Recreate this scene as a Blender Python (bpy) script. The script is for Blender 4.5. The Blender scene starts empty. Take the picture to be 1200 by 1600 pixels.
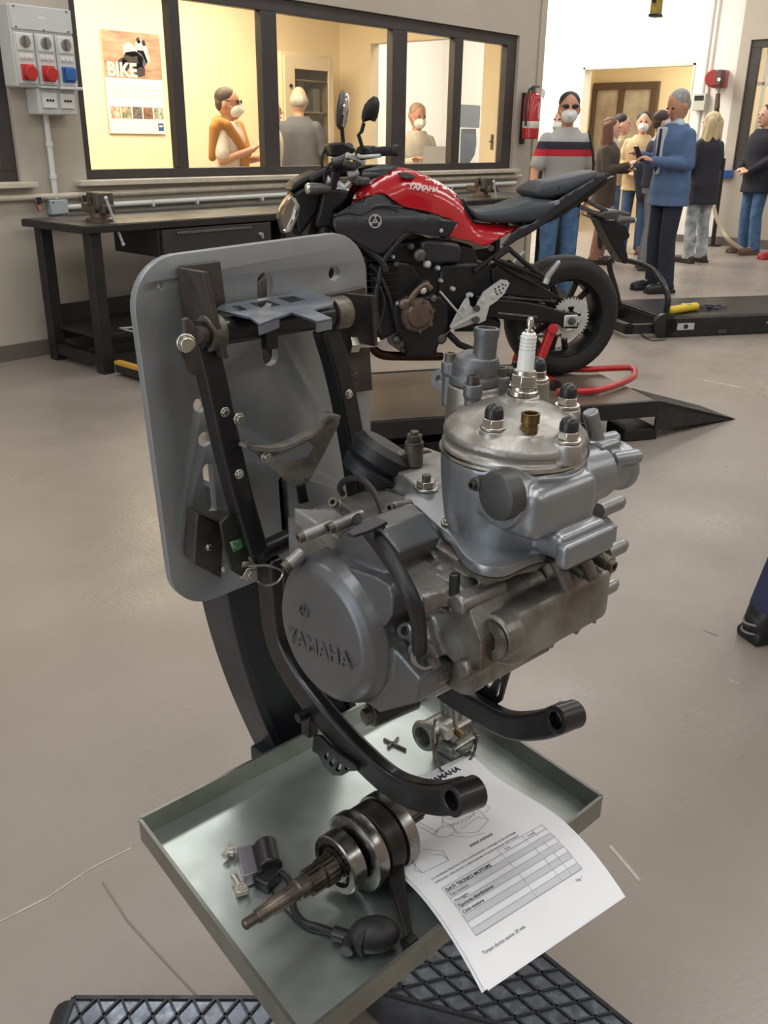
import bpy, bmesh, math, random
from mathutils import Vector, Matrix, Quaternion
random.seed(7)
PI = math.pi
scene = bpy.context.scene
col = scene.collection

# ------------------------------------------------------------------ camera
FPX, PITCH, ROLL, HEAD, CAMH = 1410.6, math.radians(22.5), math.radians(0.77), math.radians(40.94), 1.35
_f = Vector((math.cos(PITCH)*math.cos(HEAD), math.cos(PITCH)*math.sin(HEAD), -math.sin(PITCH)))
_r0 = Vector((math.sin(HEAD), -math.cos(HEAD), 0)); _u0 = _r0.cross(_f)
CR = (_r0*math.cos(ROLL) + _u0*math.sin(ROLL)).normalized()
CU = CR.cross(_f).normalized(); CF = _f
CC = Vector((0, 0, CAMH))
cam_d = bpy.data.cameras.new('camera'); cam = bpy.data.objects.new('camera', cam_d); col.objects.link(cam)
cam_d.sensor_fit = 'VERTICAL'; cam_d.sensor_height = 24.0; cam_d.lens = FPX/1600*24.0
cam_d.clip_start = 0.02; cam_d.clip_end = 100
cam.matrix_world = Matrix(((CR.x, CU.x, -CF.x, CC.x), (CR.y, CU.y, -CF.y, CC.y), (CR.z, CU.z, -CF.z, CC.z), (0, 0, 0, 1)))
scene.camera = cam

# ------------------------------------------------------------------ world, lamps, exposure
w = bpy.data.worlds.new('world'); scene.world = w; w.use_nodes = True
w.node_tree.nodes['Background'].inputs[0].default_value = (0.75, 0.87, 1.0, 1)
w.node_tree.nodes['Background'].inputs[1].default_value = 1.0
scene.view_settings.view_transform = 'Standard'; scene.view_settings.look = 'None'
scene.view_settings.gamma = 1.0; scene.view_settings.use_curve_mapping = False
scene.view_settings.exposure = -0.33
scene.cycles.use_denoising = True
scene.cycles.max_bounces = 6; scene.cycles.transparent_max_bounces = 12
scene.cycles.sample_clamp_indirect = 6.0; scene.cycles.adaptive_threshold = 0.025
def area(name, loc, sx, sy, power, rgb=(1, 1, 1), rot=(0, 0, 0)):
    d = bpy.data.lights.new(name, 'AREA'); d.shape = 'RECTANGLE'; d.size = sx; d.size_y = sy; d.energy = power; d.color = rgb
    o = bpy.data.objects.new(name, d); col.objects.link(o); o.location = loc; o.rotation_euler = rot
    return o
CEIL = 4.4
LAMPS = [(x, y) for x in (-0.4, 3.5, 7.4, 11.3) for y in (4.15, 0.4, -3.2)]
for (x, y) in LAMPS:
    area('hall_panel_light', (x, y, CEIL-0.15), 3.0, 0.8, 62 if y < 4 else 50, (0.98, 0.985, 0.97))
# daylight through the glazed wall behind the photographer
area('daylight_window', (-4.3, 1.5, 2.3), 6.0, 2.6, 150, (0.86, 0.93, 1.0), (0, math.radians(-90), 0))
# rooms beyond the hall
area('office_light', (5.2, 7.0, 2.95), 3.6, 1.3, 250, (1.0, 0.88, 0.67))
area('foyer_light', (10.9, 7.6, 3.85), 3.0, 2.6, 300, (1.0, 0.965, 0.92))
area('back_room_light', (15.2, 6.8, 3.0), 2.0, 2.0, 110, (1.0, 0.88, 0.66))
area('side_office_light', (15.0, 3.6, 3.0), 2.0, 1.5, 90, (1.0, 0.96, 0.86))
# ------------------------------------------------------------------ helpers
def srgb(r, g, b):
    f = lambda c: (c/255/12.92) if c/255 <= 0.04045 else ((c/255+0.055)/1.055)**2.4
    return (f(r), f(g), f(b))
MATS = {}
def M(name, rgb, rough=0.5, metal=0.0, var=0.0, scale=8.0, bump=0.0, bscale=60.0, coat=0.0, emit=0.0, rvar=0.0, stretch=None, spec=0.5, rgb2=None, lo=0.35, hi=0.65):
    """a node material: noise mottles colour (var or towards rgb2), roughness (rvar) and fine relief (bump)"""
    if name in MATS: return MATS[name]
    m = bpy.data.materials.new(name); m.use_nodes = True; nt = m.node_tree; N = nt.nodes; L = nt.links
    b = N['Principled BSDF']
    b.inputs['Roughness'].default_value = rough; b.inputs['Metallic'].default_value = metal
    b.inputs['Coat Weight'].default_value = coat; b.inputs['Coat Roughness'].default_value = 0.05
    b.inputs['Specular IOR Level'].default_value = spec
    b.inputs['Base Color'].default_value = (*rgb, 1)
    if emit: b.inputs['Emission Color'].default_value = (*rgb, 1); b.inputs['Emission Strength'].default_value = emit
    if var or bump or rvar or rgb2:
        tc = N.new('ShaderNodeTexCoord'); mp = N.new('ShaderNodeMapping'); L.new(tc.outputs['Object'], mp.inputs[0])
        if stretch: mp.inputs['Scale'].default_value = stretch
        if var or rgb2:
            n = N.new('ShaderNodeTexNoise'); n.inputs['Scale'].default_value = scale; n.inputs['Detail'].default_value = 5; n.inputs['Roughness'].default_value = .6
            L.new(mp.outputs[0], n.inputs['Vector'])
            r = N.new('ShaderNodeValToRGB'); L.new(n.outputs[0], r.inputs[0])
            c2 = rgb2 if rgb2 else tuple(min(1, c*(1+var)) for c in rgb); c1 = rgb if rgb2 else tuple(c*(1-var) for c in rgb)
            r.color_ramp.elements[0].position = lo; r.color_ramp.elements[0].color = (*c1, 1)
            r.color_ramp.elements[1].position = hi; r.color_ramp.elements[1].color = (*c2, 1)
            L.new(r.outputs[0], b.inputs['Base Color'])
        if rvar:
            n3 = N.new('ShaderNodeTexNoise'); n3.inputs['Scale'].default_value = scale*1.7; n3.inputs['Detail'].default_value = 4
            L.new(mp.outputs[0], n3.inputs['Vector']); mr = N.new('ShaderNodeMapRange')
            mr.inputs['From Min'].default_value = .3; mr.inputs['From Max'].default_value = .7
            mr.inputs['To Min'].default_value = max(.02, rough-rvar); mr.inputs['To Max'].default_value = rough+rvar
            L.new(n3.outputs[0], mr.inputs[0]); L.new(mr.outputs[0], b.inputs['Roughness'])
        if bump:
            n2 = N.new('ShaderNodeTexNoise'); n2.inputs['Scale'].default_value = bscale; n2.inputs['Detail'].default_value = 3
            L.new(mp.outputs[0], n2.inputs['Vector']); bp = N.new('ShaderNodeBump'); bp.inputs['Strength'].default_value = bump; bp.inputs['Distance'].default_value = 0.01
            L.new(n2.outputs[0], bp.inputs['Height']); L.new(bp.outputs[0], b.inputs['Normal'])
    MATS[name] = m; return m
def glassmat(name, tint=(1, 1, 1), rough=0.0, alpha=0.12):
    if name in MATS: return MATS[name]
    m = bpy.data.materials.new(name); m.use_nodes = True; nt = m.node_tree; N = nt.nodes; L = nt.links
    N.remove(N['Principled BSDF']); out = N['Material Output']
    t = N.new('ShaderNodeBsdfTransparent'); t.inputs[0].default_value = (*tint, 1)
    g = N.new('ShaderNodeBsdfGlossy'); g.inputs['Roughness'].default_value = rough
    lw = N.new('ShaderNodeLayerWeight'); pw = N.new('ShaderNodeMath'); pw.operation = 'POWER'; pw.inputs[1].default_value = 4.0; L.new(lw.outputs['Facing'], pw.inputs[0])
    fr = N.new('ShaderNodeMath'); fr.operation = 'MULTIPLY_ADD'; fr.inputs[1].default_value = .55; fr.inputs[2].default_value = .05; L.new(pw.outputs[0], fr.inputs[0])
    mx = N.new('ShaderNodeMixShader'); L.new(fr.outputs[0], mx.inputs[0]); L.new(t.outputs[0], mx.inputs[1]); L.new(g.outputs[0], mx.inputs[2])
    L.new(mx.outputs[0], out.inputs[0]); MATS[name] = m; return m

# pixel rays of the 1200 x 1600 frame, used to measure where things stand
def ray(x, y): return CF + CR*((x-600)/FPX) - CU*((y-800)/FPX)
def onz(x, y, z=0.0): d = ray(x, y); return CC + d*((z-CC.z)/d.z)
def ony(x, y, Y): d = ray(x, y); return CC + d*(Y/d.y)
def onx(x, y, X): d = ray(x, y); return CC + d*(X/d.x)

class Frame:
    def __init__(s, o, deg):
        a = math.radians(deg); s.o = Vector(o); s.e1 = Vector((math.cos(a), math.sin(a), 0)); s.e2 = Vector((-math.sin(a), math.cos(a), 0))
        s.m = Matrix.Translation(s.o) @ Matrix.Rotation(a, 4, 'Z')
    def loc(s, P): d = P - s.o; return Vector((d.dot(s.e1), d.dot(s.e2), d.z))
    def hit(s, x, y, p, n):
        d = ray(x, y); return s.loc(CC + d*((p-CC).dot(n)/d.dot(n)))
    def U(s, x, y, u): return s.hit(x, y, s.o+s.e1*u, s.e1)      # local x = u
    def V(s, x, y, v): return s.hit(x, y, s.o+s.e2*v, s.e2)      # local y = v
    def Z(s, x, y, z): return s.loc(onz(x, y, z+s.o.z))          # local z
WORLD = Frame((0, 0, 0), 0)

def basis(ax):
    ax = Vector(ax).normalized(); h = Vector((0, 0, 1)) if abs(ax.z) < 0.9 else Vector((1, 0, 0))
    a = ax.cross(h).normalized(); b = ax.cross(a).normalized(); return ax, a, b
def smooth_path(pts, n=6, closed=False):
    P = [Vector(p) for p in pts]; out = []; m = len(P)
    rng = range(m) if closed else range(m-1)
    for i in rng:
        p0 = P[(i-1) % m] if closed or i > 0 else P[i]*2-P[i+1]; p1 = P[i]; p2 = P[(i+1) % m]
        p3 = P[(i+2) % m] if closed or i+2 < m else P[i+1]*2-P[i]
        for k in range(n):
            t = k/n
            out.append(0.5*((2*p1)+(p2-p0)*t+(2*p0-5*p1+4*p2-p3)*t*t+(3*p1-p0-3*p2+p3)*t**3))
    if not closed: out.append(P[-1].copy())
    return out
class MB:
    def __init__(s): s.v = []; s.f = []
    def add(s, V, F):
        k = len(s.v); s.v += [Vector(p) for p in V]; s.f += [tuple(i+k for i in f) for f in F]; return s
    def box(s, c, d, rz=0.0, m=None):
        x, y, z = d[0]/2, d[1]/2, d[2]/2; c = Vector(c)
        q = m if m is not None else Matrix.Rotation(rz, 3, 'Z')
        V = [c + q @ Vector(p) for p in ((-x,-y,-z),(x,-y,-z),(x,y,-z),(-x,y,-z),(-x,-y,z),(x,-y,z),(x,y,z),(-x,y,z))]
        return s.add(V, [(0,3,2,1),(4,5,6,7),(0,1,5,4),(1,2,6,5),(2,3,7,6),(3,0,4,7)])
    def span(s, a, b): return s.box([(a[i]+b[i])/2 for i in range(3)], [abs(b[i]-a[i]) for i in range(3)])
    def ring(s, c, a, b, ra, rb, n, ph=0.0):
        return [Vector(c) + a*(ra*math.cos(2*PI*k/n+ph)) + b*(rb*math.sin(2*PI*k/n+ph)) for k in range(n)]
    def loft(s, rings, cap=True, closed=False):
        n = len(rings[0]); V = [p for r in rings for p in r]; F = []; m = len(rings)
        for i in range(m if closed else m-1):
            j = (i+1) % m
            for k in range(n):
                F.append((i*n+k, i*n+(k+1) % n, j*n+(k+1) % n, j*n+k))
        if cap and not closed: F.append(tuple(range(n-1, -1, -1))); F.append(tuple((m-1)*n+k for k in range(n)))
        return s.add(V, F)
    def cyl(s, p0, p1, r0, r1=None, n=16, cap=True):
        p0 = Vector(p0); p1 = Vector(p1); r1 = r0 if r1 is None else r1; ax, a, b = basis(p1-p0)
        return s.loft([s.ring(p0, a, b, r0, r0, n), s.ring(p1, a, b, r1, r1, n)], cap)
    def lathe(s, o, ax, prof, n=24, cap=True, closed=False):
        """prof: (radius, height along ax)"""
        o = Vector(o); ax, a, b = basis(ax)
        return s.loft([s.ring(o+ax*h, a, b, max(r, 1e-5), max(r, 1e-5), n) for r, h in prof], cap, closed)
    def hollow(s, p0, p1, ro, ri, n=20):
        p0 = Vector(p0); p1 = Vector(p1); L = (p1-p0).length
        return s.lathe(p0, p1-p0, [(ri, 0), (ro, 0), (ro, L), (ri, L)], n, False, True)
    def hexn(s, p0, p1, r): return s.cyl(p0, p1, r, n=6)
    def tube(s, pts, r, n=10, closed=False, cap=True, flat=1.0):
        P = [Vector(p) for p in pts]; m = len(P); rs = r if isinstance(r, (list, tuple)) else [r]*m
        t = [(P[(i+1) % m]-P[i-1]) if closed else (P[min(i+1, m-1)]-P[max(i-1, 0)]) for i in range(m)]
        ax, a, b = basis(t[0]); rings = []
        for i in range(m):
            ti = t[i].normalized(); a = (a-ti*a.dot(ti)).normalized(); b = ti.cross(a)
            rings.append(s.ring(P[i], a, b, rs[i], rs[i]*flat, n))
        return s.loft(rings, cap, closed)
    def bar(s, pts, wid, hei, side=None, closed=False):
        """rectangular section swept along pts; side = direction of wid"""
        P = [Vector(p) for p in pts]; m = len(P); rings = []
        for i in range(m):
            t = ((P[(i+1) % m]-P[i-1]) if closed else (P[min(i+1, m-1)]-P[max(i-1, 0)])).normalized()
            a = Vector(side) if side is not None else basis(t)[1]
            a = (a-t*a.dot(t)).normalized(); b = t.cross(a)
            rings.append([P[i]+a*(wid/2*x)+b*(hei/2*y) for x, y in ((1,1),(-1,1),(-1,-1),(1,-1))])
        return s.loft(rings, True, closed)
    def ball(s, c, r, n=16, m=10, rot=None):
        r = (r, r, r) if not isinstance(r, (tuple, list)) else r; c = Vector(c); rings = []
        for i in range(m+1):
            th = PI*i/m; th = min(max(th, 0.02), PI-0.02); ring = []
            for k in range(n):
                p = Vector((r[0]*math.sin(th)*math.cos(2*PI*k/n), r[1]*math.sin(th)*math.sin(2*PI*k/n), -r[2]*math.cos(th)))
                ring.append(c + (rot @ p if rot is not None else p))
            rings.append(ring)
        return s.loft(rings, True)
    def capsule(s, p0, p1, r0, r1, n=14):
        p0 = Vector(p0); p1 = Vector(p1); d = p1-p0; L = max(d.length, 1e-4); ax, a, b = basis(d); R = []
        for th in (-88, -60, -30, 0): t = math.radians(th); R.append(s.ring(p0+ax*(r0*math.sin(t)), a, b, r0*math.cos(t), r0*math.cos(t), n))
        for th in (0, 30, 60, 88): t = math.radians(th); R.append(s.ring(p1+ax*(r1*math.sin(t)), a, b, r1*math.cos(t), r1*math.cos(t), n))
        return s.loft(R, True)
    def prism(s, poly, off):
        """planar polygon (3D points, may be concave) extruded by off"""
        P = [Vector(p) for p in poly]; off = Vector(off); n = len(P)
        F = [(k, (k+1) % n, (k+1) % n+n, k+n) for k in range(n)] + [tuple(range(n-1, -1, -1)), tuple(range(n, 2*n))]
        return s.add(P+[p+off for p in P], F)
    def build(s, name, mat, parent=None, base=(0, 0, 0), bevel=0.0, seg=2, ang=35, remesh=0.0, smooth=0, flat=False, sub=0):
        me = bpy.data.meshes.new(name); b = Vector(base)
        me.from_pydata([tuple(p-b) for p in s.v], [], s.f); me.update()
        bm = bmesh.new(); bm.from_mesh(me); bmesh.ops.recalc_face_normals(bm, faces=bm.faces); bm.to_mesh(me); bm.free()
        me.polygons.foreach_set('use_smooth', [not flat]*len(me.polygons))
        if not flat and not remesh: me.set_sharp_from_angle(angle=math.radians(ang))
        me.materials.append(mat); o = bpy.data.objects.new(name, me); col.objects.link(o)
        if parent is not None: o.parent = parent
        if bevel:
            md = o.modifiers.new('bevel', 'BEVEL'); md.width = bevel; md.segments = seg; md.limit_method = 'ANGLE'; md.angle_limit = math.radians(30); md.harden_normals = False
        if sub: md = o.modifiers.new('sub', 'SUBSURF'); md.levels = sub; md.render_levels = sub
        if remesh:
            md = o.modifiers.new('remesh', 'REMESH'); md.mode = 'VOXEL'; md.voxel_size = remesh; md.use_smooth_shade = True
            if smooth: md = o.modifiers.new('smooth', 'SMOOTH'); md.factor = 0.5; md.iterations = smooth
        return o
def sheet(outer, holes, th, mat3, bevel=0.0):
    """plate with holes: 2-D outlines filled, extruded to th, moved by mat3 (4x4, plate lies in its xy plane); returns (verts, faces)"""
    cu = bpy.data.curves.new('t', 'CURVE'); cu.dimensions = '2D'; cu.fill_mode = 'BOTH'; cu.extrude = max(th/2-bevel, 1e-5); cu.bevel_depth = bevel; cu.bevel_resolution = 1
    for poly in [outer]+list(holes):
        sp = cu.splines.new('POLY'); sp.points.add(len(poly)-1); sp.use_cyclic_u = True
        for i, p in enumerate(poly): sp.points[i].co = (p[0], p[1], 0, 1)
    o = bpy.data.objects.new('t', cu); me = o.to_mesh()
    V = [mat3 @ v.co for v in me.vertices]; F = [tuple(p.vertices) for p in me.polygons]
    o.to_mesh_clear(); bpy.data.objects.remove(o); bpy.data.curves.remove(cu)
    return V, F
def weld(mb, d=1e-5):
    bm = bmesh.new(); vs = [bm.verts.new(p) for p in mb.v]
    for f in mb.f:
        try: bm.faces.new([vs[i] for i in f])
        except ValueError: pass
    bmesh.ops.remove_doubles(bm, verts=bm.verts, dist=d); bm.verts.index_update()
    out = MB(); out.v = [v.co.copy() for v in bm.verts]; out.f = [tuple(v.index for v in f.verts) for f in bm.faces]; bm.free(); return out
def plane_m(o, x, y):
    x = Vector(x).normalized(); y = Vector(y); y = (y-x*y.dot(x)).normalized(); z = x.cross(y); o = Vector(o)
    return Matrix(((x.x, y.x, z.x, o.x), (x.y, y.y, z.y, o.y), (x.z, y.z, z.z, o.z), (0, 0, 0, 1)))
def text_mesh(txt, size, mat3, depth=0.0, align='LEFT', shear=0.0, bold=0.0):
    cu = bpy.data.curves.new('t', 'FONT'); cu.body = txt; cu.size = size; cu.align_x = align; cu.extrude = depth; cu.shear = shear; cu.offset = bold
    cu.resolution_u = 3
    o = bpy.data.objects.new('t', cu); me = o.to_mesh()
    V = [mat3 @ v.co for v in me.vertices]; F = [tuple(p.vertices) for p in me.polygons]
    o.to_mesh_clear(); bpy.data.objects.remove(o); bpy.data.curves.remove(cu)
    return V, F
def circ(c, r, n=16, ry=None, ph=0): ry = r if ry is None else ry; return [(c[0]+r*math.cos(2*PI*k/n+ph), c[1]+ry*math.sin(2*PI*k/n+ph)) for k in range(n)]
def slot(c0, c1, r, n=8):
    a = math.atan2(c1[1]-c0[1], c1[0]-c0[0])
    return [(c1[0]+r*math.cos(a-PI/2+PI*k/n), c1[1]+r*math.sin(a-PI/2+PI*k/n)) for k in range(n+1)] + [(c0[0]+r*math.cos(a+PI/2+PI*k/n), c0[1]+r*math.sin(a+PI/2+PI*k/n)) for k in range(n+1)]
def rrect(x0, y0, x1, y1, r, n=6):
    out = []
    for cx, cy, a in ((x1-r, y0+r, -90), (x1-r, y1-r, 0), (x0+r, y1-r, 90), (x0+r, y0+r, 180)):
        out += [(cx+r*math.cos(math.radians(a+90*k/n)), cy+r*math.sin(math.radians(a+90*k/n))) for k in range(n+1)]
    return out

def tag(o, label=None, cat=None, group=None, kind=None):
    if label: o['label'] = label
    if cat: o['category'] = cat
    if group: o['group'] = group
    if kind: o['kind'] = kind
    return o
class Thing:
    """a thing's Empty at its base in a frame, and its parts measured in that frame"""
    def __init__(s, name, label, cat, fr=WORLD, base=(0, 0, 0), group=None, kind=None):
        s.fr = fr; s.base = Vector(base); o = bpy.data.objects.new(name, None); col.objects.link(o); o.empty_display_size = .05
        o.matrix_world = fr.m @ Matrix.Translation(s.base); tag(o, label, cat, group, kind); s.o = o
    def part(s, name, mb, mat, parent=None, label=None, kind=None, **k):
        o = mb.build(name, mat, parent or s.o, s.base, **k)
        if label: o['label'] = label
        if kind: o['kind'] = kind
        return o
def solo(name, mb, mat, label, cat, fr=WORLD, base=(0, 0, 0), group=None, kind=None, **k):
    o = mb.build(name, mat, None, base, **k); o.matrix_world = fr.m @ Matrix.Translation(Vector(base)); return tag(o, label, cat, group, kind)
def struct(name, mb, mat, label=None, parent=None, base=(0, 0, 0), **k):
    o = mb.build(name, mat, parent, base, **k)
    if parent is None: o.location = base; o['kind'] = 'structure'
    if label: o['label'] = label
    return o
def copy_tree(o, parent=None, mw=None):
    c = o.copy(); col.objects.link(c); c.parent = parent
    if mw is not None: c.matrix_world = mw
    for ch in list(o.children): copy_tree(ch, c)
    return c
# ------------------------------------------------------------------ the hall
m_wall = M('wall_paint', srgb(186, 177, 163), 0.8, var=.05, scale=1.2, bump=.05, bscale=90)
m_white = M('white_paint', srgb(238, 234, 226), 0.8, var=.02, scale=1.5, bump=.04, bscale=90)
m_cream = M('cream_paint', srgb(240, 224, 192), 0.8, var=.03, scale=1.5)
m_frame = M('window_frame_metal', srgb(62, 57, 56), 0.45, var=.08, scale=6)
m_sill = M('sill_stone', srgb(206, 196, 178), 0.6, var=.12, scale=9)
m_base = M('baseboard_paint', srgb(108, 100, 92), 0.5, var=.08, scale=5)
m_ceil = M('ceiling_paint', srgb(226, 224, 218), 0.9, var=.02, scale=2)
m_glass = glassmat('window_glass', (0.97, 0.97, 0.95))
m_black = M('black_steel', srgb(34, 34, 37), 0.42, var=.2, scale=14, rvar=.1)
m_conduit = M('white_plastic', srgb(222, 222, 218), 0.45, var=.03, scale=6)
m_grey_pl = M('grey_plastic', srgb(206, 208, 206), 0.45, var=.03, scale=8)

def floor_material():
    m = bpy.data.materials.new('resin_floor'); m.use_nodes = True; nt = m.node_tree; N = nt.nodes; L = nt.links; b = N['Principled BSDF']
    tc = N.new('ShaderNodeTexCoord')
    def noise(sc, det=5, ro=.6):
        n = N.new('ShaderNodeTexNoise'); n.inputs['Scale'].default_value = sc; n.inputs['Detail'].default_value = det; n.inputs['Roughness'].default_value = ro
        L.new(tc.outputs['Object'], n.inputs['Vector']); return n
    r = N.new('ShaderNodeValToRGB'); L.new(noise(1.3, 6).outputs[0], r.inputs[0])
    r.color_ramp.elements[0].position = .3; r.color_ramp.elements[0].color = (*srgb(144, 134, 126), 1)
    r.color_ramp.elements[1].position = .72; r.color_ramp.elements[1].color = (*srgb(158, 148, 140), 1)
    # pale chips and scuffs
    v = N.new('ShaderNodeValToRGB'); L.new(noise(40, 3, .6).outputs[0], v.inputs[0])
    v.color_ramp.elements[0].position = .77; v.color_ramp.elements[0].color = (0, 0, 0, 1); v.color_ramp.elements[1].position = .84; v.color_ramp.elements[1].color = (.22, .22, .22, 1)
    mx = N.new('ShaderNodeMix'); mx.data_type = 'RGBA'; L.new(v.outputs[0], mx.inputs[0]); L.new(r.outputs[0], mx.inputs[6]); mx.inputs[7].default_value = (*srgb(186, 178, 170), 1)
    L.new(mx.outputs[2], b.inputs['Base Color'])
    mr = N.new('ShaderNodeMapRange'); L.new(noise(2.4, 4).outputs[0], mr.inputs[0]); mr.inputs[1].default_value = .3; mr.inputs[2].default_value = .7; mr.inputs[3].default_value = .24; mr.inputs[4].default_value = .42
    L.new(mr.outputs[0], b.inputs['Roughness'])
    bp = N.new('ShaderNodeBump'); bp.inputs['Strength'].default_value = .12; bp.inputs['Distance'].default_value = .01; L.new(noise(70, 3).outputs[0], bp.inputs['Height']); L.new(bp.outputs[0], b.inputs['Normal'])
    return m
m_floor = floor_material()
fl = MB().span((-4.5, -5.5, -.1), (18, 10.5, 0)); floor = struct('floor', fl, m_floor, 'glossy beige grey resin floor with pale scratches')
m_joint = M('floor_joint_filler', srgb(186, 177, 168), .6, var=.2, scale=30)
m_crack = M('floor_crack', srgb(128, 118, 110), .6)
for nm, pts, wd, mt in (('floor_joint', [(0, 1440), (75, 1402), (140, 1358), (205, 1325)], .0035, m_joint), ('floor_crack', [(160, 1378), (200, 1440), (255, 1500), (312, 1560)], .004, m_crack),
                   ('floor_scratch', [(953, 1322), (975, 1347), (1000, 1377)], .008, m_joint), ('floor_scratch', [(1088, 592), (1130, 600), (1158, 606)], .02, m_joint),
                   ('floor_crack', [(1100, 985), (1112, 990), (1122, 993)], .004, m_crack), ('floor_scratch', [(1140, 1062), (1148, 1067), (1154, 1068)], .007, m_joint)):
    mb = MB().bar([onz(x, y, .0006) for x, y in pts], wd, .001, None)
    P = [onz(x, y, .0004) for x, y in pts]; mb = MB()
    for a, b in zip(P, P[1:]):
        d = (b-a).normalized(); nrm = Vector((-d.y, d.x, 0))*wd/2; u = Vector((0, 0, .0006)); mb.prism([a-nrm, a+nrm, b+nrm, b-nrm], u)
    mb.build(nm, mt, floor)
hall_ceiling = struct('ceiling', MB().span((-4.5, -5.5, CEIL), (18, 10.5, CEIL+.1)), m_ceil)
WY = 5.57
def wall_with_holes(name, axis, pos, th, lo, hi, zt, holes, mat, label=None):
    """wall along axis 0 (x) or 1 (y) at pos, holes = (a0, a1, z0, z1) from low to high"""
    mb = MB()
    def blk(a0, a1, z0, z1):
        if a1-a0 < 1e-4 or z1-z0 < 1e-4: return
        if axis == 0: mb.span((a0, pos, z0), (a1, pos+th, z1))
        else: mb.span((pos, a0, z0), (pos+th, a1, z1))
    a = lo
    for (h0, h1, z0, z1) in holes:
        blk(a, h0, 0, zt); blk(h0, h1, 0, z0); blk(h0, h1, z1, zt); a = h1
    blk(a, hi, 0, zt); return struct(name, mb, mat, label)
W0 = (0.7, 2.975, 1.075, 2.293); W1 = (3.43, 8.36, 1.075, 2.293)
wall_left = wall_with_holes('wall_left', 0, WY, .22, -4.5, 8.79, CEIL, [W0, W1], m_wall, 'beige hall wall with a long row of dark framed windows')
wall_rear = wall_with_holes('wall_rear', 1, -4.6, .1, -5.5, 5.8, CEIL, [(-1.6, 4.6, 1.0, 3.6)], m_wall)
struct('wall_right', MB().span((-4.5, -5.6, 0), (13.2, -5.5, CEIL)), m_wall)
FX = 13.22
wall_far = wall_with_holes('wall_far', 1, FX, .2, 5.3, 10.4, CEIL, [(5.93, 7.61, 0, 2.33)], m_white, 'white foyer wall with a wide doorway')
wall_side = wall_with_holes('wall_side', 1, FX-.05, .25, -5.5, 5.3, CEIL, [(3.0, 5.16, 1.0, 2.6)], m_wall, 'beige wall with a dark framed window beside the foyer')
# office behind the long window, foyer, rooms beyond
struct('wall_office_back', MB().span((0, 8.3, 0), (8.65, 8.4, CEIL)), m_cream)
wall_with_holes('wall_office_side', 1, 8.65, .14, WY+.22, 8.4, CEIL, [(6.2, 7.8, 0, 2.35)], m_cream)
struct('wall_office_end', MB().span((-.1, WY+.22, 0), (0, 8.4, CEIL)), m_cream)
struct('ceiling_office', MB().span((0, WY+.22, 3.0), (8.65, 8.3, 3.05)), m_cream)
struct('wall_foyer_back', MB().span((8.65, 10.3, 0), (13.4, 10.4, CEIL)), m_white)
struct('wall_back_room', MB().span((16.9, 4.9, 0), (17, 9.6, CEIL)), m_cream)
struct('wall_back_room_side', MB().span((13.42, 9.5, 0), (17, 9.6, CEIL)), m_cream)
struct('wall_back_room_partition', MB().span((13.42, 5.32, 0), (17, 5.42, CEIL)), m_cream)
struct('wall_side_office', MB().span((16.9, .5, 0), (17, 5.32, CEIL)), m_cream)
struct('wall_side_office_end', MB().span((13.42, .5, 0), (17, .6, CEIL)), m_cream)
struct('ceiling_back_room', MB().span((13.42, .6, 3.1), (16.9, 9.5, 3.15)), m_white)
# baseboards
struct('baseboard_left', MB().span((-4.5, WY-.014, 0), (8.79, WY, .1)), m_base, bevel=.003)
struct('baseboard_side', MB().span((FX-.07, -5.5, 0), (FX-.05, 5.3, .12)), m_base, bevel=.003)
struct('baseboard_far', MB().span((FX-.015, 5.3, 0), (FX, 5.93, .1)), m_base, bevel=.003)
# window units: frames and panes are parts
def window(name, axis, pos, rng, z0, z1, cuts, label, fw=.075, dep=.07, flip=1):
    """rng: outer range; cuts: pane ranges along the wall"""
    o = bpy.data.objects.new(name, None); col.objects.link(o); o['kind'] = 'structure'; o['label'] = label
    def S(a0, a1, b0, b1, zz0, zz1):
        return MB().span((a0, b0, zz0), (a1, b1, zz1)) if axis == 0 else MB().span((b0, a0, zz0), (b1, a1, zz1))
    pz0, pz1 = z0+.06, z1-.095
    S(rng[0], rng[1], pos, pos+dep*flip, z0, pz0).build('frame_bottom', m_frame, o, bevel=.004)
    S(rng[0], rng[1], pos, pos+dep*flip, pz1, z1).build('frame_top', m_frame, o, bevel=.004)
    e = [rng[0]]+[c for p in cuts for c in p]+[rng[1]]
    for i in range(0, len(e), 2): S(e[i], e[i+1], pos, pos+dep*flip, pz0, pz1).build('mullion', m_frame, o, bevel=.004)
    for a, b in cuts: S(a, b, pos+dep*.45*flip, pos+dep*.55*flip, pz0, pz1).build('pane', m_glass, o)
    return o
window('window_1', 0, WY+.03, W1[:2], W1[2], W1[3], [(3.49, 4.19), (4.28, 5.01), (5.165, 6.49), (6.68, 7.36), (7.485, 8.2)], 'long dark framed window of five panes looking into the lit office')
window('window_2', 0, WY+.03, W0[:2], W0[2], W0[3], [(.8, 1.8), (1.88, 2.88)], 'dark framed window at the edge beside the socket box')
win3 = window('window_3', 1, FX-.02, (3.0, 5.16), 1.0, 2.6, [(3.1, 4.0), (4.1, 5.03)], 'dark framed window in the side wall beyond the foyer doorway', flip=1)
m_wfr = M('white_inner_frame', srgb(214, 214, 210), .5)
for (a, b, c, d) in ((3.1, 5.03, 2.06, 2.10), (4.93, 4.97, 1.06, 2.5), (4.2, 4.24, 1.06, 2.5)): MB().span((FX+.06, a, c), (FX+.1, b, d)).build('inner_frame', m_wfr, win3, bevel=.004)
window('window_4', 1, -4.57, (-1.6, 4.6), 1.0, 3.6, [(-1.5, .4), (.5, 2.5), (2.6, 4.5)], 'tall window behind the photographer letting daylight in')
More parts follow.
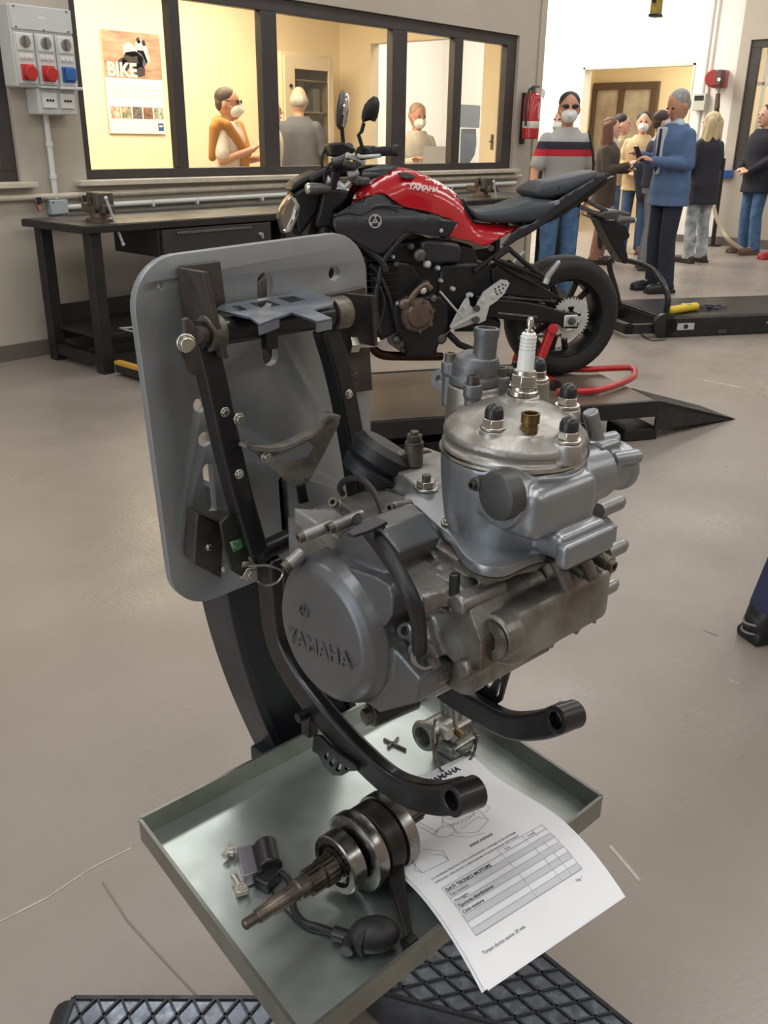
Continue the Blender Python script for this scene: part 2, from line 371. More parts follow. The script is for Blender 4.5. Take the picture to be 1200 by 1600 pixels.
for nm, x0, x1 in (('trim_1', 3.34, 8.42), ('trim_2', .6, 3.05)):
    struct(nm, MB().span((x0, WY-.07, 1.04), (x1, WY+.03, 1.073)), m_sill, 'pale stone window sill', bevel=.004)
# doorway casing of the foyer opening
struct('trim_3', MB().span((FX-.012, 5.90, 0), (FX, 5.93, 2.36)).span((FX-.012, 7.61, 0), (FX, 7.64, 2.36)).span((FX-.012, 5.9, 2.33), (FX, 7.64, 2.36)), m_cream, 'cream casing around the foyer doorway')
# wall end strip and ledge
struct('trim_4', MB().span((8.70, WY-.02, 0), (8.80, WY, CEIL)), M('wall_trim_paint', srgb(186, 176, 160), .6), bevel=.006)
# ceiling lamps
for i, (x, y) in enumerate(LAMPS):
    MB().box((x, y, CEIL-.06), (3.1, .9, .12)).build('panel_light_housing', m_white, hall_ceiling, bevel=.01)
# hall pipes along the window wall
mb = MB().tube([(-4.4, WY-.03, .978), (3.2, WY-.03, .985), (5.2, WY-.03, .998), (8.5, WY-.03, 1.0)], .019, 10)
solo('painted_wall_pipe', mb, m_sill, 'cream painted pipe running under the window sill', 'pipe', base=(2, WY-.03, .98))
t = Thing('cable_conduit', 'white plastic conduit along the wall above the workbench', 'conduit', WORLD, (3.2, WY-.05, .91))
t.part('tube', MB().tube([(3.2, WY-.03, .915), (5.2, WY-.03, .929), (8.4, WY-.03, .936)], .0175, 10), m_conduit)
for x in (3.9, 4.28, 4.9, 5.25, 5.9, 6.6, 7.3, 8.0): t.part('clip', MB().box((x, WY-.028, .915), (.016, .044, .045)), m_conduit, bevel=.003)
# ------------------------------------------------------------------ engine stand, frame section and tray (frame S: x across the plate, y away, z up)
S = Frame((.67, .585, 0), -6.5)
Vv = Vector
m_alu = M('brushed_aluminium_plate', srgb(152, 156, 159), .42, .6, var=.08, scale=9, rvar=.08, bump=.03, bscale=180, stretch=(1, 1, .25))
m_rust = M('brown_raw_steel', srgb(70, 64, 62), .52, .6, rgb2=srgb(94, 87, 83), scale=25, rvar=.1)
m_pipeblk = M('satin_black_paint', srgb(21, 21, 24), .38, 0, var=.25, scale=18, rvar=.1, coat=.15)
m_slab = M('dark_column_steel', srgb(44, 46, 52), .42, .3, var=.2, scale=6, rvar=.08)
m_chrome = M('bolt_steel', srgb(198, 194, 184), .25, 1.0, var=.1, scale=60)
m_dirty = M('dirty_bare_steel', srgb(128, 122, 112), .5, .7, rgb2=srgb(74, 68, 62), scale=30, rvar=.12)
m_zinc = M('galvanised_steel', srgb(206, 214, 211), .33, .92, rgb2=srgb(186, 194, 190), scale=9, rvar=.06, bump=.01, bscale=40, lo=.25, hi=.75)
m_zedge = M('galvanised_rim', srgb(138, 140, 132), .36, .9, var=.12, scale=20)
m_rubber = M('black_rubber', srgb(30, 30, 32), .5, var=.15, scale=30)
def c5(x, y): return (200+x/2.7595, 360+y/2.7586)
def bolt_part(t, name, p, d, r=.007, h=.006, shank=0, mat=None, parent=None):
    p = Vv(p); d = Vv(d).normalized(); mb = MB().cyl(p, p+d*.0015, r*1.35, n=16).hexn(p+d*.0015, p+d*h, r)
    if shank: mb.cyl(p+d*h, p+d*(h+shank), r*.5, n=10)
    return t.part(name, mb, mat or m_chrome, parent, bevel=.0006)

st = Thing('engine_stand', 'black floor stand with a grey round-cornered plate holding the bare engine', 'stand', S, (.1, .2, 0))
# plate, slightly turned in its own plane
PM = plane_m((.003, .2, 1.037), (1, 0, .045), (-.045, 0, 1))
PMi = PM.inverted()
def pp(x, y): q = PMi @ S.V(x, y, .2); return (q.x, q.y)
def p5(x, y): return pp(*c5(x, y))
po = rrect(-.156, -.203, .156, .203, .052, 8)
holes = [slot(p5(592, 300), p5(592, 222), .0115), circ(p5(890, 185), .0095), slot(p5(615, 545), p5(612, 490), .0115), circ(p5(312, 752), .0095), circ(p5(332, 900), .0095),
         slot(p5(345, 1030), p5(362, 1200), .0075), slot(p5(668, 1080), p5(684, 1300), .0075), circ(p5(138, 237), .0045)]
mb = MB(); mb.add(*sheet(po, holes, .012, PM @ Matrix.Translation((0, 0, -.006)), .001))
st.part('mounting_plate', weld(mb), m_alu, ang=30)
# column: two flanges and a web, bowed towards the base
cpath = [(.005, .235, .96), (.008, .235, .86), (.02, .235, .76), (.042, .235, .66), (.072, .235, .56), (.12, .24, .42), (.165, .245, .25), (.18, .25, .07)]
cp = smooth_path(cpath, 5)
st.part('column', MB().bar(cp, .135, .028, (1, 0, 0)), m_slab, bevel=.003)
st.part('column_flange', MB().bar([p+Vv((-.07, .015, 0)) for p in cp], .012, .075, (1, 0, 0)), m_slab, bevel=.002)
st.part('column_flange', MB().bar([p+Vv((.07, .015, 0)) for p in cp], .012, .075, (1, 0, 0)), m_slab, bevel=.002)
# tray bracket under the tray
st.part('tray_bracket', MB().span((-.02, -.12, .525), (.14, .25, .548)), m_slab, bevel=.003)
# feet: steel pads covered with diamond tread
m_tread = M('black_tread_rubber', srgb(46, 48, 53), .30, .35, var=.2, scale=30, rvar=.08)
m_foot = M('glossy_tread_base', srgb(112, 118, 128), .26, .85, var=.15, scale=40, rvar=.08)
def tread_pad(poly, z, step=.040):
    P = [Vv((p[0], p[1], 0)) for p in poly]
    foot = st.part('foot', MB().prism([(p.x, p.y, .004) for p in P], (0, 0, z-.004)), m_foot, bevel=.004)
    d1 = (P[1]-P[0]).normalized(); n1 = Vv((-d1.y, d1.x, 0))
    import itertools
    def clip(p, d):
        t0, t1 = -9, 9; A = sum((P[i].cross(P[(i+1) % len(P)]).z for i in range(len(P))))
        for i in range(len(P)):
            a, b = P[i], P[(i+1) % len(P)]; e = b-a; nn = Vv((-e.y, e.x, 0))*(1 if A > 0 else -1)
            den = d.dot(nn); num = (a-p).dot(nn)
            if abs(den) < 1e-9:
                if num > 0: return None
                continue
            t = num/den
            if den > 0: t0 = max(t0, t)
            else: t1 = min(t1, t)
        return (t0, t1) if t1-t0 > .008 else None
    for ang in (32, -32):
        d = Matrix.Rotation(math.radians(ang), 3, 'Z') @ d1; n = Vv((-d.y, d.x, 0))
        for k in range(-40, 41):
            c = P[0]+n*(k*step*.8); r = clip(c, d)
            if r: st.part('tread_rib', MB().bar([c+d*(r[0]+.003)+Vv((0, 0, z+.001)), c+d*(r[1]-.003)+Vv((0, 0, z+.001))], .0036, .005, n), m_tread, foot)
    e = MB()
    for i in range(len(P)): e.bar([P[i]+Vv((0, 0, z)), P[(i+1) % len(P)]+Vv((0, 0, z))], .006, .007, (0, 0, 1))
    st.part('tread_border', e, m_tread, foot)
tread_pad([(.113, .108), (.36, -.30), (.366, .02), (.366, .26), (.113, .26)], .08)
q0, q1 = Vv((-.26, .427, 0)), Vv((.02, .177, 0)); wv = Vv((-.667, -.745, 0))*.17
tread_pad([q0, q0+wv, q1+wv, q1], .08)
st.part('foot_end', MB().cyl(q0+Vv((0, 0, .045)), q0+wv+Vv((0, 0, .045)), .035, n=16), m_rubber, bevel=.004)
st.part('base_beam', MB().bar([(-.02, .22, .040), (.25, .22, .040)], .12, .07, (0, 1, 0)), m_slab, bevel=.004)
# brackets bolted to the plate
fl = MB().prism([S.V(*c5(*p), .197) for p in ((218, 150), (386, 130), (408, 300), (395, 345), (300, 420), (250, 420))], (0, -.006, 0))
br1 = st.part('steel_bracket', fl, m_rust, bevel=.001)
a = S.V(*c5(208, 160), .196); b = S.V(*c5(262, 500), .196)
st.part('bracket_web', MB().prism([a, a+Vv((-.012, -.07, .004)), b+Vv((-.004, -.075, 0)), b], (.006, 0, 0)), m_rust, br1, bevel=.001)
bolt_part(st, 'bolt', S.V(*c5(290, 262), .190), (0, -1, 0), .0055, .006, parent=br1)
fl = MB().prism([S.V(*c5(*p), .197) for p in ((850, 275), (1012, 240), (1042, 685), (905, 705), (880, 480))], (0, -.006, 0))
br2 = st.part('steel_bracket', fl, m_rust, bevel=.001)
a = S.V(*c5(940, 268), .196); b = S.V(*c5(962, 470), .196)
st.part('bracket_web', MB().prism([a, a+Vv((-.002, -.055, .004)), b+Vv((0, -.05, 0)), b], (-.006, 0, 0)), m_rust, br2, bevel=.001)
p = S.V(*c5(955, 490), .185)
st.part('through_bolt', MB().hexn(p, p+Vv((.010, -.004, 0)), .011).cyl(p+Vv((.010, -.004, 0)), p+Vv((.036, -.014, 0)), .0058, n=12), m_chrome, br2, bevel=.0006)
bolt_part(st, 'bolt', S.V(*c5(980, 630), .190), (0, -1, 0), .0045, .003, parent=br2, mat=m_rust)
# lower brown wedge bracket with dark tab
W = [S.V(*c5(*p), .17) for p in ((300, 1222), (400, 1265), (412, 1340), (402, 1502), (285, 1440), (290, 1330))]
br3 = st.part('steel_bracket', MB().prism(W, (.004, .03, 0)), m_rust, bevel=.0015)
st.part('bracket_top', MB().prism([S.V(*c5(300, 1220), .17), S.V(*c5(470, 1215), .19), S.V(*c5(405, 1262), .16)], (0, 0, .003)), m_rust, br3)
tab = st.part('bracket_tab', MB().prism([S.V(*c5(*p), .135) for p in ((400, 1262), (435, 1228), (480, 1240), (505, 1350), (535, 1470), (500, 1500), (450, 1470), (420, 1380))], (0, .005, 0)), M('dark_tab_steel', srgb(58, 62, 56), .5, .5, var=.2, scale=30), br3, bevel=.0012)
st.part('sticker', MB().prism([S.V(*c5(*p), .1335) for p in ((440, 1345), (498, 1325), (506, 1362), (455, 1388))], (0, .0008, 0)), M('paper_sticker', srgb(206, 214, 200), .6, rgb2=srgb(70, 128, 84), scale=70, lo=.5, hi=.56), tab)
p = S.V(*c5(512, 1462), .135); bolt_part(st, 'bolt', p, (-.25, -1, 0), .0085, .013, .004, parent=tab)
for q in ((415, 1460), (348, 1365)): bolt_part(st, 'rivet', S.V(*c5(*q), .169), (0, -1, 0), .003, .003, parent=br3)

# ---- motorcycle frame section hanging on the plate
fr = Thing('motorcycle_frame_section', 'black tubular cradle frame bolted to the grey plate, its two ends free', 'frame', S, (.04, .12, .68))
LR = [S.V(*c5(318, 470), .15), S.V(*c5(362, 640), .145), S.V(*c5(418, 900), .14), S.V(*c5(485, 1170), .135), S.V(*c5(548, 1385), .132)]
RR = [S.V(*c5(850, 420), .15), S.V(*c5(900, 590), .145), S.V(*c5(945, 800), .14), S.V(*c5(985, 1040), .135)]; RR.append(RR[-1]+Vv((.02, 0, -.12)))
for rail in (LR, RR):
    o = fr.part('frame_rail', MB().bar(smooth_path(rail, 4), .0245, .024, (1, 0, 0)), m_pipeblk, bevel=.003, seg=3)
    for k in (0.3, .62): 
        i = int(k*(len(rail)-1)); p = rail[i].lerp(rail[i+1], .5); bolt_part(fr, 'bolt', p+Vv((0, -.012, 0)), (0, -1, 0), .0042, .004, parent=o)
fr.part('cross_tube', MB().cyl(S.V(*c5(305, 452), .14), S.V(*c5(935, 352), .14), .0140, n=20), m_pipeblk)
fr.part('tube_sleeve', MB().cyl(S.V(*c5(330, 447), .14), S.V(*c5(395, 437), .14), .0185, n=20), m_dirty, bevel=.001)
fr.part('tube_sleeve', MB().cyl(S.V(*c5(875, 362), .14), S.V(*c5(935, 350), .14), .0185, n=20), m_dirty, bevel=.001)
fr.part('tube_clip', MB().box(S.V(*c5(610, 465), .125), (.014, .012, .022)), m_pipeblk, bevel=.001)
# link arms from brackets to cross tube
lk = [S.V(*c5(*p), .108) for p in ((240, 385), (262, 375), (298, 425), (300, 480), (318, 545), (316, 600), (290, 628), (262, 615), (222, 520), (215, 480), (245, 440))]
lo = fr.part('link_arm', MB().prism(lk, (0, .006, 0)), m_rust, bevel=.0012)
p = S.V(*c5(248, 482), .106); fr.part('pivot_bolt', MB().cyl(p, p+Vv((-.002, -.005, 0)), .0092, n=20).cyl(p+Vv((-.002, -.005, 0)), p+Vv((-.004, -.011, 0)), .0066, n=20), m_chrome, lo, bevel=.001)
fr.part('link_pin', MB().cyl(S.V(*c5(285, 455), .11), S.V(*c5(330, 450), .14), .009), m_rust, lo)
# slotted top plate
zt = 1.182
def zt5(x, y): v = S.Z(*c5(x, y), zt); return (v.x, v.y)
outer = [zt5(*p) for p in ((380, 345), (402, 325), (780, 262), (890, 296), (882, 325), (795, 345), (880, 383), (815, 396), (705, 358), (652, 376), (566, 408), (528, 380))]
hl = [[zt5(*p) for p in h] for h in (((522, 318), (600, 305), (660, 325), (577, 340)), ((640, 295), (716, 287), (770, 303), (700, 316)), ((442, 330), (478, 328), (515, 347), (482, 352)))]
mb = MB().add(*sheet(outer, hl, .0022, Matrix.Translation((0, 0, zt))))
m_bplate = M('blued_sheet_steel', srgb(142, 150, 162), .32, .8, var=.12, scale=20, rvar=.08)
tp = fr.part('slotted_plate', weld(mb), m_bplate, flat=True)
for (a, b) in (((566, 408), (652, 376)), ((815, 396), (880, 383))):
    A, B = Vv((*zt5(*a), zt)), Vv((*zt5(*b), zt)); fr.part('folded_lip', MB().prism([A, B, B+Vv((0, 0, -.010)), A+Vv((0, 0, -.010))], (0, .002, 0)), m_bplate, tp)
# gusset with concave top edge
gu = [(495, 925), (520, 905), (560, 935), (640, 935), (720, 905), (800, 860), (835, 800), (860, 780), (908, 795), (905, 830), (840, 960), (780, 1070), (735, 1115), (705, 1105), (660, 1060), (560, 975)]
def g5(x, y): v = S.V(*c5(x, y), .118); return (v.x, v.z)
gm = plane_m((0, .118, 0), (1, 0, 0), (0, 0, 1))
mb = MB().add(*sheet([g5(*p) for p in gu], [[g5(*p) for p in slotp] for slotp in ([(718, 1085), (735, 1068), (765, 1068), (770, 1085), (750, 1102), (728, 1100)],)], .005, gm))
m_gus = M('dusty_gusset_steel', srgb(150, 145, 136), .55, .3, rgb2=srgb(96, 90, 82), scale=22)
gs = fr.part('gusset_plate', weld(mb), m_gus, ang=25)
rim = smooth_path([S.V(*c5(*p), .112) for p in ((495, 925), (560, 938), (640, 937), (720, 907), (805, 862), (842, 805), (900, 800))], 4)
fr.part('gusset_lip', MB().bar(rim, .014, .004, (0, 1, 0)), m_gus, gs)
fr.part('slot_recess', MB().prism([S.V(*c5(*p), .1152) for p in ((650, 955), (680, 935), (780, 910), (800, 935), (775, 975), (665, 1003), (640, 980))], (0, .0008, 0)), m_alu, gs)
fr.part('hook_tab', MB().prism([S.V(*c5(*p), .116) for p in ((725, 1100), (755, 1090), (770, 1165), (735, 1175))], (0, -.004, 0)), m_pipeblk, gs)
for q in ((478, 812), (595, 975)): bolt_part(fr, 'bolt', S.V(*c5(*q), .112), (0, -1, 0), .005, .005, parent=gs)
# lower cross tube, its bush
fr.part('lower_cross_tube', MB().cyl(S.V(*c5(555, 1400), .13), S.V(*c5(760, 1300), .14), .013, n=18), m_pipeblk)
# cradle tubes
def cradle(u, pts, tipd):
    P = smooth_path([(u if len(p) == 2 else p[2], p[0], p[1]) for p in pts], 6)
    o = fr.part('cradle_tube', MB().bar(P, .019, .034, (1, 0, 0)), m_pipeblk, bevel=.005, seg=3)
    e = P[-1]; fr.part('end_sleeve', MB().hollow(e+Vv((-.021, .002, .002)), e+Vv((.012, -.002, -.002)), .0165, .010, 20), m_pipeblk, o, bevel=.001)
    return o, P
oL, PL = cradle(-.055, [(.132, .90), (.130, .85), (.120, .792), (.084, .756), (.030, .730), (-.038, .711), (-.095, .707), (-.150, .727), (-.190, .757)], 0)
oR, PR = cradle(.137, [(.132, .90), (.130, .83), (.11, .76), (.08, .715), (.028, .690), (-.035, .688), (-.088, .692), (-.135, .718), (-.168, .748)], 0)
# perforated web brackets under the tubes
def gptl(x, y): v = S.U(x, y, -.069); return (v.y, v.z)
go = [gptl(*p) for p in ((492, 1148), (503, 1150), (515, 1163), (535, 1180), (556, 1194), (562, 1203), (548, 1204), (536, 1211), (522, 1210), (508, 1196), (499, 1178), (490, 1172))]
gh = [[gptl(*p) for p in h] for h in (((511, 1172), (516, 1176), (513, 1188), (508, 1182)), ((520, 1181), (526, 1186), (521, 1198), (516, 1192)), ((530, 1190), (536, 1194), (533, 1205), (526, 1203)), ((540, 1197), (548, 1200), (542, 1203)))]
fr.part('lattice_bracket', weld(MB().add(*sheet(go, gh, .004, plane_m((-.069, 0, 0), (0, 1, 0), (0, 0, 1))))), m_pipeblk, oL, ang=25)
fr.part('bracket_block', MB().box((-.062, .052, .712), (.016, .016, .03)), m_pipeblk, oL, bevel=.003)
fr.part('pinch_bolt', MB().cyl((-.08, .052, .728), (-.055, .052, .728), .006), m_pipeblk, oL)
# tall perforated guard seen right of the engine
def gpt(x, y): v = S.U(x, y, .15); return (v.y, v.z)
go = [gpt(*p) for p in ((742, 1072), (765, 1035), (800, 1000), (799, 1042), (784, 1095), (773, 1103), (742, 1080))]
gh = [[gpt(*p) for p in h] for h in (((764, 1064), (771, 1053), (776, 1058), (766, 1075), (760, 1070)), ((779, 1058), (783, 1040), (788, 1040), (784, 1062)), ((777, 1082), (780, 1068), (784, 1066), (781, 1084), (774, 1092)), ((790, 1030), (793, 1022), (795, 1040), (789, 1056)))]
gm2 = plane_m((.15, 0, 0), (0, 1, 0), (0, 0, 1))
fr.part('lattice_bracket', weld(MB().add(*sheet(go, gh, .004, gm2))), m_pipeblk, oR, ang=25)

# ---- tray
tr = Thing('parts_tray', 'galvanised steel tray under the engine holding loose parts and papers', 'tray', S, (0, 0, .55))
TC = [Vv((-.226, .182, 0)), Vv((-.254, -.178, 0)), Vv((.232, -.168, 0)), Vv((.256, .186, 0))]
tr.part('tray_floor', MB().prism([p+Vv((0, 0, .551)) for p in TC], (0, 0, .002)), m_zinc)
for i in range(4):
    a, b = TC[i], TC[(i+1) % 4]; d = (b-a).normalized(); n = Vv((-d.y, d.x, 0))*.0011
    tr.part('tray_rim', MB().prism([a-n+Vv((0, 0, .549)), b-n+Vv((0, 0, .549)), b+n+Vv((0, 0, .549)), a+n+Vv((0, 0, .549))], (0, 0, .031)).bar([a+Vv((0, 0, .580)), b+Vv((0, 0, .580))], .0042, .0042, (0, 0, 1)), m_zedge)
# ------------------------------------------------------------------ the bare two-stroke engine (frame S)
m_cast = M('cast_grey_aluminium', srgb(150, 150, 149), .40, .8, var=.10, scale=22, rvar=.08, bump=.05, bscale=260)
m_cyl = M('grey_painted_cylinder', srgb(146, 149, 153), .36, .75, var=.07, scale=18, rvar=.06, bump=.03, bscale=260)
m_head = M('oil_stained_head', srgb(172, 170, 166), .40, .75, rgb2=srgb(140, 132, 122), scale=26, rvar=.08, bump=.04, bscale=260)
m_case = M('dirty_crankcase', srgb(152, 152, 150), .43, .75, rgb2=srgb(104, 95, 84), scale=11, rvar=.10, bump=.06, bscale=220, lo=.43, hi=.66)
m_cover = M('dark_grey_cover_paint', srgb(108, 109, 111), .36, .6, var=.08, scale=16, rvar=.06, bump=.02, bscale=240)
m_cap = M('dull_grey_cap', srgb(82, 82, 82), .5, .5, var=.08, scale=30)
m_brass = M('aged_brass', srgb(124, 100, 66), .38, .9, var=.2, scale=60)
m_ceramic = M('white_ceramic', srgb(236, 236, 232), .18, 0)
m_bcap = M('black_plastic_cap', srgb(34, 33, 36), .35)
m_pipecast = M('dull_cast_outlet', srgb(116, 117, 119), .48, .7, var=.08, scale=20, bump=.05, bscale=260)
en = Thing('engine_block', 'bare single-cylinder engine with spark plug hanging in the black cradle frame', 'engine', S, (.04, -.07, .82))
CX, CY = .031, -.148
def c7(x, y): return (420+x/2.069, 720+y/2.069)
def c6(x, y): return (560+x/2.727, 480+y/2.727)
def prof_u(poly, u0, u1): return ([(u0, p[0], p[1]) for p in poly], (u1-u0, 0, 0))
def rbox(mb, a, b, r):
    a = Vv(a); b = Vv(b); mb.span((a.x, a.y+r, a.z+r), (b.x, b.y-r, b.z-r)); mb.span((a.x+r, a.y, a.z+r), (b.x-r, b.y, b.z-r)); mb.span((a.x+r, a.y+r, a.z), (b.x-r, b.y-r, b.z))
    X = (a.x+r, b.x-r); Y = (a.y+r, b.y-r); Z = (a.z+r, b.z-r)
    for y in Y:
        for z in Z: mb.capsule((X[0], y, z), (X[1], y, z), r, r)
    for x in X:
        for z in Z: mb.capsule((x, Y[0], z), (x, Y[1], z), r, r)
        for y in Y: mb.capsule((x, y, Z[0]), (x, y, Z[1]), r, r)
# --- crankcase: one casting
mb = MB()
pc = [(-.168, .985), (-.192, .965), (-.196, .935), (-.186, .90), (-.160, .872), (-.11, .842), (-.03, .825), (.05, .845), (.085, .90), (.085, .965), (.05, .985), (-.06, .992)]
mb.prism(*prof_u(pc, -.062, .135))
# transmission hump behind the cylinder and top deck towards the covers
mb.prism(*prof_u([(-.02, .98), (.085, .97), (.09, .99), (.07, 1.008), (.02, 1.008), (-.01, .998)], .05, .135))
mb.prism([(-.100, -.165, .962), (-.060, -.178, .965), (-.060, -.02, .99), (-.095, .03, .985)], (0, 0, .018))
# deck under the cylinder
mb.prism([(-.050, -.185, .985), (.005, -.205, .985), (.11, -.19, .985), (.13, -.1, .985), (.10, -.03, .985), (.0, -.02, .985), (-.04, -.06, .985)], (0, 0, .012))
# front lower boss, mount lug, ribs
rbox(mb, (-.040, -.220, .902), (.116, -.165, .962), .013)
mb.cyl((-.052, -.205, .938), (-.030, -.205, .938), .023, n=20)
mb.prism([(-.03, -.195, .965), (-.03, -.222, .94), (-.03, -.20, .915)], (.012, 0, 0))
for u in (.03, .07): mb.box((u, -.200, .925), (.004, .03, .055))
mb.cyl((-.062, -.175, .895), (-.045, -.175, .895), .026, n=18)
mb.box((.015, -.165, .872), (.12, .03, .02), m=Matrix.Rotation(.0, 3, 'Z'))
mb.cyl((-.06, -.1, .852), (.14, -.1, .848), .022, n=16)
# bolt bosses along the joint
for (v, z) in ((-.185, .972), (-.195, .91), (-.15, .866), (-.02, .83), (.06, .86)): mb.cyl((-.078, v, z), (-.02, v, z), .010, n=14)
crank = en.part('crankcase', mb, m_case, remesh=.0022, smooth=4)
# joint line between the case halves, bolts along it
sp_ = [(p[0]*1.0, p[1]) for p in pc]; en.part('case_joint', MB().tube([(.040, CY*0+v*1.012+(.0006), z) for v, z in [(v, .905+(z-.905)*1.012) for v, z in sp_]], .0016, 6, True), m_dirty, crank)
for (u, v, z) in ((.062, -.205, .975), (.100, -.205, .972)):
    en.part('case_screw', MB().cyl((u, v, z), (u, v-.016, z-.003), .0075, n=14).hollow((u, v-.014, z-.003), (u, v-.022, z-.004), .0058, .003, 14), m_dirty, crank, bevel=.0006)
for k in range(5): en.part('case_rib', MB().box((.100+k*.008, -.206+.004*k, .925), (.0025, .014, .05)), m_case, crank)
# --- right hand cover at the far end
mb = MB(); o = Vv((.130, -.095, .925)); mb.lathe(o, (1, 0, 0), [(.088, 0), (.092, .008), (.092, .030), (.084, .042), (.06, .048)], 40)
mb.prism(*prof_u([(-.16, .90), (-.19, .93), (-.185, .98), (-.15, 1.0), (-.1, .98)], .130, .165))
for (x, y, u) in ((1120, 130, .17), (1145, 220, .185), (1150, 345, .19), (1085, 150, .165)):
    pass
rc = en.part('clutch_cover', mb, m_case, remesh=.0025, smooth=3)
for (v, z, l) in ((-.172, .998, .035), (-.186, .955, .02), (-.176, .902, .035), (-.135, .862, .03), (-.09, 1.008, .03)):
    en.part('cover_bolt', MB().cyl((.145, v, z), (.165+l*.5, v, z), .0085, n=14).cyl((.165+l*.5, v, z), (.171+l*.5, v, z), .0062, n=6), m_cast, rc, bevel=.0008)
# --- near side cover with raised lettering
KV, KZ = -.056, .905
mb = MB(); mb.lathe((-.062, KV, KZ), (-1, 0, 0), [(.079, 0), (.079, .022), (.077, .048), (.071, .060), (.062, .067), (.03, .0695), (0, .070)], 48)
mb.prism(*prof_u([(-.115, .835), (-.165, .872), (-.17, .90), (-.10, .93), (-.06, .84)], -.062, -.105))
cov = en.part('side_cover', mb, m_cover, remesh=.0019, smooth=3)
tm = plane_m((-.1335, -.010, .886), (0, -.93, .26), (0, .26, .93))
tm = plane_m((-.1325, -.008, .878), (0, -.92, .12), (0, .12, .92))
en.part('raised_lettering', MB().add(*text_mesh('YAMAHA', .024, tm, .0005, bold=.0004)), m_cover, cov, flat=True)
mbr = MB().hollow((-.1315, -.035, .924), (-.1330, -.035, .924), .0075, .0062, 20)
for k in range(3): a = PI/2+k*2*PI/3; mbr.bar([(-.1325, -.035, .924), (-.1325, -.035+.0065*math.cos(a), .924+.0065*math.sin(a))], .0015, .001, (1, 0, 0))
en.part('raised_emblem', mbr, m_cover, cov)
# --- upper cover bulge (pump cover) with rounded lobe
mb = MB()
lobe = [S.U(*c7(*q), -.112) for q in ((200, 325), (193, 400), (205, 455), (238, 510), (288, 545), (332, 553), (372, 540), (398, 500), (402, 445), (392, 405), (340, 375), (265, 350))]
mb.prism(lobe, (.065, 0, 0))
top = [S.U(*c7(*q), -.098) for q in ((225, 235), (207, 300), (222, 335), (300, 370), (372, 378), (398, 350), (420, 300), (365, 215), (300, 190))]
mb.prism(top, (.055, 0, 0))
up = en.part('pump_cover', mb, m_cover, remesh=.0018, smooth=9)
mb = MB(); mb.prism(*prof_u([(-.05, .985), (-.048, 1.012), (-.075, 1.022), (-.1, 1.012), (-.13, .99), (-.135, .965)], -.028, -.050)); mb.prism(*prof_u([(-.06, .98), (-.055, 1.006), (-.09, 1.006), (-.14, .975)], -.004, -.03))
en.part('pump_housing', mb, m_cast, remesh=.0018, smooth=3)
for (x, y, u) in ((380, 365, -.075), (535, 365, -.045)):
    p = S.U(*c7(x, y), u); o = en.part('housing_boss', MB().cyl(p, p+Vv((.045, 0, 0)), .0095, n=16), m_cast, bevel=.001)
    en.part('socket_screw', MB().hollow(p+Vv((-.007, 0, 0)), p, .0062, .0036, 16).cyl(p+Vv((-.003, 0, 0)), p, .0050, n=12), m_dirty, o)
# long through bolts on top of the near side
mbt = MB().cyl(S.U(*c7(105, 240), -.135), S.U(*c7(225, 200), -.085), .0085, n=14)
for (a, b, u0, u1, r) in (((112, 243), (205, 205), -.135, -.105, .0060), ((205, 215), (300, 175), -.110, -.07, .0062), ((215, 140), (255, 170), -.09, -.07, .0055), ((66, 335), (110, 295), -.135, -.120, .0070), ((400, 150), (455, 140), -.05, -.02, .005)):
    o = en.part('case_bolt', MB().cyl(S.U(*c7(*a), u0), S.U(*c7(*b), u1), r, n=14), m_case, bevel=.001)
    p = S.U(*c7(*a), u0); d = (S.U(*c7(*b), u1)-p).normalized(); en.part('socket', MB().hollow(p-d*.006, p, r*.9, r*.5, 14), m_dirty, o)
# front left casting lumps: grommet boss, ribs, drain lug
mb = MB(); g = S.U(*c7(488, 585), -.088)
mb.cyl(g+Vv((0, -.004, -.012)), g+Vv((.05, .03, .0)), .0145, n=20); 
mb.prism([S.U(*c7(*q), -.070) for q in ((505, 345), (590, 395), (648, 470), (690, 590), (690, 680), (640, 690), (560, 620), (515, 560), (500, 470))], (.045, 0, 0))
mb.prism([S.U(*c7(*q), -.082) for q in ((400, 560), (500, 520), (540, 640), (440, 690), (360, 690), (385, 620))], (.05, 0, 0))
a = S.U(*c7(525, 690), -.078); mb.cyl(a, a+Vv((.06, 0, 0)), .0125, n=16); a = S.U(*c7(600, 610), -.07); mb.cyl(a, a+Vv((.05, 0, 0)), .012, n=16)
mb.prism([S.U(*c7(*p), -.078) for p in ((500, 400), (572, 492), (478, 500))], (.02, 0, 0)); a = S.U(*c7(440, 550), -.090); mb.cyl(a, a+Vv((.03, 0, 0)), .010, n=14)
a = S.U(*c7(450, 740), -.08); mb.cyl(a, a+Vv((.10, 0, 0)), .014, n=14); a = S.U(*c7(545, 370), -.06); mb.cyl(a, a+Vv((.07, 0, 0)), .0105, n=14)
fl_ = en.part('pump_drive_casting', mb, m_case, remesh=.0018, smooth=3)
d = (ray(*c7(488, 585))).normalized(); dl = Vv((d.dot(S.e1), d.dot(S.e2), d.z))
gd = Vv((-.35, -.75, .35)).normalized()
en.part('grommet', MB().lathe(g+Vv((0, -.006, -.012)), gd, [(.0095, 0), (.0125, 0), (.0138, .002), (.0125, .005), (.0095, .005)], 24, False, True), m_cast, fl_)
en.part('socket_screw', MB().hollow(S.U(*c7(437, 548), -.092), S.U(*c7(437, 548), -.092)+gd*.004, .0075, .0045, 16), m_cast, fl_)
for q in ((520, 690), (540, 650)): p = S.U(*c7(*q), -.080); en.part('casting_bolt', MB().hexn(p, p+Vv((-.007, 0, 0)), .007), m_dirty, fl_)
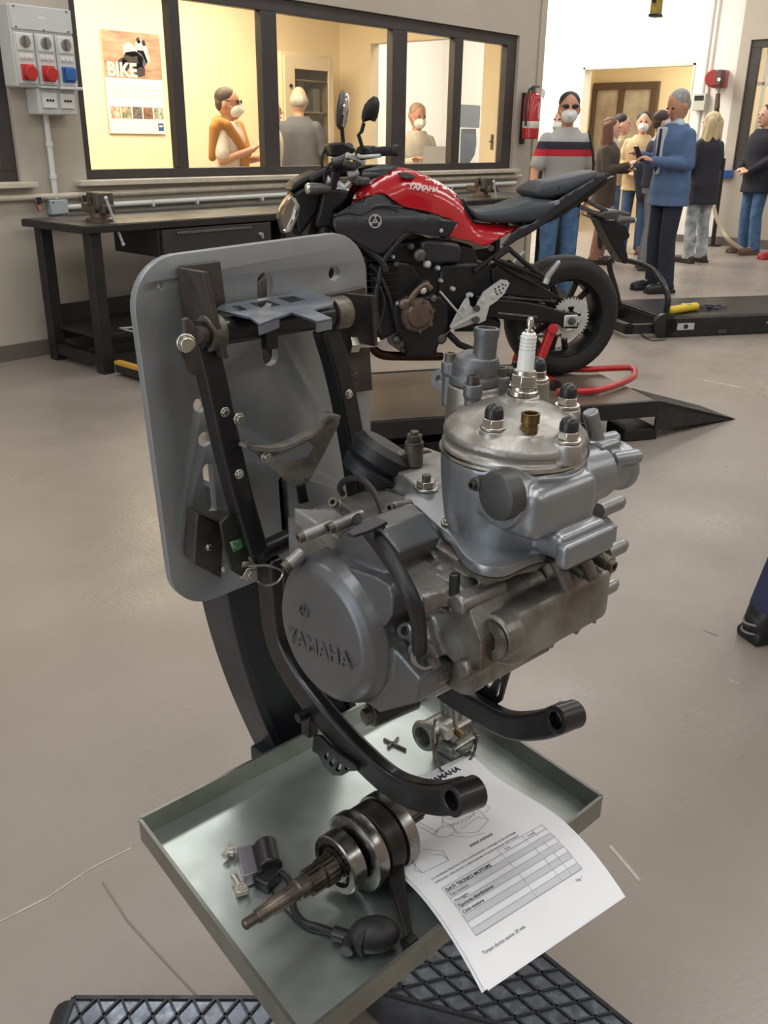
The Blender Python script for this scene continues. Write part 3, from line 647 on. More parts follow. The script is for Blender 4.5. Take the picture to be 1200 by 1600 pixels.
for q in ((600, 400),): p = S.U(*c7(*q), -.073); en.part('cable_clip', MB().box(p, (.008, .008, .022), .4), m_pipeblk, fl_, bevel=.001)
# lug ring of the front mount
p = Vv((-.054, -.206, .938)); en.part('mount_bush', MB().hollow(p, p+Vv((-.004, 0, 0)), .019, .0095, 24).cyl(p+Vv((.004, 0, 0)), p, .0095, n=16), m_dirty, crank)
# --- lower mounting tube with bolt
a, b = S.U(*c7(330, 822), -.10), S.U(*c7(470, 765), -.05)
o = en.part('mounting_tube', MB().cyl(a, b, .0125, n=18), m_pipeblk, bevel=.001); dd = (a-b).normalized(); en.part('mounting_bolt', MB().hexn(a, a+dd*.008, .0085).cyl(a-dd*.001, a+dd*.0015, .011), m_dirty, o)
en.part('mounting_bracket', MB().box(S.U(*c7(420, 755), -.06), (.03, .03, .03)), m_pipeblk, o, bevel=.004)
# --- cylinder
mb = MB(); mb.lathe((CX, CY, .988), (0, 0, 1), [(.060, 0), (.061, .02), (.0645, .045), (.067, .07), (.068, .094)], 44)
mb.cyl((-.033, -.186, 1.062), (.105, -.190, 1.056), .0275, n=24)                      # power valve bore
mb.capsule((.025, -.165, 1.045), (.08, -.17, 1.04), .038, .038)
rbox(mb, (-.028, -.227, 1.026), (.064, -.15, 1.077), .014)
rbox(mb, (.0, -.236, 1.006), (.066, -.19, 1.032), .006)
mb.cyl((.085, -.184, 1.056), (.120, -.186, 1.056), .0245, n=24)
mb.prism([(-.020, -.13, 1.0), (-.012, -.19, 1.0), (.005, -.2, 1.0), (.01, -.13, 1.0)], (.012, .01, .03))
cy = en.part('cylinder', mb, m_cyl, remesh=.0018, smooth=5)
# exhaust flange with studs
mb = MB(); rbox(mb, (-.004, -.243, 1.002), (.070, -.229, 1.026), .004)
ef = en.part('exhaust_flange', mb, m_cyl, remesh=.0016, smooth=2)
for u in (.010, .046): en.part('exhaust_stud', MB().cyl((u, -.222, 1.002), (u+.006, -.236, .975), .0062, n=12), m_dirty, ef)
en.part('exhaust_port', MB().span((.006, -.238, .9985), (.060, -.205, 1.004)), m_pipeblk, ef)
# base flange and gasket
bf = [(-.050, -.165), (-.057, -.19), (-.045, -.207), (-.01, -.207), (.03, -.215), (.08, -.205), (.10, -.17), (.105, -.12), (.09, -.07), (.05, -.045), (.02, -.03), (.0, -.035), (-.005, -.06), (-.02, -.10), (-.032, -.135)]
bfs = [(p.x, p.y) for p in smooth_path([(x, y, 0) for x, y in bf], 4, True)]
mb = MB().add(*sheet(bfs, [], .011, Matrix.Translation((0, 0, 1.003)), .002)); bfo = en.part('base_flange', weld(mb), m_cyl, ang=40)
mb = MB().add(*sheet([(CX+(x-CX)*1.03, CY+(y-CY)*1.03) for x, y in bfs], [], .0025, Matrix.Translation((0, 0, .9962)))); en.part('base_gasket', weld(mb), m_dirty, bfo, ang=40)
def nut(t, p, r=.009, cap=None, nm='flange_nut', par=None, h=.010):
    p = Vv(p); mb = MB().cyl(p, p+Vv((0, 0, .003)), r*1.3, n=20).hexn(p+Vv((0, 0, .003)), p+Vv((0, 0, h)), r*1.08)
    o = t.part(nm, mb, m_chrome, par, bevel=.0007)
    if cap: t.part('nut_cap', MB().lathe(p+Vv((0, 0, h)), (0, 0, 1), [(r*.92, 0), (r*.92, .006), (r*.75, .010), (r*.35, .0125), (0, .013)], 18), m_bcap, o)
    else: t.part('stud_end', MB().cyl(p+Vv((0, 0, h)), p+Vv((0, 0, h+.006)), r*.5, n=12), m_dirty, o)
    return o
nut(en, S.Z(*c6(288, 775), 1.009), .0098, par=bfo); nut(en, S.Z(*c6(595, 1000), 1.009), .009, par=bfo); nut(en, S.Z(*c6(385, 925), 1.009), .006, par=bfo, h=.006); nut(en, (.1, -.06, 1.009), .009, par=bfo)
# --- round valve cap on the near side
p = S.U(784, 773, -.036); ax = Vv((-1, .10, 0)).normalized()
vc = en.part('valve_cap', MB().lathe(p, ax, [(.0222, -.008), (.0222, .004), (.0212, .0075), (.0190, .0088), (0, .0088)], 40), m_cap)
e = p+ax*.002+Vv((0, .024, .004)); en.part('cap_ear', MB().cyl(e-ax*.006, e+ax*.006, .0065, n=16), m_cap, vc, bevel=.001)
en.part('socket_screw', MB().hollow(e+ax*.006, e+ax*.010, .0040, .0022, 14), m_dirty, vc)
# --- far side power valve housing and outlet pipe
mb = MB().lathe((.108, -.186, 1.054), (1, -.1, -.04), [(.022, 0), (.0255, .004), (.0255, .010), (.0225, .014), (.0225, .030), (.0245, .032), (.0245, .040), (.020, .042)], 32)
mb.cyl((.100, -.180, 1.080), (.135, -.190, 1.082), .0085, n=16); mb.box((.112, -.186, 1.076), (.03, .03, .018)); mb.cyl((.110, -.205, 1.070), (.142, -.212, 1.069), .0075, n=16)
b = S.U(922, 643, .098); mb.cyl((.112, -.186, 1.078), b, .0078, n=16)
pvh = en.part('power_valve_housing', mb, m_cyl, remesh=.0015, smooth=3)
# --- cylinder head
mb = MB(); HZ = 1.086; HA = (0, -.05, 1)
mb.lathe((CX, CY, HZ), HA, [(.0675, 0), (.068, .004), (.064, .0055), (.064, .011), (.0675, .0125), (.066, .018), (.055, .028), (.034, .039), (.018, .044), (0, .046)], 56)
B = {}
for k, (x, y, z) in dict(a=(771, 670, 1.115), b=(887, 690, 1.107), c=(886, 636, 1.119), d=(790, 608, 1.124), e=(838, 594, 1.134)).items(): B[k] = S.Z(x, y, z)
sen = S.Z(827, 676, 1.114)
for p in B.values(): mb.cyl((p.x, p.y, 1.088), (p.x, p.y, p.z), .0145, .0130, n=18)
mb.cyl((sen.x, sen.y, 1.088), (sen.x, sen.y, 1.114), .0150, .0105, n=18)
PLG = S.Z(816, 616, 1.133); mb.cyl((PLG.x, PLG.y, 1.10), PLG, .021, .0165, n=20)
DOM = Vv((.046, -.082, 0))
mb.cyl((DOM.x, DOM.y, 1.07), (DOM.x, DOM.y, 1.130), .0285, .0262, n=28)
hd = en.part('cylinder_head', mb, m_head, remesh=.0016, smooth=5)
en.part('head_gasket', MB().lathe((CX, CY, 1.0835), (0, 0, 1), [(.0695, 0), (.0695, .0025)], 56), m_chrome, hd)
for k, p in B.items(): nut(en, p, .0092, True, 'head_nut', hd)
sd = en.part('temperature_sender', MB().hexn((sen.x, sen.y, 1.114), (sen.x, sen.y, 1.120), .0082).cyl((sen.x, sen.y, 1.120), (sen.x, sen.y, 1.123), .0068, n=18).hollow((sen.x, sen.y, 1.123), (sen.x, sen.y, 1.132), .0082, .0062, 18), m_brass, hd, bevel=.0005)
# --- coolant outlet: dome, flange, pipe
mb = MB(); z0 = 1.130; mb.cyl((DOM.x, DOM.y, z0), (DOM.x, DOM.y, z0+.008), .0240, n=32)
mb.lathe((DOM.x+.001, DOM.y, z0+.006), (0, 0, 1), [(.0232, 0), (.0230, .014), (.0200, .022), (.012, .026)], 32)
PX = S.Z(761, 512, 1.186)
mb.cyl((PX.x-.003, PX.y, z0+.012), (PX.x-.002, PX.y, z0+.028), .0135, n=24)
ears = [S.Z(x, y, z) for x, y, z in ((704, 564, 1.150), (739, 600, 1.138), (783, 587, 1.139))]
for p in ears: mb.cyl((p.x, p.y, p.z-.012), (p.x, p.y, p.z), .0092, n=16); mb.bar([(p.x, p.y, p.z-.005), (DOM.x, DOM.y, z0+.003)], .016, .009, None); mb.cyl((p.x, p.y, 1.105), (p.x, p.y, p.z-.004), .0075, n=14)
wo = en.part('coolant_outlet', mb, m_pipecast, remesh=.0014, smooth=4)
for p in ears: en.part('socket_screw', MB().hollow((p.x, p.y, p.z-.001), (p.x, p.y, p.z+.008), .0060, .0036, 18).cyl((p.x, p.y, p.z-.001), (p.x, p.y, p.z+.004), .0050, n=12), m_dirty, wo)
pb = Vv((PX.x-.002, PX.y, z0+.022)); pt = Vv(PX); axp = (pt-pb); L_ = axp.length
en.part('outlet_pipe', MB().lathe(pb, axp, [(.0112, 0), (.0112, L_-.010), (.0121, L_-.008), (.0121, L_-.001), (.0112, L_), (.0090, L_), (.0090, 0)], 28, False, True), m_pipecast, wo)
e = S.Z(686, 592, 1.112); en.part('outlet_lug', MB().hollow(e+Vv((.008, 0, 0)), e+Vv((-.002, -.003, 0)), .011, .005, 20), m_pipecast, wo)
# --- spark plug
sp = Vv(PLG); axs = Vv((.05, -.01, 1)).normalized()
so = en.part('spark_plug', MB().lathe(sp, axs, [(.0145, 0), (.0145, .004), (.0128, .005), (.0128, .008)], 24), m_chrome, label='spark plug with ribbed white insulator')
en.part('plug_hex', MB().hexn(sp+axs*.008, sp+axs*.019, .0125), m_chrome, so, bevel=.0009)
en.part('plug_collar', MB().lathe(sp+axs*.019, axs, [(.0108, 0), (.0102, .0035), (.0085, .0042)], 24), m_chrome, so)
prof = [(.0078, 0), (.0076, .016)]
for k in range(5): h = .016+k*.0032; prof += [(.0075, h), (.0075, h+.0018), (.0064, h+.0021), (.0064, h+.0030)]
prof += [(.0068, .0325), (.0055, .034)]
en.part('insulator', MB().lathe(sp+axs*.023, axs, prof, 24), m_ceramic, so)
en.part('terminal', MB().lathe(sp+axs*.057, axs, [(.0042, 0), (.0042, .002), (.0022, .003), (.0022, .005), (.0032, .006), (.0032, .011), (.0022, .0125), (.0018, .0135)], 16), m_chrome, so)
# --- hoses and leads
hp = [S.U(*c7(290, 190), -.088), S.U(*c7(335, 240), -.098), S.U(*c7(400, 330), -.112), S.U(*c7(455, 430), -.118), S.U(*c7(482, 510), -.110), g+Vv((-.006, -.006, -.004))]
en.part('breather_hose', MB().tube(smooth_path(hp, 6), .0072, 14), m_rubber, label='black rubber hose')
lp = [S.V(*c7(370, 190), -.06), S.V(*c7(362, 150), -.05), S.V(*c7(335, 95), -.03), S.V(*c7(295, 58), -.01), S.V(*c7(250, 62), .01), S.V(*c7(230, 85), .02), S.V(*c7(240, 110), .02)]
en.part('thin_lead', MB().tube(smooth_path(lp, 6), .0032, 10), m_rubber)
mp = [S.Z(*c7(*q), 1.0315) for q in ((250, 232), (285, 208), (345, 178), (385, 196), (330, 222), (275, 240))]
pa = en.part('hose_plate', MB().prism([(p.x, p.y, 1.0285) for p in mp], (0, 0, .003)), m_bcap, up, bevel=.0008)
p = S.V(*c7(370, 190), -.06); en.part('lead_boot', MB().lathe(p+Vv((0, 0, -.006)), (0, 0, 1), [(.007, 0), (.007, .003), (.005, .004), (.0045, .012)], 16), m_rubber, pa)
# --- rubber inlet boot and bolt behind the cylinder
ib = S.V(600, 718, .06)
mb = MB().lathe(ib+Vv((-.015, .01, -.02)), (.45, -.25, .85), [(.034, 0), (.036, .012), (.030, .016), (.036, .022), (.038, .036), (.030, .044)], 28)
en.part('inlet_boot', mb, m_rubber)
p = S.V(647, 700, .03); en.part('inlet_bolt', MB().cyl(p+Vv((0, 0, -.02)), p+Vv((0, 0, .008)), .0105, n=16).hexn(p+Vv((0, 0, .008)), p+Vv((0, 0, .016)), .009).cyl(p+Vv((0, 0, .016)), p+Vv((0, 0, .020)), .005, n=10), m_dirty, bevel=.0008)
en.part('clamp_lever', MB().prism([S.V(*q, .03) for q in ((612, 716), (640, 706), (672, 703), (676, 707), (640, 715), (615, 722))], (0, .012, 0)), m_dirty, bevel=.001)
# carb side wiring loop near the plate
lp = [S.V(*c5(*q), .10) for q in ((520, 1448), (600, 1445), (665, 1470), (650, 1510), (600, 1530), (560, 1515))]
en.part('wire_loop', MB().tube(smooth_path(lp, 6), .0012, 8), m_chrome)
# ------------------------------------------------------------------ things lying in the tray
TF = .553
m_webs = M('machined_crank_steel', srgb(150, 148, 144), .28, 1.0, var=.15, scale=40, rvar=.08)
m_webd = M('dark_crank_face', srgb(58, 56, 54), .42, .9, var=.2, scale=30)
m_shaft = M('oxidised_shaft_steel', srgb(84, 78, 72), .42, .9, rgb2=srgb(120, 110, 100), scale=50)
# --- crankshaft, axis along x
cr = Thing('crankshaft', 'bare steel crankshaft with two round webs lying across the tray', 'crankshaft', S, (-.09, -.05, TF))
AX = Vv((1, 0.02, 0)).normalized(); A0 = Vv((-.232, -.052, .600))
def al(d): return A0+AX*d
cr.part('crank_web', MB().lathe(al(.148), AX, [(.0, 0), (.040, 0), (.0455, .002), (.0462, .004), (.0462, .015), (.045, .018), (.040, .019), (.036, .020), (.036, .024), (0, .024)], 56), m_webs)
cr.part('crank_web', MB().lathe(al(.196), AX, [(0, 0), (.040, 0), (.0455, .001), (.0462, .003), (.0462, .016), (.0445, .018), (.036, .019), (.034, .023), (0, .023)], 56), m_webs)
cr.part('web_gap', MB().lathe(al(.170), AX, [(.041, 0), (.043, .002), (.043, .024), (.041, .026)], 48), m_webd)
b = cr.part('bearing_outer', MB().lathe(al(.122), AX, [(.0265, 0), (.0335, 0), (.0350, .0015), (.0350, .0185), (.0335, .020), (.0265, .020)], 48, False, True), m_webs)
cr.part('bearing_inner', MB().lathe(al(.123), AX, [(.014, 0), (.0205, 0), (.0205, .018), (.014, .018)], 36, False, True), m_webs, b)
for k in range(9):
    a = 2*PI*k/9; c = al(.131)+Vv((0, math.cos(a), math.sin(a)))*.0235; cr.part('bearing_ball', MB().ball(c, .0036, 12, 8), m_chrome, b)
cr.part('bearing_shield', MB().lathe(al(.128), AX, [(.0205, 0), (.0265, 0), (.0265, .006), (.0205, .006)], 36, False, True), m_webd, b)
for (d0, d1, r, n) in ((.084, .100, .0155, 15), (.104, .119, .0170, 18)):
    g_ = cr.part('gear', MB().cyl(al(d0), al(d1), r*.82, n=24), m_shaft)
    for k in range(n):
        a = 2*PI*k/n; dv = Vv((0, math.cos(a), math.sin(a))); cr.part('tooth', MB().bar([al(d0)+dv*r*.88, al(d1)+dv*r*.88], r*.22, r*.2, Vv((0, -math.sin(a), math.cos(a)))), m_shaft, g_)
cr.part('shaft', MB().lathe(al(0), AX, [(.004, 0), (.0058, .0015), (.0058, .016), (.0075, .017), (.0080, .034), (.0092, .036), (.0098, .068), (.0118, .070), (.0118, .150)], 28), m_shaft)
cr.part('shaft', MB().lathe(al(.215), AX, [(.0125, 0), (.0125, .012), (.0105, .014), (.0105, .040), (.0092, .042), (.0092, .068), (.006, .070)], 28), m_shaft)
for k in range(14):
    a = 2*PI*k/14; dv = Vv((0, math.cos(a), math.sin(a))); cr.part('spline', MB().bar([al(.229)+dv*.0106, al(.255)+dv*.0106], .0022, .002, Vv((0, -math.sin(a), math.cos(a)))), m_shaft)
# connecting rod towards the near rim
e = S.Z(641, 1474, .566); s0 = al(.183)+Vv((0, -.035, -.018)); dr = (e-s0).normalized()
rod = cr.part('connecting_rod', MB().loft([[s0+dr*t+Vv((w, 0, h)) for w, h in ((.005, -.005), (.005, .005), (-.005, .005), (-.005, -.005))] if False else [s0+dr*t+Vv((wd*x, 0, .006*y)) for x, y in ((1, -1), (1, 1), (-1, 1), (-1, -1))] for t, wd in ((0, .014), (.02, .011), (.05, .007), (max(.06, (e-s0).length-.004), .005))]), m_webd, bevel=.0015)
cr.part('small_end', MB().cyl(e+Vv((-.006, 0, 0)), e+Vv((.006, 0, 0)), .009, n=20), m_webd, rod)
# --- ignition pick-up with coil, lead and boot
def c9(x, y): return (320+x/3.3333, 1220+y/3.3333)
ic = Thing('ignition_coil', 'small ignition coil with bright laminated core and a black lead in the tray', 'coil', S, (-.15, .04, TF))
m_lam = M('laminated_core', srgb(150, 146, 156), .35, .8, var=.08, scale=80, stretch=(1, 1, 20))
m_ali = M('pale_die_cast', srgb(196, 190, 180), .4, .7, var=.1, scale=60)
P = [S.Z(*c9(*q), TF+.018) for q in ((165, 350), (245, 335), (275, 475), (205, 500))]
core = ic.part('core', MB().prism([(p.x, p.y, TF+.002) for p in P], (0, 0, .017)), m_lam, bevel=.0008)
P2 = [S.Z(*c9(*q), TF+.020) for q in ((245, 330), (275, 325), (305, 465), (275, 475))]
ic.part('core_end', MB().prism([(p.x, p.y, TF+.001) for p in P2], (0, 0, .018)), m_bcap, core, bevel=.0008)
a, b = S.Z(*c9(315, 330), TF+.016), S.Z(*c9(345, 460), TF+.014)
cl = ic.part('coil', MB().cyl(a, b, .0145, n=24), m_bcap, bevel=.003, seg=3)
ic.part('coil_foot', MB().box(b+Vv((-.006, -.004, -.006)), (.03, .02, .014), .3), m_bcap, cl, bevel=.002)
for base, tip in ((((125, 315), (160, 330), (150, 380), (105, 370)), (100, 385)), (((150, 540), (225, 535), (230, 570), (165, 590)), (150, 490))):
    pts = [S.Z(*c9(*q), TF+.010) for q in base]; o = ic.part('mounting_ear', MB().prism([(p.x, p.y, TF+.004) for p in pts], (0, 0, .007)), m_ali, bevel=.0015)
    c = sum(pts, Vv())/4; t_ = S.Z(*c9(*tip), TF+.01); ic.part('ear_arm', MB().cyl((c.x, c.y, TF+.008), (t_.x, t_.y, TF+.008), .004, n=12), m_ali, o)
    ic.part('ear_hole', MB().hollow((c.x, c.y, TF+.010), (c.x, c.y, TF+.0125), .0058, .0032, 16), m_ali, o)
lead = smooth_path([S.Z(*c9(*q), TF+z) for q, z in (((385, 470), .010), ((440, 520), .012), ((450, 600), .010), ((470, 680), .006), ((520, 740), .0055), ((600, 765), .0055), ((670, 790), .008))], 6)
ic.part('lead', MB().tube(lead, .0042, 12), m_rubber, label='black lead')
ic.part('thin_wire', MB().tube(smooth_path([S.Z(*c9(*q), TF+.003) for q in ((345, 490), (360, 600), (440, 690), (530, 770), (650, 800))], 6), .0012, 8), m_rubber)
p0, p1 = S.Z(*c9(670, 790), TF+.012), S.Z(*c9(790, 830), TF+.014); d_ = (p1-p0).normalized()
bt = ic.part('connector', MB().cyl(p0, p1, .0075, n=16), m_bcap, bevel=.001)
x = S.Z(*c9(735, 880), TF+.012); ic.part('connector_block', MB().cyl(S.Z(*c9(770, 800), TF+.014), S.Z(*c9(735, 890), TF+.012), .008, n=16), m_bcap, bt, bevel=.001)
c = S.Z(*c9(880, 800), TF+.018); ic.part('rubber_boot', MB().ball(c, (.028, .020, .018), 22, 12, Matrix.Rotation(-.55, 3, 'Z')), m_rubber, bt)
cc = S.Z(*c9(800, 815), TF+.016); ic.part('boot_collar', MB().cyl(cc, cc+d_*.012, .014, .018, n=20), m_rubber, bt, bevel=.001)
# --- carburettor
cb = Thing('carburettor', 'small silver carburettor standing in the tray beside the paper', 'carburettor', S, (.165, .045, TF))
def cc2(x, y): return (540+x/2.857, 1040+y/2.857)
m_carb = M('carb_cast_zinc', srgb(160, 158, 152), .36, .8, var=.12, scale=50, bump=.05, bscale=200)
bc = Vv((.186, .046, TF+.0005))
mb = MB(); mb.span(bc+Vv((-.022, -.020, .0)), bc+Vv((.022, .020, .024)))
bowl = cb.part('float_bowl', mb, m_carb, bevel=.006, seg=3)
cb.part('bowl_flange', MB().span(bc+Vv((-.026, -.024, .024)), bc+Vv((.026, .024, .028))), m_carb, bowl, bevel=.002)
for sx in (-1, 1):
    for sy in (-1, 1): cb.part('bowl_screw', MB().cyl(bc+Vv((sx*.022, sy*.020, .016)), bc+Vv((sx*.022, sy*.020, .032)), .0035, n=12), m_dirty, bowl)
cb.part('wire_bail', MB().tube(smooth_path([bc+Vv(p) for p in ((-.02, -.024, .022), (-.005, -.026, .008), (.015, -.025, .004), (.024, -.016, .010), (.024, .01, .02))], 4), .0016, 8), m_dirty, bowl)
body = cb.part('body', MB().span(bc+Vv((-.020, -.014, .028)), bc+Vv((.020, .022, .048))).cyl(bc+Vv((-.048, .008, .045)), bc+Vv((.040, .008, .045)), .0185, n=24), m_carb, remesh=.0016, smooth=3)
cb.part('intake_mouth', MB().lathe(bc+Vv((-.046, .008, .045)), (-1, 0, 0), [(.0125, 0), (.0205, 0), (.0225, .006), (.0205, .010), (.0145, .010), (.0125, .002)], 28, False, True), m_carb, body)
cb.part('bore', MB().cyl(bc+Vv((-.049, .008, .045)), bc+Vv((-.047, .008, .045)), .0135, n=20), m_pipeblk, body)
cb.part('slide_chamber', MB().cyl(bc+Vv((0, .008, .05)), bc+Vv((0, .008, .082)), .0165, n=24), m_carb, body, bevel=.002)
cb.part('top_cap', MB().cyl(bc+Vv((0, .008, .082)), bc+Vv((0, .008, .092)), .0185, n=12), m_dirty, body, bevel=.001)
cb.part('idle_screw', MB().cyl(bc+Vv((-.012, -.026, .043)), bc+Vv((-.012, -.012, .046)), .0055, n=16), m_brass, body)
cb.part('choke_lever', MB().cyl(bc+Vv((-.032, -.02, .052)), bc+Vv((-.032, -.004, .052)), .0085, n=20), m_ali, body, bevel=.001)
for pts in (((-.045, -.012, .055), (-.058, -.02, .03), (-.05, -.026, .005), (-.03, -.026, .002)), ((-.02, -.02, .06), (-.035, -.03, .075), (-.03, -.02, .10), (-.02, 0, .105)), ((.01, -.02, .05), (.012, -.03, .03), (.005, -.032, .01), (-.004, -.034, .004)), ((-.04, .0, .07), (-.055, -.01, .06), (-.06, -.02, .02))):
    cb.part('vent_tube', MB().tube(smooth_path([bc+Vv(p) for p in pts], 5), .0018, 8), m_dirty, body)
# small clip on the tray floor
cp_ = S.Z(613, 1165, TF+.002); mb = MB()
mb.bar([S.Z(x, y, TF+.002) for x, y in ((600, 1155), (615, 1163), (634, 1172))], .004, .003, (0, 0, 1)); mb.bar([S.Z(x, y, TF+.002) for x, y in ((606, 1168), (616, 1160), (622, 1153))], .004, .003, (0, 0, 1))
solo('wire_clip', mb, m_dirty, 'tiny bent metal clip lying on the tray behind the carburettor', 'clip', S, (cp_.x, cp_.y, TF))
# --- data sheets: a few printed A4 pages draped over the near rim
TR = S.Z(732, 1179, TF+.003); BRp = S.Z(972, 1405, .560); BLp = S.Z(757, 1552, .560); TL = TR+(BLp-BRp)
def sheet_pt(s, t, lift=0.0):
    """s 0..1 top to bottom edge, t 0..1 left to right"""
    p = (TL*(1-t)+TR*t)*(1-s)+(BLp*(1-t)+BRp*t)*s
    z = TF+.0035 if s < .25 else 0
    h = 0.0
    if s < .66: k = max(0, (s-.12)/.54); h = TF+.003+.030*k*k*(3-2*k)
    else: k = (s-.66)/.34; h = TF+.033-.024*k*k
    p = Vv((p.x, p.y, h+lift)); return p
m_paper = M('white_paper', srgb(240, 241, 244), .75, var=.015, scale=6)
def page(dz, ds=0.0, dt=0.0):
    mb = MB(); n = 26; V = []
    for i in range(n+1):
        for j in (0, .25, .5, .75, 1): q = sheet_pt(i/n, j, dz); V.append(q+Vv((dt, ds, 0)))
    k = len(V); V += [v-Vv((0, 0, .0004)) for v in V]; F = []
    for i in range(n):
        for j in range(4):
            a = i*5+j; F += [(a, a+1, a+6, a+5), (a+k, a+5+k, a+6+k, a+1+k)]
    for i in range(n): F += [(i*5, i*5+5, i*5+5+k, i*5+k), (i*5+4, i*5+4+k, i*5+9+k, i*5+9)]
    for j in range(4): F += [(j, j+k, j+1+k, j+1), (n*5+j, n*5+j+1, n*5+j+1+k, n*5+j+k)]
    return mb.add(V, F)
ds_ = Thing('data_sheet', 'white printed sheet with an engine drawing and a table, draped over the tray rim', 'paper', S, (.05, -.1, TF))
pg = ds_.part('top_page', page(.0022), m_paper)
ds_.part('under_page', page(.0012, -.002, .003), m_paper); ds_.part('under_page', page(.0002, .001, -.003), m_paper)
m_ink = M('dark_ink', srgb(52, 54, 66), .8); m_ink2 = M('grey_ink', srgb(150, 152, 160), .8); m_band = M('pale_table_tint', srgb(212, 213, 218), .8)
PW, PH = .21, .297
def pm(V, dz=.0026):
    """page coordinates in metres (x from left, y from top) to the draped page"""
    out = []
    for v in V: out.append(sheet_pt(min(max(v[1]/PH, 0), 1), v[0]/PW, dz))
    return out
def ink_line(pts, w, m, nm='ink_line', dz=.0026):
    mb = MB(); 
    for (a, b) in zip(pts, pts[1:]):
        a = Vv((*a, 0)); b = Vv((*b, 0)); L = (b-a).length
        if L < 1e-6: continue
        d = (b-a)/L; n = Vv((-d.y, d.x, 0))*w/2; k = max(1, int(L/.02)); 
        for i in range(k):
            p, q = a.lerp(b, i/k), a.lerp(b, (i+1)/k); mb.add(pm([p-n, p+n, q+n, q-n], dz), [(0, 1, 2, 3)])
    return mb
def ink_text(txt, x, y, size, bold=0.0):
    V, F = text_mesh(txt, size, Matrix.Identity(4), 0, bold=bold); return MB().add(pm([(x+v.x, y-v.y) for v in V]), F)
ds_.part('heading', ink_text('YAMAHA', .127, .021, .0128, .0005), m_ink, pg, flat=True)
lg = MB()
for k in range(20): lg.v += []
ring = [(.120+.005*math.cos(2*PI*k/24), .0165+.005*math.sin(2*PI*k/24)) for k in range(25)]
lg = ink_line(ring, .0011, m_ink)
for k in range(3): a = -PI/2+k*2*PI/3; q = ink_line([(.120, .0165), (.120+.0045*math.cos(a), .0165+.0045*math.sin(a))], .0011, m_ink); lg.add(q.v, q.f)
ds_.part('emblem', lg, m_ink, pg, flat=True)
# line drawing of a frame and an engine
dw = MB()
def dl_(pts, w=.0006): q = ink_line(pts, w, m_ink2); dw.add(q.v, q.f)
ox, oy = .045, .075
def arc(cx, cy, rx, ry, a0, a1, n=14): return [(cx+rx*math.cos(math.radians(a0+(a1-a0)*k/n)), cy+ry*math.sin(math.radians(a0+(a1-a0)*k/n))) for k in range(n+1)]
for r in (.0, .006): dl_([(.026+r, .125)]+[(.026+r, .09)]+arc(.051, .085, .025-r, .025-r, 180, 330)+[(.078-r, .105)])
dl_([(.026, .095), (.02, .13), (.018, .155), (.055, .158), (.06, .14), (.045, .12), (.032, .125)]); dl_([(.018, .155), (.014, .145), (.022, .135)]); dl_([(.055, .158), (.055, .145), (.045, .135)])
dl_(arc(.118, .095, .022, .016, 0, 360, 20)); dl_(arc(.118, .088, .014, .009, 0, 360, 16)); dl_(arc(.085, .11, .013, .011, 0, 360, 16)); dl_([(.1, .1), (.095, .125), (.115, .14), (.14, .13), (.146, .105), (.14, .09)])
dl_([(.146, .1), (.158, .098), (.16, .11), (.147, .115)]); dl_([(.104, .12), (.135, .115), (.14, .125)]); dl_([(.085, .121), (.1, .14), (.12, .147)]); dl_([(.07, .105), (.09, .098), (.1, .085)])
for k in range(6): dl_([(.1+.007*k, .108), (.104+.007*k, .103), (.107+.007*k, .109)])
ds_.part('line_drawing', dw, m_ink2, pg, flat=True)
# table
for k in range(4): y = .197+k*.016; q = MB(); q.add(pm([(.022, y), (.185, y), (.185, y+.008), (.022, y+.008)], .0024) , [(0, 1, 2, 3)]); ds_.part('table_band', q, m_band, pg, flat=True)
tl = MB()
for k in range(9): q = ink_line([(.022, .189+k*.008), (.185, .189+k*.008)], .0005 if k not in (0, 8) else .0008, m_ink2); tl.add(q.v, q.f)
for x in (.022, .112, .152, .168, .185): q = ink_line([(x, .181 if x > .1 else .189), (x, .253)], .0006, m_ink2); tl.add(q.v, q.f)
q = ink_line([(.112, .181), (.185, .181)], .0006, m_ink2); tl.add(q.v, q.f)
ds_.part('table_rules', tl, m_ink2, pg, flat=True)
for nm, tx, x, y, sz, b in (('printed_line', 'INDICAZIONI', .09, .157, .0058, .0001), ('printed_line', 'Lo studente descriva il ciclo evidenziando i vantaggi ed gli svantaggi', .02, .172, .0048, 0), ('printed_line', 'indicando i dati tecnici e descrivendo il funzionamento del motore', .02, .179, .0048, 0),
        ('printed_line', 'DATI TECNICI MOTORE', .024, .196, .0062, .0002), ('printed_line', 'Tipo motore', .024, .203, .0052, 0), ('printed_line', 'Alesaggio', .024, .2115, .0052, 0), ('printed_line', 'Tipologia distribuzione', .024, .2195, .0055, .0001), ('printed_line', 'Ciclo motore', .024, .2275, .0055, .0001),
        ('printed_line', 'Dati', .120, .187, .0045, 0), ('printed_line', 'Check', .157, .187, .0045, 0), ('printed_line', 'Tempo durata esame 30 min', .018, .272, .0052, 0), ('printed_line', 'Pag. 1', .168, .262, .0045, 0)):
    ds_.part(nm, ink_text(tx, x, y, sz, b), m_ink, pg, flat=True)
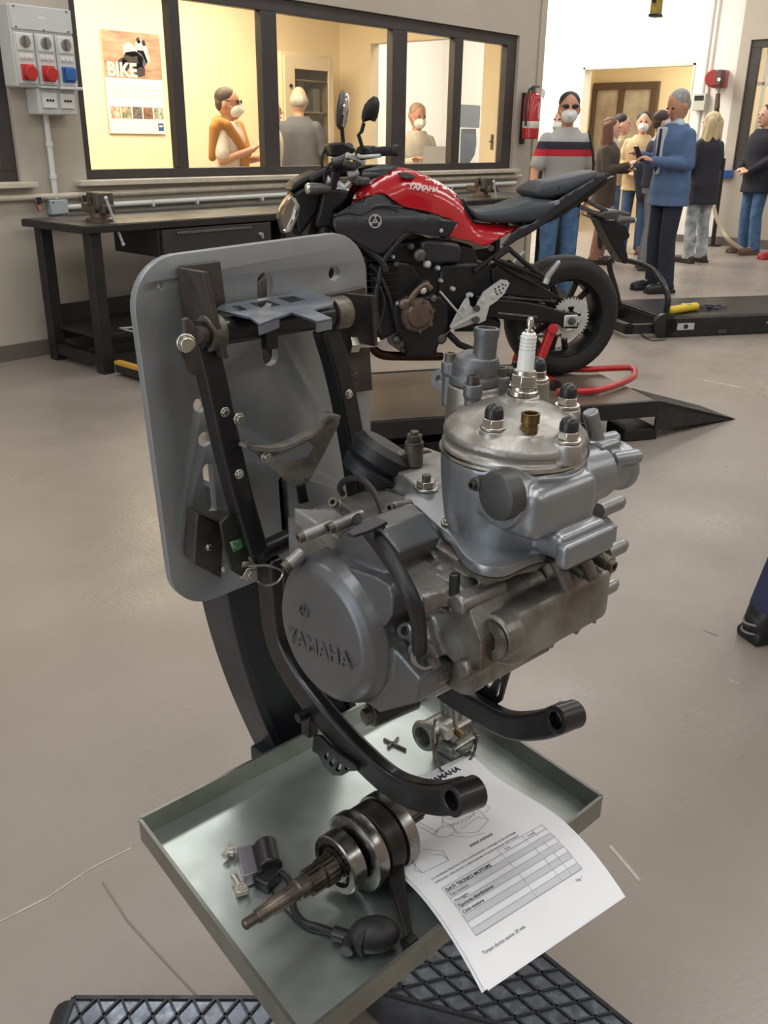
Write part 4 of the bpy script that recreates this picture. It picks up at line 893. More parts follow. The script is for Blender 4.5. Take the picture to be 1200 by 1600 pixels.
# ------------------------------------------------------------------ red motorcycle on the low lift (frame Bf: x to the rear, y away from the near side, z up)
Bf = Frame((4.223, 2.384, .20), -32)
def k1(x, y): return (420+x/5.4545, 140+y/5.4545)
def k2(x, y): return (520+x/3.5294, 240+y/3.5294)
def k3(x, y): return (540+x/4.2857, 370+y/4.2857)
def k4(x, y): return (760+x/4.8, 240+y/4.8)
def k5(x, y): return (760+x/4.8, 370+y/4.8)
def bp(q, v): return Bf.V(q[0], q[1], v)
m_red = M('red_gloss_paint', srgb(186, 18, 32), .22, 0, var=.05, scale=3, coat=.9)
m_dgrey = M('dark_grey_panel', srgb(36, 37, 42), .36, 0, var=.06, scale=6, coat=.1)
m_seat = M('seat_vinyl', srgb(62, 67, 74), .52, 0, var=.08, scale=10, bump=.06, bscale=220)
m_tyre = M('tyre_rubber', srgb(30, 30, 31), .62, 0, var=.15, scale=10)
m_eng = M('black_engine_paint', srgb(26, 26, 28), .42, .2, var=.3, scale=18, rvar=.1)
m_mgrey = M('grey_cast_metal', srgb(96, 94, 92), .42, .6, var=.2, scale=20)
m_bronze = M('bronze_cover_paint', srgb(112, 98, 88), .38, .7, var=.15, scale=16)
m_silver = M('silver_alloy', srgb(206, 207, 206), .38, .45, var=.06, scale=20)
m_chr = M('chrome_trim', srgb(226, 226, 226), .10, 1.0)
m_redfr = M('red_stand_paint', srgb(186, 34, 36), .35, 0, coat=.3)
def gpanel(poly, yf, step=9.0, both=True, it=4):
    """side panel: outline in pixels, half width yf(x, z) in bike coordinates; cut into a fine grid so that it curves; mirrored to the far side"""
    bm = bmesh.new(); f = bm.faces.new([bm.verts.new((p[0], p[1], 0)) for p in poly]); bmesh.ops.triangulate(bm, faces=[f])
    xs = [p[0] for p in poly]; ys = [p[1] for p in poly]
    for ax, lo, hi in ((0, min(xs), max(xs)), (1, min(ys), max(ys))):
        c = lo+step
        while c < hi:
            co = (c, 0, 0) if ax == 0 else (0, c, 0); no = (1, 0, 0) if ax == 0 else (0, 1, 0)
            bmesh.ops.bisect_plane(bm, geom=bm.verts[:]+bm.edges[:]+bm.faces[:], plane_co=co, plane_no=no); c += step
    bm.verts.index_update(); V = []
    for v in bm.verts:
        y = -.12
        for _ in range(it): p = Bf.V(v.co.x, v.co.y, y); y = -yf(p.x, p.z)
        V.append(Vv((p.x, y, p.z)))
    F = [tuple(v.index for v in f.verts) for f in bm.faces]; bm.free(); mb = MB().add(V, F)
    if both: mb.add([Vv((p.x, -p.y, p.z)) for p in V], [tuple(reversed(f)) for f in F])
    return mb
def interp(tab, x):
    if x <= tab[0][0]: return tab[0][1]
    for (a, va), (b, vb) in zip(tab, tab[1:]):
        if x <= b: return va+(vb-va)*(x-a)/(b-a)
    return tab[-1][1]
def solid(o, th=.004):
    md = o.modifiers.new('solid', 'SOLIDIFY'); md.thickness = th; md.offset = -1; return o
bk = Thing('motorcycle', 'red and black naked motorcycle standing on the low black lift', 'motorcycle', Bf, (-.7, 0, 0))
# --- red tank cover
rp = [k2(*p) for p in ((105, 262), (125, 215), (165, 165), (270, 115), (365, 75), (400, 79), (460, 95), (520, 122), (580, 152), (640, 190), (685, 222), (704, 245), (720, 290), (745, 340), (785, 375), (850, 390), (930, 397), (1022, 402), (960, 445), (900, 480), (840, 511), (800, 500), (740, 480), (640, 458), (690, 382), (620, 355), (540, 325), (450, 305), (385, 292), (340, 262), (300, 228), (265, 216), (220, 226), (160, 243))]
topz = []
for p in ((105, 262), (165, 160), (270, 110), (365, 72), (460, 90), (580, 148), (640, 186), (700, 240), (740, 330), (785, 372), (850, 388), (1022, 402)): q = bp(k2(*p), -.06); topz.append((q.x, q.z))
topz.sort()
def tank_w(x, z):
    zt = interp(topz, x); W = interp([(-1.3, .12), (-1.1, .17), (-.85, .175), (-.65, .13), (-.5, .115), (-.3, .12)], x)
    t = min(1, max(0, 1-(zt-z)/.12)); return max(.03, W*math.sqrt(max(0, 1-.80*t**2.2)))
tk = bk.part('tank_cover', gpanel(rp, tank_w, 7), m_red); solid(tk, .006)
# dark tank top and console
cp1 = [k2(*p) for p in ((155, 155), (165, 90), (250, 66), (355, 68), (365, 78), (270, 118), (165, 166))]
solid(bk.part('tank_console', gpanel(cp1, lambda x, z: .10 if z < 1.0 else max(.02, .10-(z-1.0)*1.0), 8), m_dgrey), .006)
tt = []
for p in ((260, 80), (365, 76), (460, 96), (580, 153), (690, 230), (720, 300), (780, 370)): q = bp(k2(*p), 0); tt.append(q)
tz = [Vv((p.x, 0, p.z-.006)) for p in tt]
bk.part('tank_top', MB().loft([[p+Vv((0, w*s, -abs(s)**2*.02)) for s in (-1, -.6, -.2, .2, .6, 1)]+[p+Vv((0, w*s, -.05)) for s in (.8, 0, -.8)] for p, w in zip(smooth_path(tz, 3), [.05, .06, .07, .075, .08, .085, .085, .085, .085, .08, .08, .08, .075, .07, .07, .07, .07, .07, .07])]), m_dgrey)
core = [bp(k2(*p), 0) for p in ((160, 180), (365, 100), (560, 160), (680, 245), (760, 390), (640, 420), (300, 330), (120, 300))]
bk.part('tank_core', MB().prism([(p.x, -.09, p.z) for p in core], (0, .18, 0)), m_eng, bevel=.01)
# fake vent and lettering on the cover
q = [bp(k2(*p), -.150) for p in ((360, 105), (400, 103), (448, 118), (450, 132), (400, 138), (370, 130))]
bk.part('vent', MB().prism([p+Vv((0, -.02, 0)) for p in q], (0, .03, 0)), m_mgrey, tk, bevel=.002)
c = bp(k2(412, 188), -.163); e = bp(k2(520, 190), -.176)
bk.part('lettering', MB().add(*text_mesh('YAMAHA', .034, plane_m((c.x, -.1735, c.z-.004), (e.x-c.x, -.012, e.z-c.z-.008), (0, .25, 1)), .0012, bold=.001, shear=.15)), M('pale_lettering', srgb(232, 214, 214), .4), tk, flat=True)
# --- black airbox side cover with round emblem
ap = [k2(*p) for p in ((5, 345), (60, 310), (130, 265), (215, 230), (262, 219), (300, 232), (345, 270), (385, 296), (450, 310), (540, 328), (620, 358), (688, 382), (650, 440), (625, 458), (520, 450), (440, 440), (390, 440), (330, 500), (270, 560), (200, 530), (120, 480), (20, 440), (0, 400))]
def air_w(x, z): return .19-.35*max(0, z-.80)-.22*max(0, .70-z)+.01*math.sin(x*9)
ac = bk.part('airbox_cover', gpanel(ap, air_w, 9), m_dgrey); solid(ac, .006)
ridge = smooth_path([bp(k2(*p), -.192) for p in ((5, 345), (85, 325), (160, 335), (240, 290), (330, 290), (385, 300))], 4)
bk.part('cover_ridge', MB().tube([p+Vv((0, .004, 0)) for p in ridge], .006, 8), m_dgrey, ac)
em = bp(k2(233, 372), -.195); R_ = .030; ed = Vv((0, -1, 0))
mb = MB().hollow(em, em+ed*.004, R_, R_*.84, 32).hollow(em, em+ed*.003, R_*.30, R_*.14, 16)
for k in range(3): a = PI/2+k*2*PI/3; d = Vv((math.cos(a), 0, math.sin(a))); mb.bar([em+ed*.002+d*R_*.2, em+ed*.002+d*R_*.86], .006, .003, ed)
for k in range(3):
    a = PI/2+k*2*PI/3; d = Vv((math.cos(a), 0, math.sin(a))); n_ = Vv((-d.z, 0, d.x))
    for s in (-1, 1): mb.bar([em+ed*.002+d*R_*.55+n_*s*.005, em+ed*.002+d*R_*.84+n_*s*.005], .002, .003, ed)
bk.part('emblem', mb, m_silver, ac)
p = bp(k2(597, 424), -.19); bk.part('cover_screw', MB().cyl(p, p+Vv((0, -.006, 0)), .009, n=16), m_silver, ac, bevel=.001)
# --- seats
def softblock(name, pts, W, par=None, mat=None, top=.07):
    P = [k for k in pts]; zs = []
    mb = gpanel(P, lambda x, z: 0, 8, both=False)
    tz2 = sorted([(Bf.V(p[0], p[1], -.03).x, Bf.V(p[0], p[1], -.03).z) for p in P], key=lambda t: t[0]); xs = [t[0] for t in tz2]
    up_ = []
    n = 24; x0, x1 = min(xs), max(xs)
    for i in range(n+1):
        x = x0+(x1-x0)*i/n; ys = []
        for a, b in zip(P, P[1:]+P[:1]):
            A = Bf.V(a[0], a[1], -.05); B_ = Bf.V(b[0], b[1], -.05)
            if (A.x-x)*(B_.x-x) <= 0 and abs(A.x-B_.x) > 1e-6: ys.append(A.z+(B_.z-A.z)*(x-A.x)/(B_.x-A.x))
        if len(ys) >= 2: up_.append((x, max(ys), min(ys)))
    rings = []
    for x, zt, zb in up_:
        w_ = W if not callable(W) else W(x); ring = []
        for k in range(20):
            a = 2*PI*k/20; c, s = math.cos(a), math.sin(a)
            ring.append(Vv((x, w_*math.copysign(abs(c)**.55, c), (zt+zb)/2+(zt-zb)/2*math.copysign(abs(s)**.6, s))))
        rings.append(ring)
    return bk.part(name, MB().loft(rings), mat or m_seat, par, ang=60)
seat_pts = [(718, 307), (726, 318), (738, 327), (747, 328), (760, 326), (791, 320), (814, 311), (829, 307), (856, 311), (857, 323), (843, 338), (829, 348), (802, 349), (760, 348), (742, 344), (728, 331)]
st1 = softblock('rider_seat', seat_pts, lambda x: interp([(-.8, .06), (-.6, .10), (-.3, .14), (-.1, .13)], x))
softblock('pillion_seat', [k4(*p) for p in ((312, 290), (345, 240), (400, 205), (490, 190), (640, 160), (800, 124), (826, 140), (822, 185), (700, 250), (560, 318), (420, 346), (340, 330))], lambda x: interp([(-.3, .11), (0, .10), (.2, .07)], x))
bk.part('seat_strap', MB().tube(smooth_path([bp(k4(*p), v) for p, v in (((490, 195), -.02), ((525, 205), -.07), ((540, 240), -.10), ((545, 270), -.105))], 5), .004, 8), m_rubber)
bk.part('seat_hook', MB().tube(smooth_path([bp(k4(*p), -.03) for p in ((258, 375), (262, 345), (300, 328), (335, 325))], 4), .005, 8), m_rubber)
# --- tail
tp1 = [k4(*p) for p in ((820, 152), (880, 144), (940, 148), (935, 165), (850, 225), (760, 290), (690, 345), (600, 400), (500, 475), (420, 540), (330, 598), (230, 650), (160, 700), (120, 690), (200, 590), (260, 545), (345, 525), (470, 400), (560, 330), (700, 250), (800, 190))]
tl_ = bk.part('tail_fairing', gpanel(tp1, lambda x, z: interp([(-.5, .13), (-.2, .125), (.05, .10), (.3, .055)], x), 9), m_dgrey); solid(tl_, .008)
tcore = [bp(k4(*p), 0) for p in ((300, 350), (560, 340), (800, 200), (920, 158), (690, 345), (500, 470), (300, 560), (180, 600))]
bk.part('subframe_cover', MB().prism([(p.x, -.085, p.z) for p in tcore], (0, .17, 0)), m_eng, bevel=.012)
q = [bp(k4(*p), -.13) for p in ((465, 368), (548, 345), (552, 375), (470, 410))]; bk.part('tail_badge', MB().prism(q, (0, .01, 0)), M('pale_grey_panel', srgb(150, 156, 164), .35, .3), tl_, bevel=.002)
fend = [k4(*p) for p in ((760, 460), (850, 470), (900, 505), (1000, 505), (1050, 540), (1080, 610), (1072, 635), (1040, 660), (1072, 815), (1060, 828), (1030, 826), (975, 740), (920, 640), (885, 570), (850, 500))]
q = [bp(p, -.05) for p in fend]; fd = bk.part('rear_fender', MB().prism(q, (0, .10, 0)), m_eng, bevel=.012, seg=3)
bk.part('tail_light', MB().prism([bp(k4(*p), -.07) for p in ((840, 462), (880, 432), (1000, 424), (1080, 440), (1086, 468), (1000, 482), (900, 502))], (0, .14, 0)), m_mgrey, fd, bevel=.012, seg=3)
for v in (-.16, .10):
    a, b = bp(k4(1000, 500), v), bp(k4(1100, 498), v); bk.part('rear_indicator', MB().capsule(a, b, .022, .014), m_mgrey, fd)
    bk.part('indicator_lens', MB().ball(b+Vv((.008, 0, 0)), (.008, .014, .014), 12, 8), M('clear_orange_lens', srgb(226, 206, 190), .15), fd)
for a, b in (((690, 392), (850, 462)), ((745, 350), (900, 432))): bk.part('fender_strut', MB().bar([bp(k4(*a), -.05), bp(k4(*b), -.05)], .03, .018, (0, 1, 0)), m_mgrey, fd, bevel=.003)
# --- wheels
def wheel(cx, R, wid, name):
    c = Vv((cx, 0, R+.004)); n = 56
    prof = [(R-.105, -wid*.40), (R-.06, -wid*.5), (R-.026, -wid*.47), (R-.006, -wid*.3), (R, 0), (R-.006, wid*.3), (R-.026, wid*.47), (R-.06, wid*.5), (R-.105, wid*.40), (R-.11, 0)]
    w_ = bk.part(name, MB().lathe(c, (0, 1, 0), prof, n, False, True), m_tyre, ang=60)
    rim = bk.part('rim', MB().lathe(c, (0, 1, 0), [(R-.100, -wid*.42), (R-.110, -wid*.42), (R-.125, -wid*.30), (R-.13, 0), (R-.125, wid*.30), (R-.110, wid*.42), (R-.100, wid*.42), (R-.100, 0)], n, False, True), m_eng, w_, ang=50)
    for k in range(10):
        a = 2*PI*k/10+(.09 if k % 2 else -.09); d = Vv((math.cos(a), 0, math.sin(a))); bk.part('spoke', MB().bar([c+d*.05, c+d*(R-.125)], .022, .03, (0, 1, 0)), m_eng, w_, bevel=.005)
    bk.part('hub', MB().cyl(c+Vv((0, -.08, 0)), c+Vv((0, .08, 0)), .055, n=28), m_eng, w_, bevel=.004)
    return c, w_
wc, wr = wheel(-.062, .306, .180, 'rear_wheel'); fc, wf = wheel(-1.435, .30, .12, 'front_wheel')
sc_ = wc+Vv((0, -.10, 0))
mb = MB().lathe(sc_, (0, 1, 0), [(.062, 0), (.098, 0), (.098, .006), (.062, .006)], 48, False, True)
spk = bk.part('sprocket', mb, m_silver, wr)
for k in range(36): a = 2*PI*k/36; d = Vv((math.cos(a), 0, math.sin(a))); bk.part('sprocket_tooth', MB().box(sc_+d*.102+Vv((0, .003, 0)), (.010, .005, .008), m=Matrix.Rotation(-a, 3, 'Y')), m_silver, wr)
for k in range(6): a = 2*PI*k/6; d = Vv((math.cos(a), 0, math.sin(a))); bk.part('sprocket_arm', MB().bar([sc_+d*.04, sc_+d*.07], .02, .006, Vv((-d.z, 0, d.x))), m_silver, wr)
bk.part('brake_disc', MB().hollow(wc+Vv((0, .09, 0)), wc+Vv((0, .095, 0)), .122, .085, 40), m_silver, wr)
for s in (-1, 1): bk.part('brake_disc', MB().hollow(fc+Vv((0, s*.075, 0)), fc+Vv((0, s*.08, 0)), .141, .10, 40), m_silver, wf)
# --- swingarm, chain, axle block
sw = [k5(*p) for p in ((-80, 440), (100, 470), (300, 488), (430, 515), (560, 555), (690, 580), (690, 690), (600, 690), (540, 655), (400, 650), (200, 632), (60, 610), (-60, 600))]
so_ = bk.part('swingarm', MB().prism([bp(p, -.145) for p in sw], (0, .035, 0)), m_eng, bevel=.008, seg=3); bk.part('swingarm', MB().prism([bp(p, -.145)+Vv((0, .255, 0)) for p in sw], (0, .035, 0)), m_eng, bevel=.008, seg=3)
bk.part('swingarm_rib', MB().tube([bp(k5(*p), -.148) for p in ((80, 572), (250, 590), (380, 605))], .007, 8), m_mgrey, so_)
a = bp(k5(632, 630), -.150); bk.part('axle_block', MB().box(a, (.075, .012, .06)), m_silver, so_, bevel=.006); bk.part('axle_nut', MB().hexn(a+Vv((0, -.006, 0)), a+Vv((0, -.022, 0)), .021).cyl(a+Vv((0, -.02, 0)), a+Vv((0, -.030, 0)), .012), m_mgrey, so_, bevel=.002)
# chain runs
for (p0_, p1_) in ((k5(100, 450), k5(520, 480)), (k5(240, 760), k5(560, 735))):
    A, B_ = bp(p0_, -.115), bp(p1_, -.105); ch = bk.part('chain', MB().bar([A, B_], .010, .010, (0, 1, 0)), m_mgrey)
    for k in range(16): q = A.lerp(B_, (k+.5)/16); bk.part('chain_link', MB().box(q, (.016, .016, .012), m=Matrix.Rotation(-math.atan2(B_.z-A.z, B_.x-A.x), 3, 'Y')), m_mgrey, ch, bevel=.002)
bk.part('chain_guard', MB().prism([bp(k5(*p), -.125) for p in ((180, 170), (350, 330), (470, 400), (560, 460), (440, 470), (200, 440), (60, 430), (40, 250))], (0, .02, 0)), m_eng, bevel=.006)
bk.part('hugger', MB().prism([bp(k5(*p), -.07) for p in ((60, 200), (180, 210), (320, 300), (430, 370), (300, 400), (100, 420))], (0, .14, 0)), m_eng, bevel=.01)
# --- engine of the motorcycle
def blk(name, pts, v0, v1, mat, bv=.012, par=None): return bk.part(name, MB().prism([bp(p, v0) for p in pts], (0, v1-v0, 0)), mat, par, bevel=bv, seg=3)
cs = blk('crankcase', [k3(*p) for p in ((330, 430), (420, 390), (640, 400), (690, 480), (690, 620), (640, 690), (600, 800), (420, 815), (390, 700), (340, 640), (320, 520))], -.17, .17, m_eng)
blk('cylinder_block', [k3(*p) for p in ((180, 420), (150, 180), (300, 160), (460, 180), (520, 300), (470, 400), (400, 440), (350, 640), (240, 700), (200, 640))], -.13, .15, m_eng)
blk('throttle_body', [k3(*p) for p in ((500, 30), (560, 10), (760, 40), (790, 90), (770, 180), (560, 180), (510, 130))], -.15, .12, m_dgrey, .02)
blk('oil_sump', [k3(*p) for p in ((400, 690), (610, 690), (620, 800), (480, 812), (400, 800))], -.12, .12, M('dark_blue_sump', srgb(22, 25, 36), .45, .3))
g_ = bp(k3(490, 530), -.20)
gc = bk.part('generator_cover', MB().lathe(g_+Vv((0, .03, 0)), (0, -1, 0), [(.082, 0), (.082, .018), (.074, .028), (.058, .032), (.052, .040), (.042, .042), (0, .042)], 40), m_bronze)
for k in range(7): a = 2*PI*k/7+.3; p = g_+Vv((math.cos(a)*.072, .008, math.sin(a)*.072)); bk.part('cover_bolt', MB().cyl(p, p+Vv((0, -.018, 0)), .010, n=12), m_bronze, gc, bevel=.001)
bk.part('cover_lobe', MB().tube(smooth_path([bp(k3(*p), -.185) for p in ((420, 440), (470, 370), (530, 320), (570, 350))], 5), .016, 12), m_bronze, gc)
for (x, y, r, v, mt) in ((400, 455, .030, -.19, m_bronze), (520, 360, .018, -.19, m_silver), (540, 320, .020, -.18, m_mgrey), (500, 125, .030, -.16, m_mgrey), (550, 185, .018, -.15, m_silver), (340, 185, .018, -.14, m_mgrey), (210, 290, .012, -.14, m_silver), (590, 415, .020, -.17, m_mgrey), (345, 445, .012, -.16, m_silver), (390, 760, .014, -.13, m_mgrey), (345, 690, .022, -.14, m_mgrey), (620, 210, .012, -.14, m_silver), (640, 295, .010, -.14, m_silver), (318, 135, .010, -.15, m_silver), (440, 65, .016, -.15, m_mgrey), (720, 350, .012, -.15, m_silver), (640, 680, .03, -.16, m_mgrey), (840, 390, .012, -.17, m_silver)):
    p = bp(k3(x, y), v); bk.part('engine_fitting', MB().lathe(p+Vv((0, .02, 0)), (0, -1, 0), [(r, 0), (r, .02), (r*.8, .028), (r*.5, .032)], 16), mt, cs)
for k in range(6): z = .42+k*.03; p = bp(k3(250, 300), -.14); bk.part('cooling_fin', MB().box((p.x, -.02, z+.06), (.16, .27, .006)), m_eng, cs)
bk.part('clutch_hose', MB().tube(smooth_path([bp(k3(*p), -.16) for p in ((200, 280), (260, 420), (240, 560), (200, 640), (190, 700))], 5), .006, 10), m_rubber)
bk.part('coolant_hose', MB().tube(smooth_path([bp(k3(*p), -.15) for p in ((160, 180), (230, 260), (300, 420), (330, 560))], 5), .010, 12), m_rubber)
bk.part('exhaust_pipe', MB().tube(smooth_path([bp(k3(*p), v) for p, v in (((165, 380), -.08), ((150, 560), -.09), ((165, 700), -.09), ((230, 785), -.08), ((400, 800), -.06), ((640, 800), 0))], 6), .022, 14), M('blued_exhaust', srgb(70, 44, 40), .35, .8, var=.2, scale=10))
bk.part('radiator', MB().prism([bp(k3(*p), -.16) for p in ((20, 100), (150, 130), (150, 480), (40, 470))], (0, .32, 0)), m_eng, bevel=.01)
q = bp(k3(160, 455), -.16); bk.part('radiator_cap', MB().cyl(q, q+Vv((0, -.012, 0)), .02), M('pale_yellow_tag', srgb(168, 160, 120), .5))
blk('inner_mass', [k3(*p) for p in ((130, 60), (300, 40), (500, 10), (700, 30), (860, 60), (900, 180), (860, 420), (700, 640), (620, 700), (420, 420), (200, 400))], -.10, .10, m_eng, .02)
blk('pivot_plate', [k3(*p) for p in ((640, 180), (860, 170), (980, 180), (1000, 330), (900, 480), (1050, 560), (1040, 640), (880, 640), (700, 640), (600, 480))], -.115, .115, m_eng, .02)
# frame tubes
for pts, r, v in ((((95, 40), (180, 110), (245, 175), (270, 230)), .017, -.17), (((385, -10), (300, 90), (245, 170)), .015, -.17), (((245, 170), (200, 420), (230, 640)), .014, -.15)):
    P = smooth_path([bp(k3(*p), v) for p in pts], 5); bk.part('frame_tube', MB().tube(P, r, 12), m_dgrey)
for pts in (((860, 230), (980, 140), (1090, 60)), ((1000, 160), (1120, 240), (1280, 320))): bk.part('subframe_tube', MB().tube([bp(k3(*p), -.13) for p in pts], .011, 10), m_eng)
# shock spring, rear peg hangers, foot controls
def coil(a, b, R, r, n):
    a = Vv(a); b = Vv(b); ax, u_, v_ = basis(b-a); L = (b-a).length
    return MB().tube([a+ax*(L*k/(n*12))+u_*(R*math.cos(2*PI*k/12))+v_*(R*math.sin(2*PI*k/12)) for k in range(n*12+1)], r, 6)
sa, sb = bp(k3(690, 225), -.05), bp(k3(820, 215), -.05); bk.part('shock_spring', coil(sa, sb, .036, .008, 3), m_silver); bk.part('shock_body', MB().cyl(sa+Vv((-.05, 0, .01)), sb+Vv((.06, 0, -.01)), .02), m_mgrey)
sa, sb = bp(k3(870, 275), -.04), bp(k3(960, 270), -.04); bk.part('shock_spring', coil(sa, sb, .034, .007, 3), m_mgrey)
hg = bk.part('heel_guard', weld(MB().add(*sheet([(lambda p: (p.x, p.z))(bp(k3(*q), -.19)) for q in ((880, 440), (920, 370), (980, 325), (1040, 285), (1080, 290), (1097, 312), (1062, 380), (1010, 430), (962, 462), (935, 560), (885, 582), (862, 500))],
    [circ((lambda p: (p.x, p.z))(bp(k3(*q), -.19)), .0055, 10) for q in ((1000, 350), (1025, 335), (1050, 320), (1005, 370), (1030, 357), (1055, 345), (1015, 385), (1040, 375), (1070, 325))], .006, plane_m((0, -.19, 0), (1, 0, 0), (0, 0, 1))))), m_silver, ang=25)
bk.part('peg_bracket', MB().prism([bp(k3(*p), -.18) for p in ((697, 605), (740, 520), (785, 440), (820, 388), (836, 460), (882, 500), (890, 570), (790, 605), (720, 625))], (0, .008, 0)), m_silver, hg, bevel=.002)
for q, r in (((880, 480), .016), ((800, 475), .010), ((875, 555), .018), ((925, 430), .012), ((990, 395), .012), ((715, 628), .010), ((820, 390), .009)): p = bp(k3(*q), -.195); bk.part('bracket_bolt', MB().cyl(p+Vv((0, .012, 0)), p+Vv((0, -.004, 0)), r, n=14), m_mgrey if r > .015 else m_silver, hg, bevel=.001)
p = bp(k3(870, 590), -.19); bk.part('foot_peg', MB().box(p+Vv((0, -.05, -.02)), (.03, .10, .022)), m_mgrey, hg, bevel=.004)
bk.part('shift_rod', MB().cyl(bp(k3(632, 365), -.20), bp(k3(788, 545), -.20), .005, n=10), m_silver); bk.part('shift_lever', MB().bar([bp(k3(700, 605), -.2), bp(k3(870, 520), -.2)], .010, .014, (0, 1, 0)), m_silver)
bk.part('side_stand', MB().tube([bp(k3(*p), -.17) for p in ((690, 650), (760, 720), (860, 760))], .016, 10), m_eng)
hr = bk.part('peg_hanger', MB().tube([bp(k4(*p), -.14) for p in ((60, 790), (250, 860), (450, 955))], .011, 10).tube([bp(k4(*p), -.14) for p in ((170, 715), (300, 830), (440, 935))], .012, 10).tube([bp(k4(*p), -.14) for p in ((60, 790), (170, 715))], .012, 10), m_eng)
bk.part('passenger_peg', MB().capsule(bp(k4(455, 930), -.15), bp(k4(540, 815), -.19), .016, .010).cyl(bp(k4(440, 975), -.15), bp(k4(460, 920), -.15), .016), m_silver, hr)
bk.part('passenger_peg', MB().capsule(bp(k4(200, 832), .15), bp(k4(278, 745), .15), .012, .009), m_silver, hr)
p = bp(k4(32, 707), -.13); bk.part('frame_plug', MB().cyl(p, p+Vv((0, -.01, 0)), .014), m_mgrey)
# --- fork, headlight, bars
fk = Vv((.42, 0, .907))
for s in (-1, 1):
    lo_, hi_ = Vv((-1.435, s*.10, .30)), bp(k1(560, 700), -.10); hi_.y = s*.10
    f_ = bk.part('fork_leg', MB().cyl(lo_.lerp(hi_, .45), hi_, .027, n=20), m_eng); bk.part('fork_slider', MB().cyl(lo_, lo_.lerp(hi_, .52), .030, n=20), m_eng, f_); bk.part('fork_seal', MB().cyl(lo_.lerp(hi_, .50), lo_.lerp(hi_, .585), .034, n=20), m_mgrey, f_, bevel=.003)
    bk.part('fork_cover', MB().prism([p if s < 0 else Vv((p.x, -p.y, p.z)) for p in [bp(k1(*q), -.14) for q in ((470, 830), (560, 850), (690, 860), (660, 950), (560, 1030), (540, 1160), (430, 1180), (400, 1150), (440, 1000))]], (0, s*-.04, 0)), m_eng, f_, bevel=.01)
for zz in (0, .17):
    c = Vv((-1.17-.06*(zz/.17)*0-.075*(1-zz/.17), 0, .80+zz)); bk.part('triple_clamp', MB().box(c, (.07, .26, .035)), m_mgrey, bevel=.01)
hl = [bp(k1(*p), -.075) for p in ((190, 890), (330, 800), (460, 800), (480, 900), (430, 1050), (330, 1180), (255, 1270), (220, 1110), (240, 990))]
hb = bk.part('headlight_shell', MB().prism(hl, (0, .15, 0)), m_eng, bevel=.02, seg=3)
ln = [bp(k1(*p), 0) for p in ((95, 1090), (110, 1010), (150, 945), (195, 898), (240, 985), (215, 1085), (165, 1195), (125, 1205))]
mb = MB(); cen = sum(ln, Vv())/len(ln)
mb.loft([[p+Vv((0, -.075, 0)) for p in ln]] + [[cen+(p-cen)*k+Vv((-d, y, 0)) for p in ln] for k, y, d in ((1.05, -.05, .005), (1.08, 0, .01), (1.05, .05, .005))] + [[p+Vv((0, .075, 0)) for p in ln]])
bk.part('headlight_lens', mb, M('headlight_glass', srgb(150, 142, 130), .08, .7, var=.1, scale=6), hb, ang=50)
rim_ = [bp(k1(*p), -.08) for p in ((195, 898), (240, 985), (215, 1085), (165, 1195), (125, 1205))]; bk.part('headlight_trim', MB().tube(rim_, .010, 8), m_chr, hb)
bk.part('headlight_cowl', MB().prism([bp(k1(*p), -.085) for p in ((185, 880), (215, 800), (330, 730), (430, 690), (480, 740), (460, 800), (330, 800))], (0, .17, 0)), m_eng, hb, bevel=.015, seg=3)
for s in (-1, 1):
    p = bp(k1(365, 845), -.14); p.y = s*.14; o = bk.part('front_indicator', MB().capsule(p+Vv((.07, 0, 0)), p, .020, .027), m_mgrey, hb); bk.part('indicator_lens', MB().ball(p+Vv((-.015, 0, 0)), (.018, .024, .026), 14, 8), m_chr, hb)
g0, g1 = bp(k1(780, 540), -.24), bp(k1(1070, 520), -.38)
def bar_side(s):
    def Y(p): return Vv((p.x, p.y*s, p.z))
    hbp = smooth_path([Vv((-1.20, .0, 1.0)), Y(Vv((-1.20, -.10, 1.03))), Y(g0), Y(g1)], 5)
    h = bk.part('handlebar', MB().tube(hbp, .013, 12), m_eng)
    bk.part('grip', MB().cyl(Y(g0.lerp(g1, .4)), Y(g1), .0195, n=18), m_rubber, h, bevel=.003); bk.part('grip_end', MB().lathe(Y(g1), Y(g1)-Y(g0), [(.021, -.008), (.024, 0), (.024, .012), (.018, .022)], 18), m_rubber, h)
    bk.part('switch_housing', MB().capsule(Y(g0.lerp(g1, .05)), Y(g0.lerp(g1, .38)), .030, .026), m_eng, h)
    lv0 = Y(bp(k1(665, 560), -.22)); bk.part('lever', MB().tube(smooth_path([Y(g0.lerp(g1, .15))+Vv((-.03, 0, -.01)), Y(g0.lerp(g1, .5))+Vv((-.07, 0, -.02)), Y(g1)+Vv((-.06, 0, -.02))], 5), .008, 10), m_silver, h)
    return h
bar_side(-1 if False else 1); bar_side(-1)
for pts, r, mt, v in ((((490, 770), (560, 790), (650, 860)), .022, m_silver, -.10), (((660, 560), (740, 580), (820, 620)), .012, m_silver, -.22), (((640, 620), (720, 650), (800, 600)), .014, m_mgrey, -.2), (((670, 730), (720, 720), (760, 700)), .016, m_silver, -.08), (((540, 620), (620, 600), (690, 560)), .018, m_mgrey, -.12), (((350, 780), (450, 720), (560, 680)), .020, m_eng, -.08), (((470, 740), (560, 690), (680, 680)), .03, m_eng, -.05), (((560, 850), (640, 840), (690, 790)), .012, m_silver, -.11)):
    bk.part('bar_clamp', MB().tube([bp(k1(*p), v) for p in pts], r, 12), mt)
bk.part('brake_hose', MB().tube(smooth_path([bp(k1(*p), .05) for p in ((640, 520), (520, 470), (460, 560), (455, 660), (480, 780))], 6), .006, 8), m_rubber)
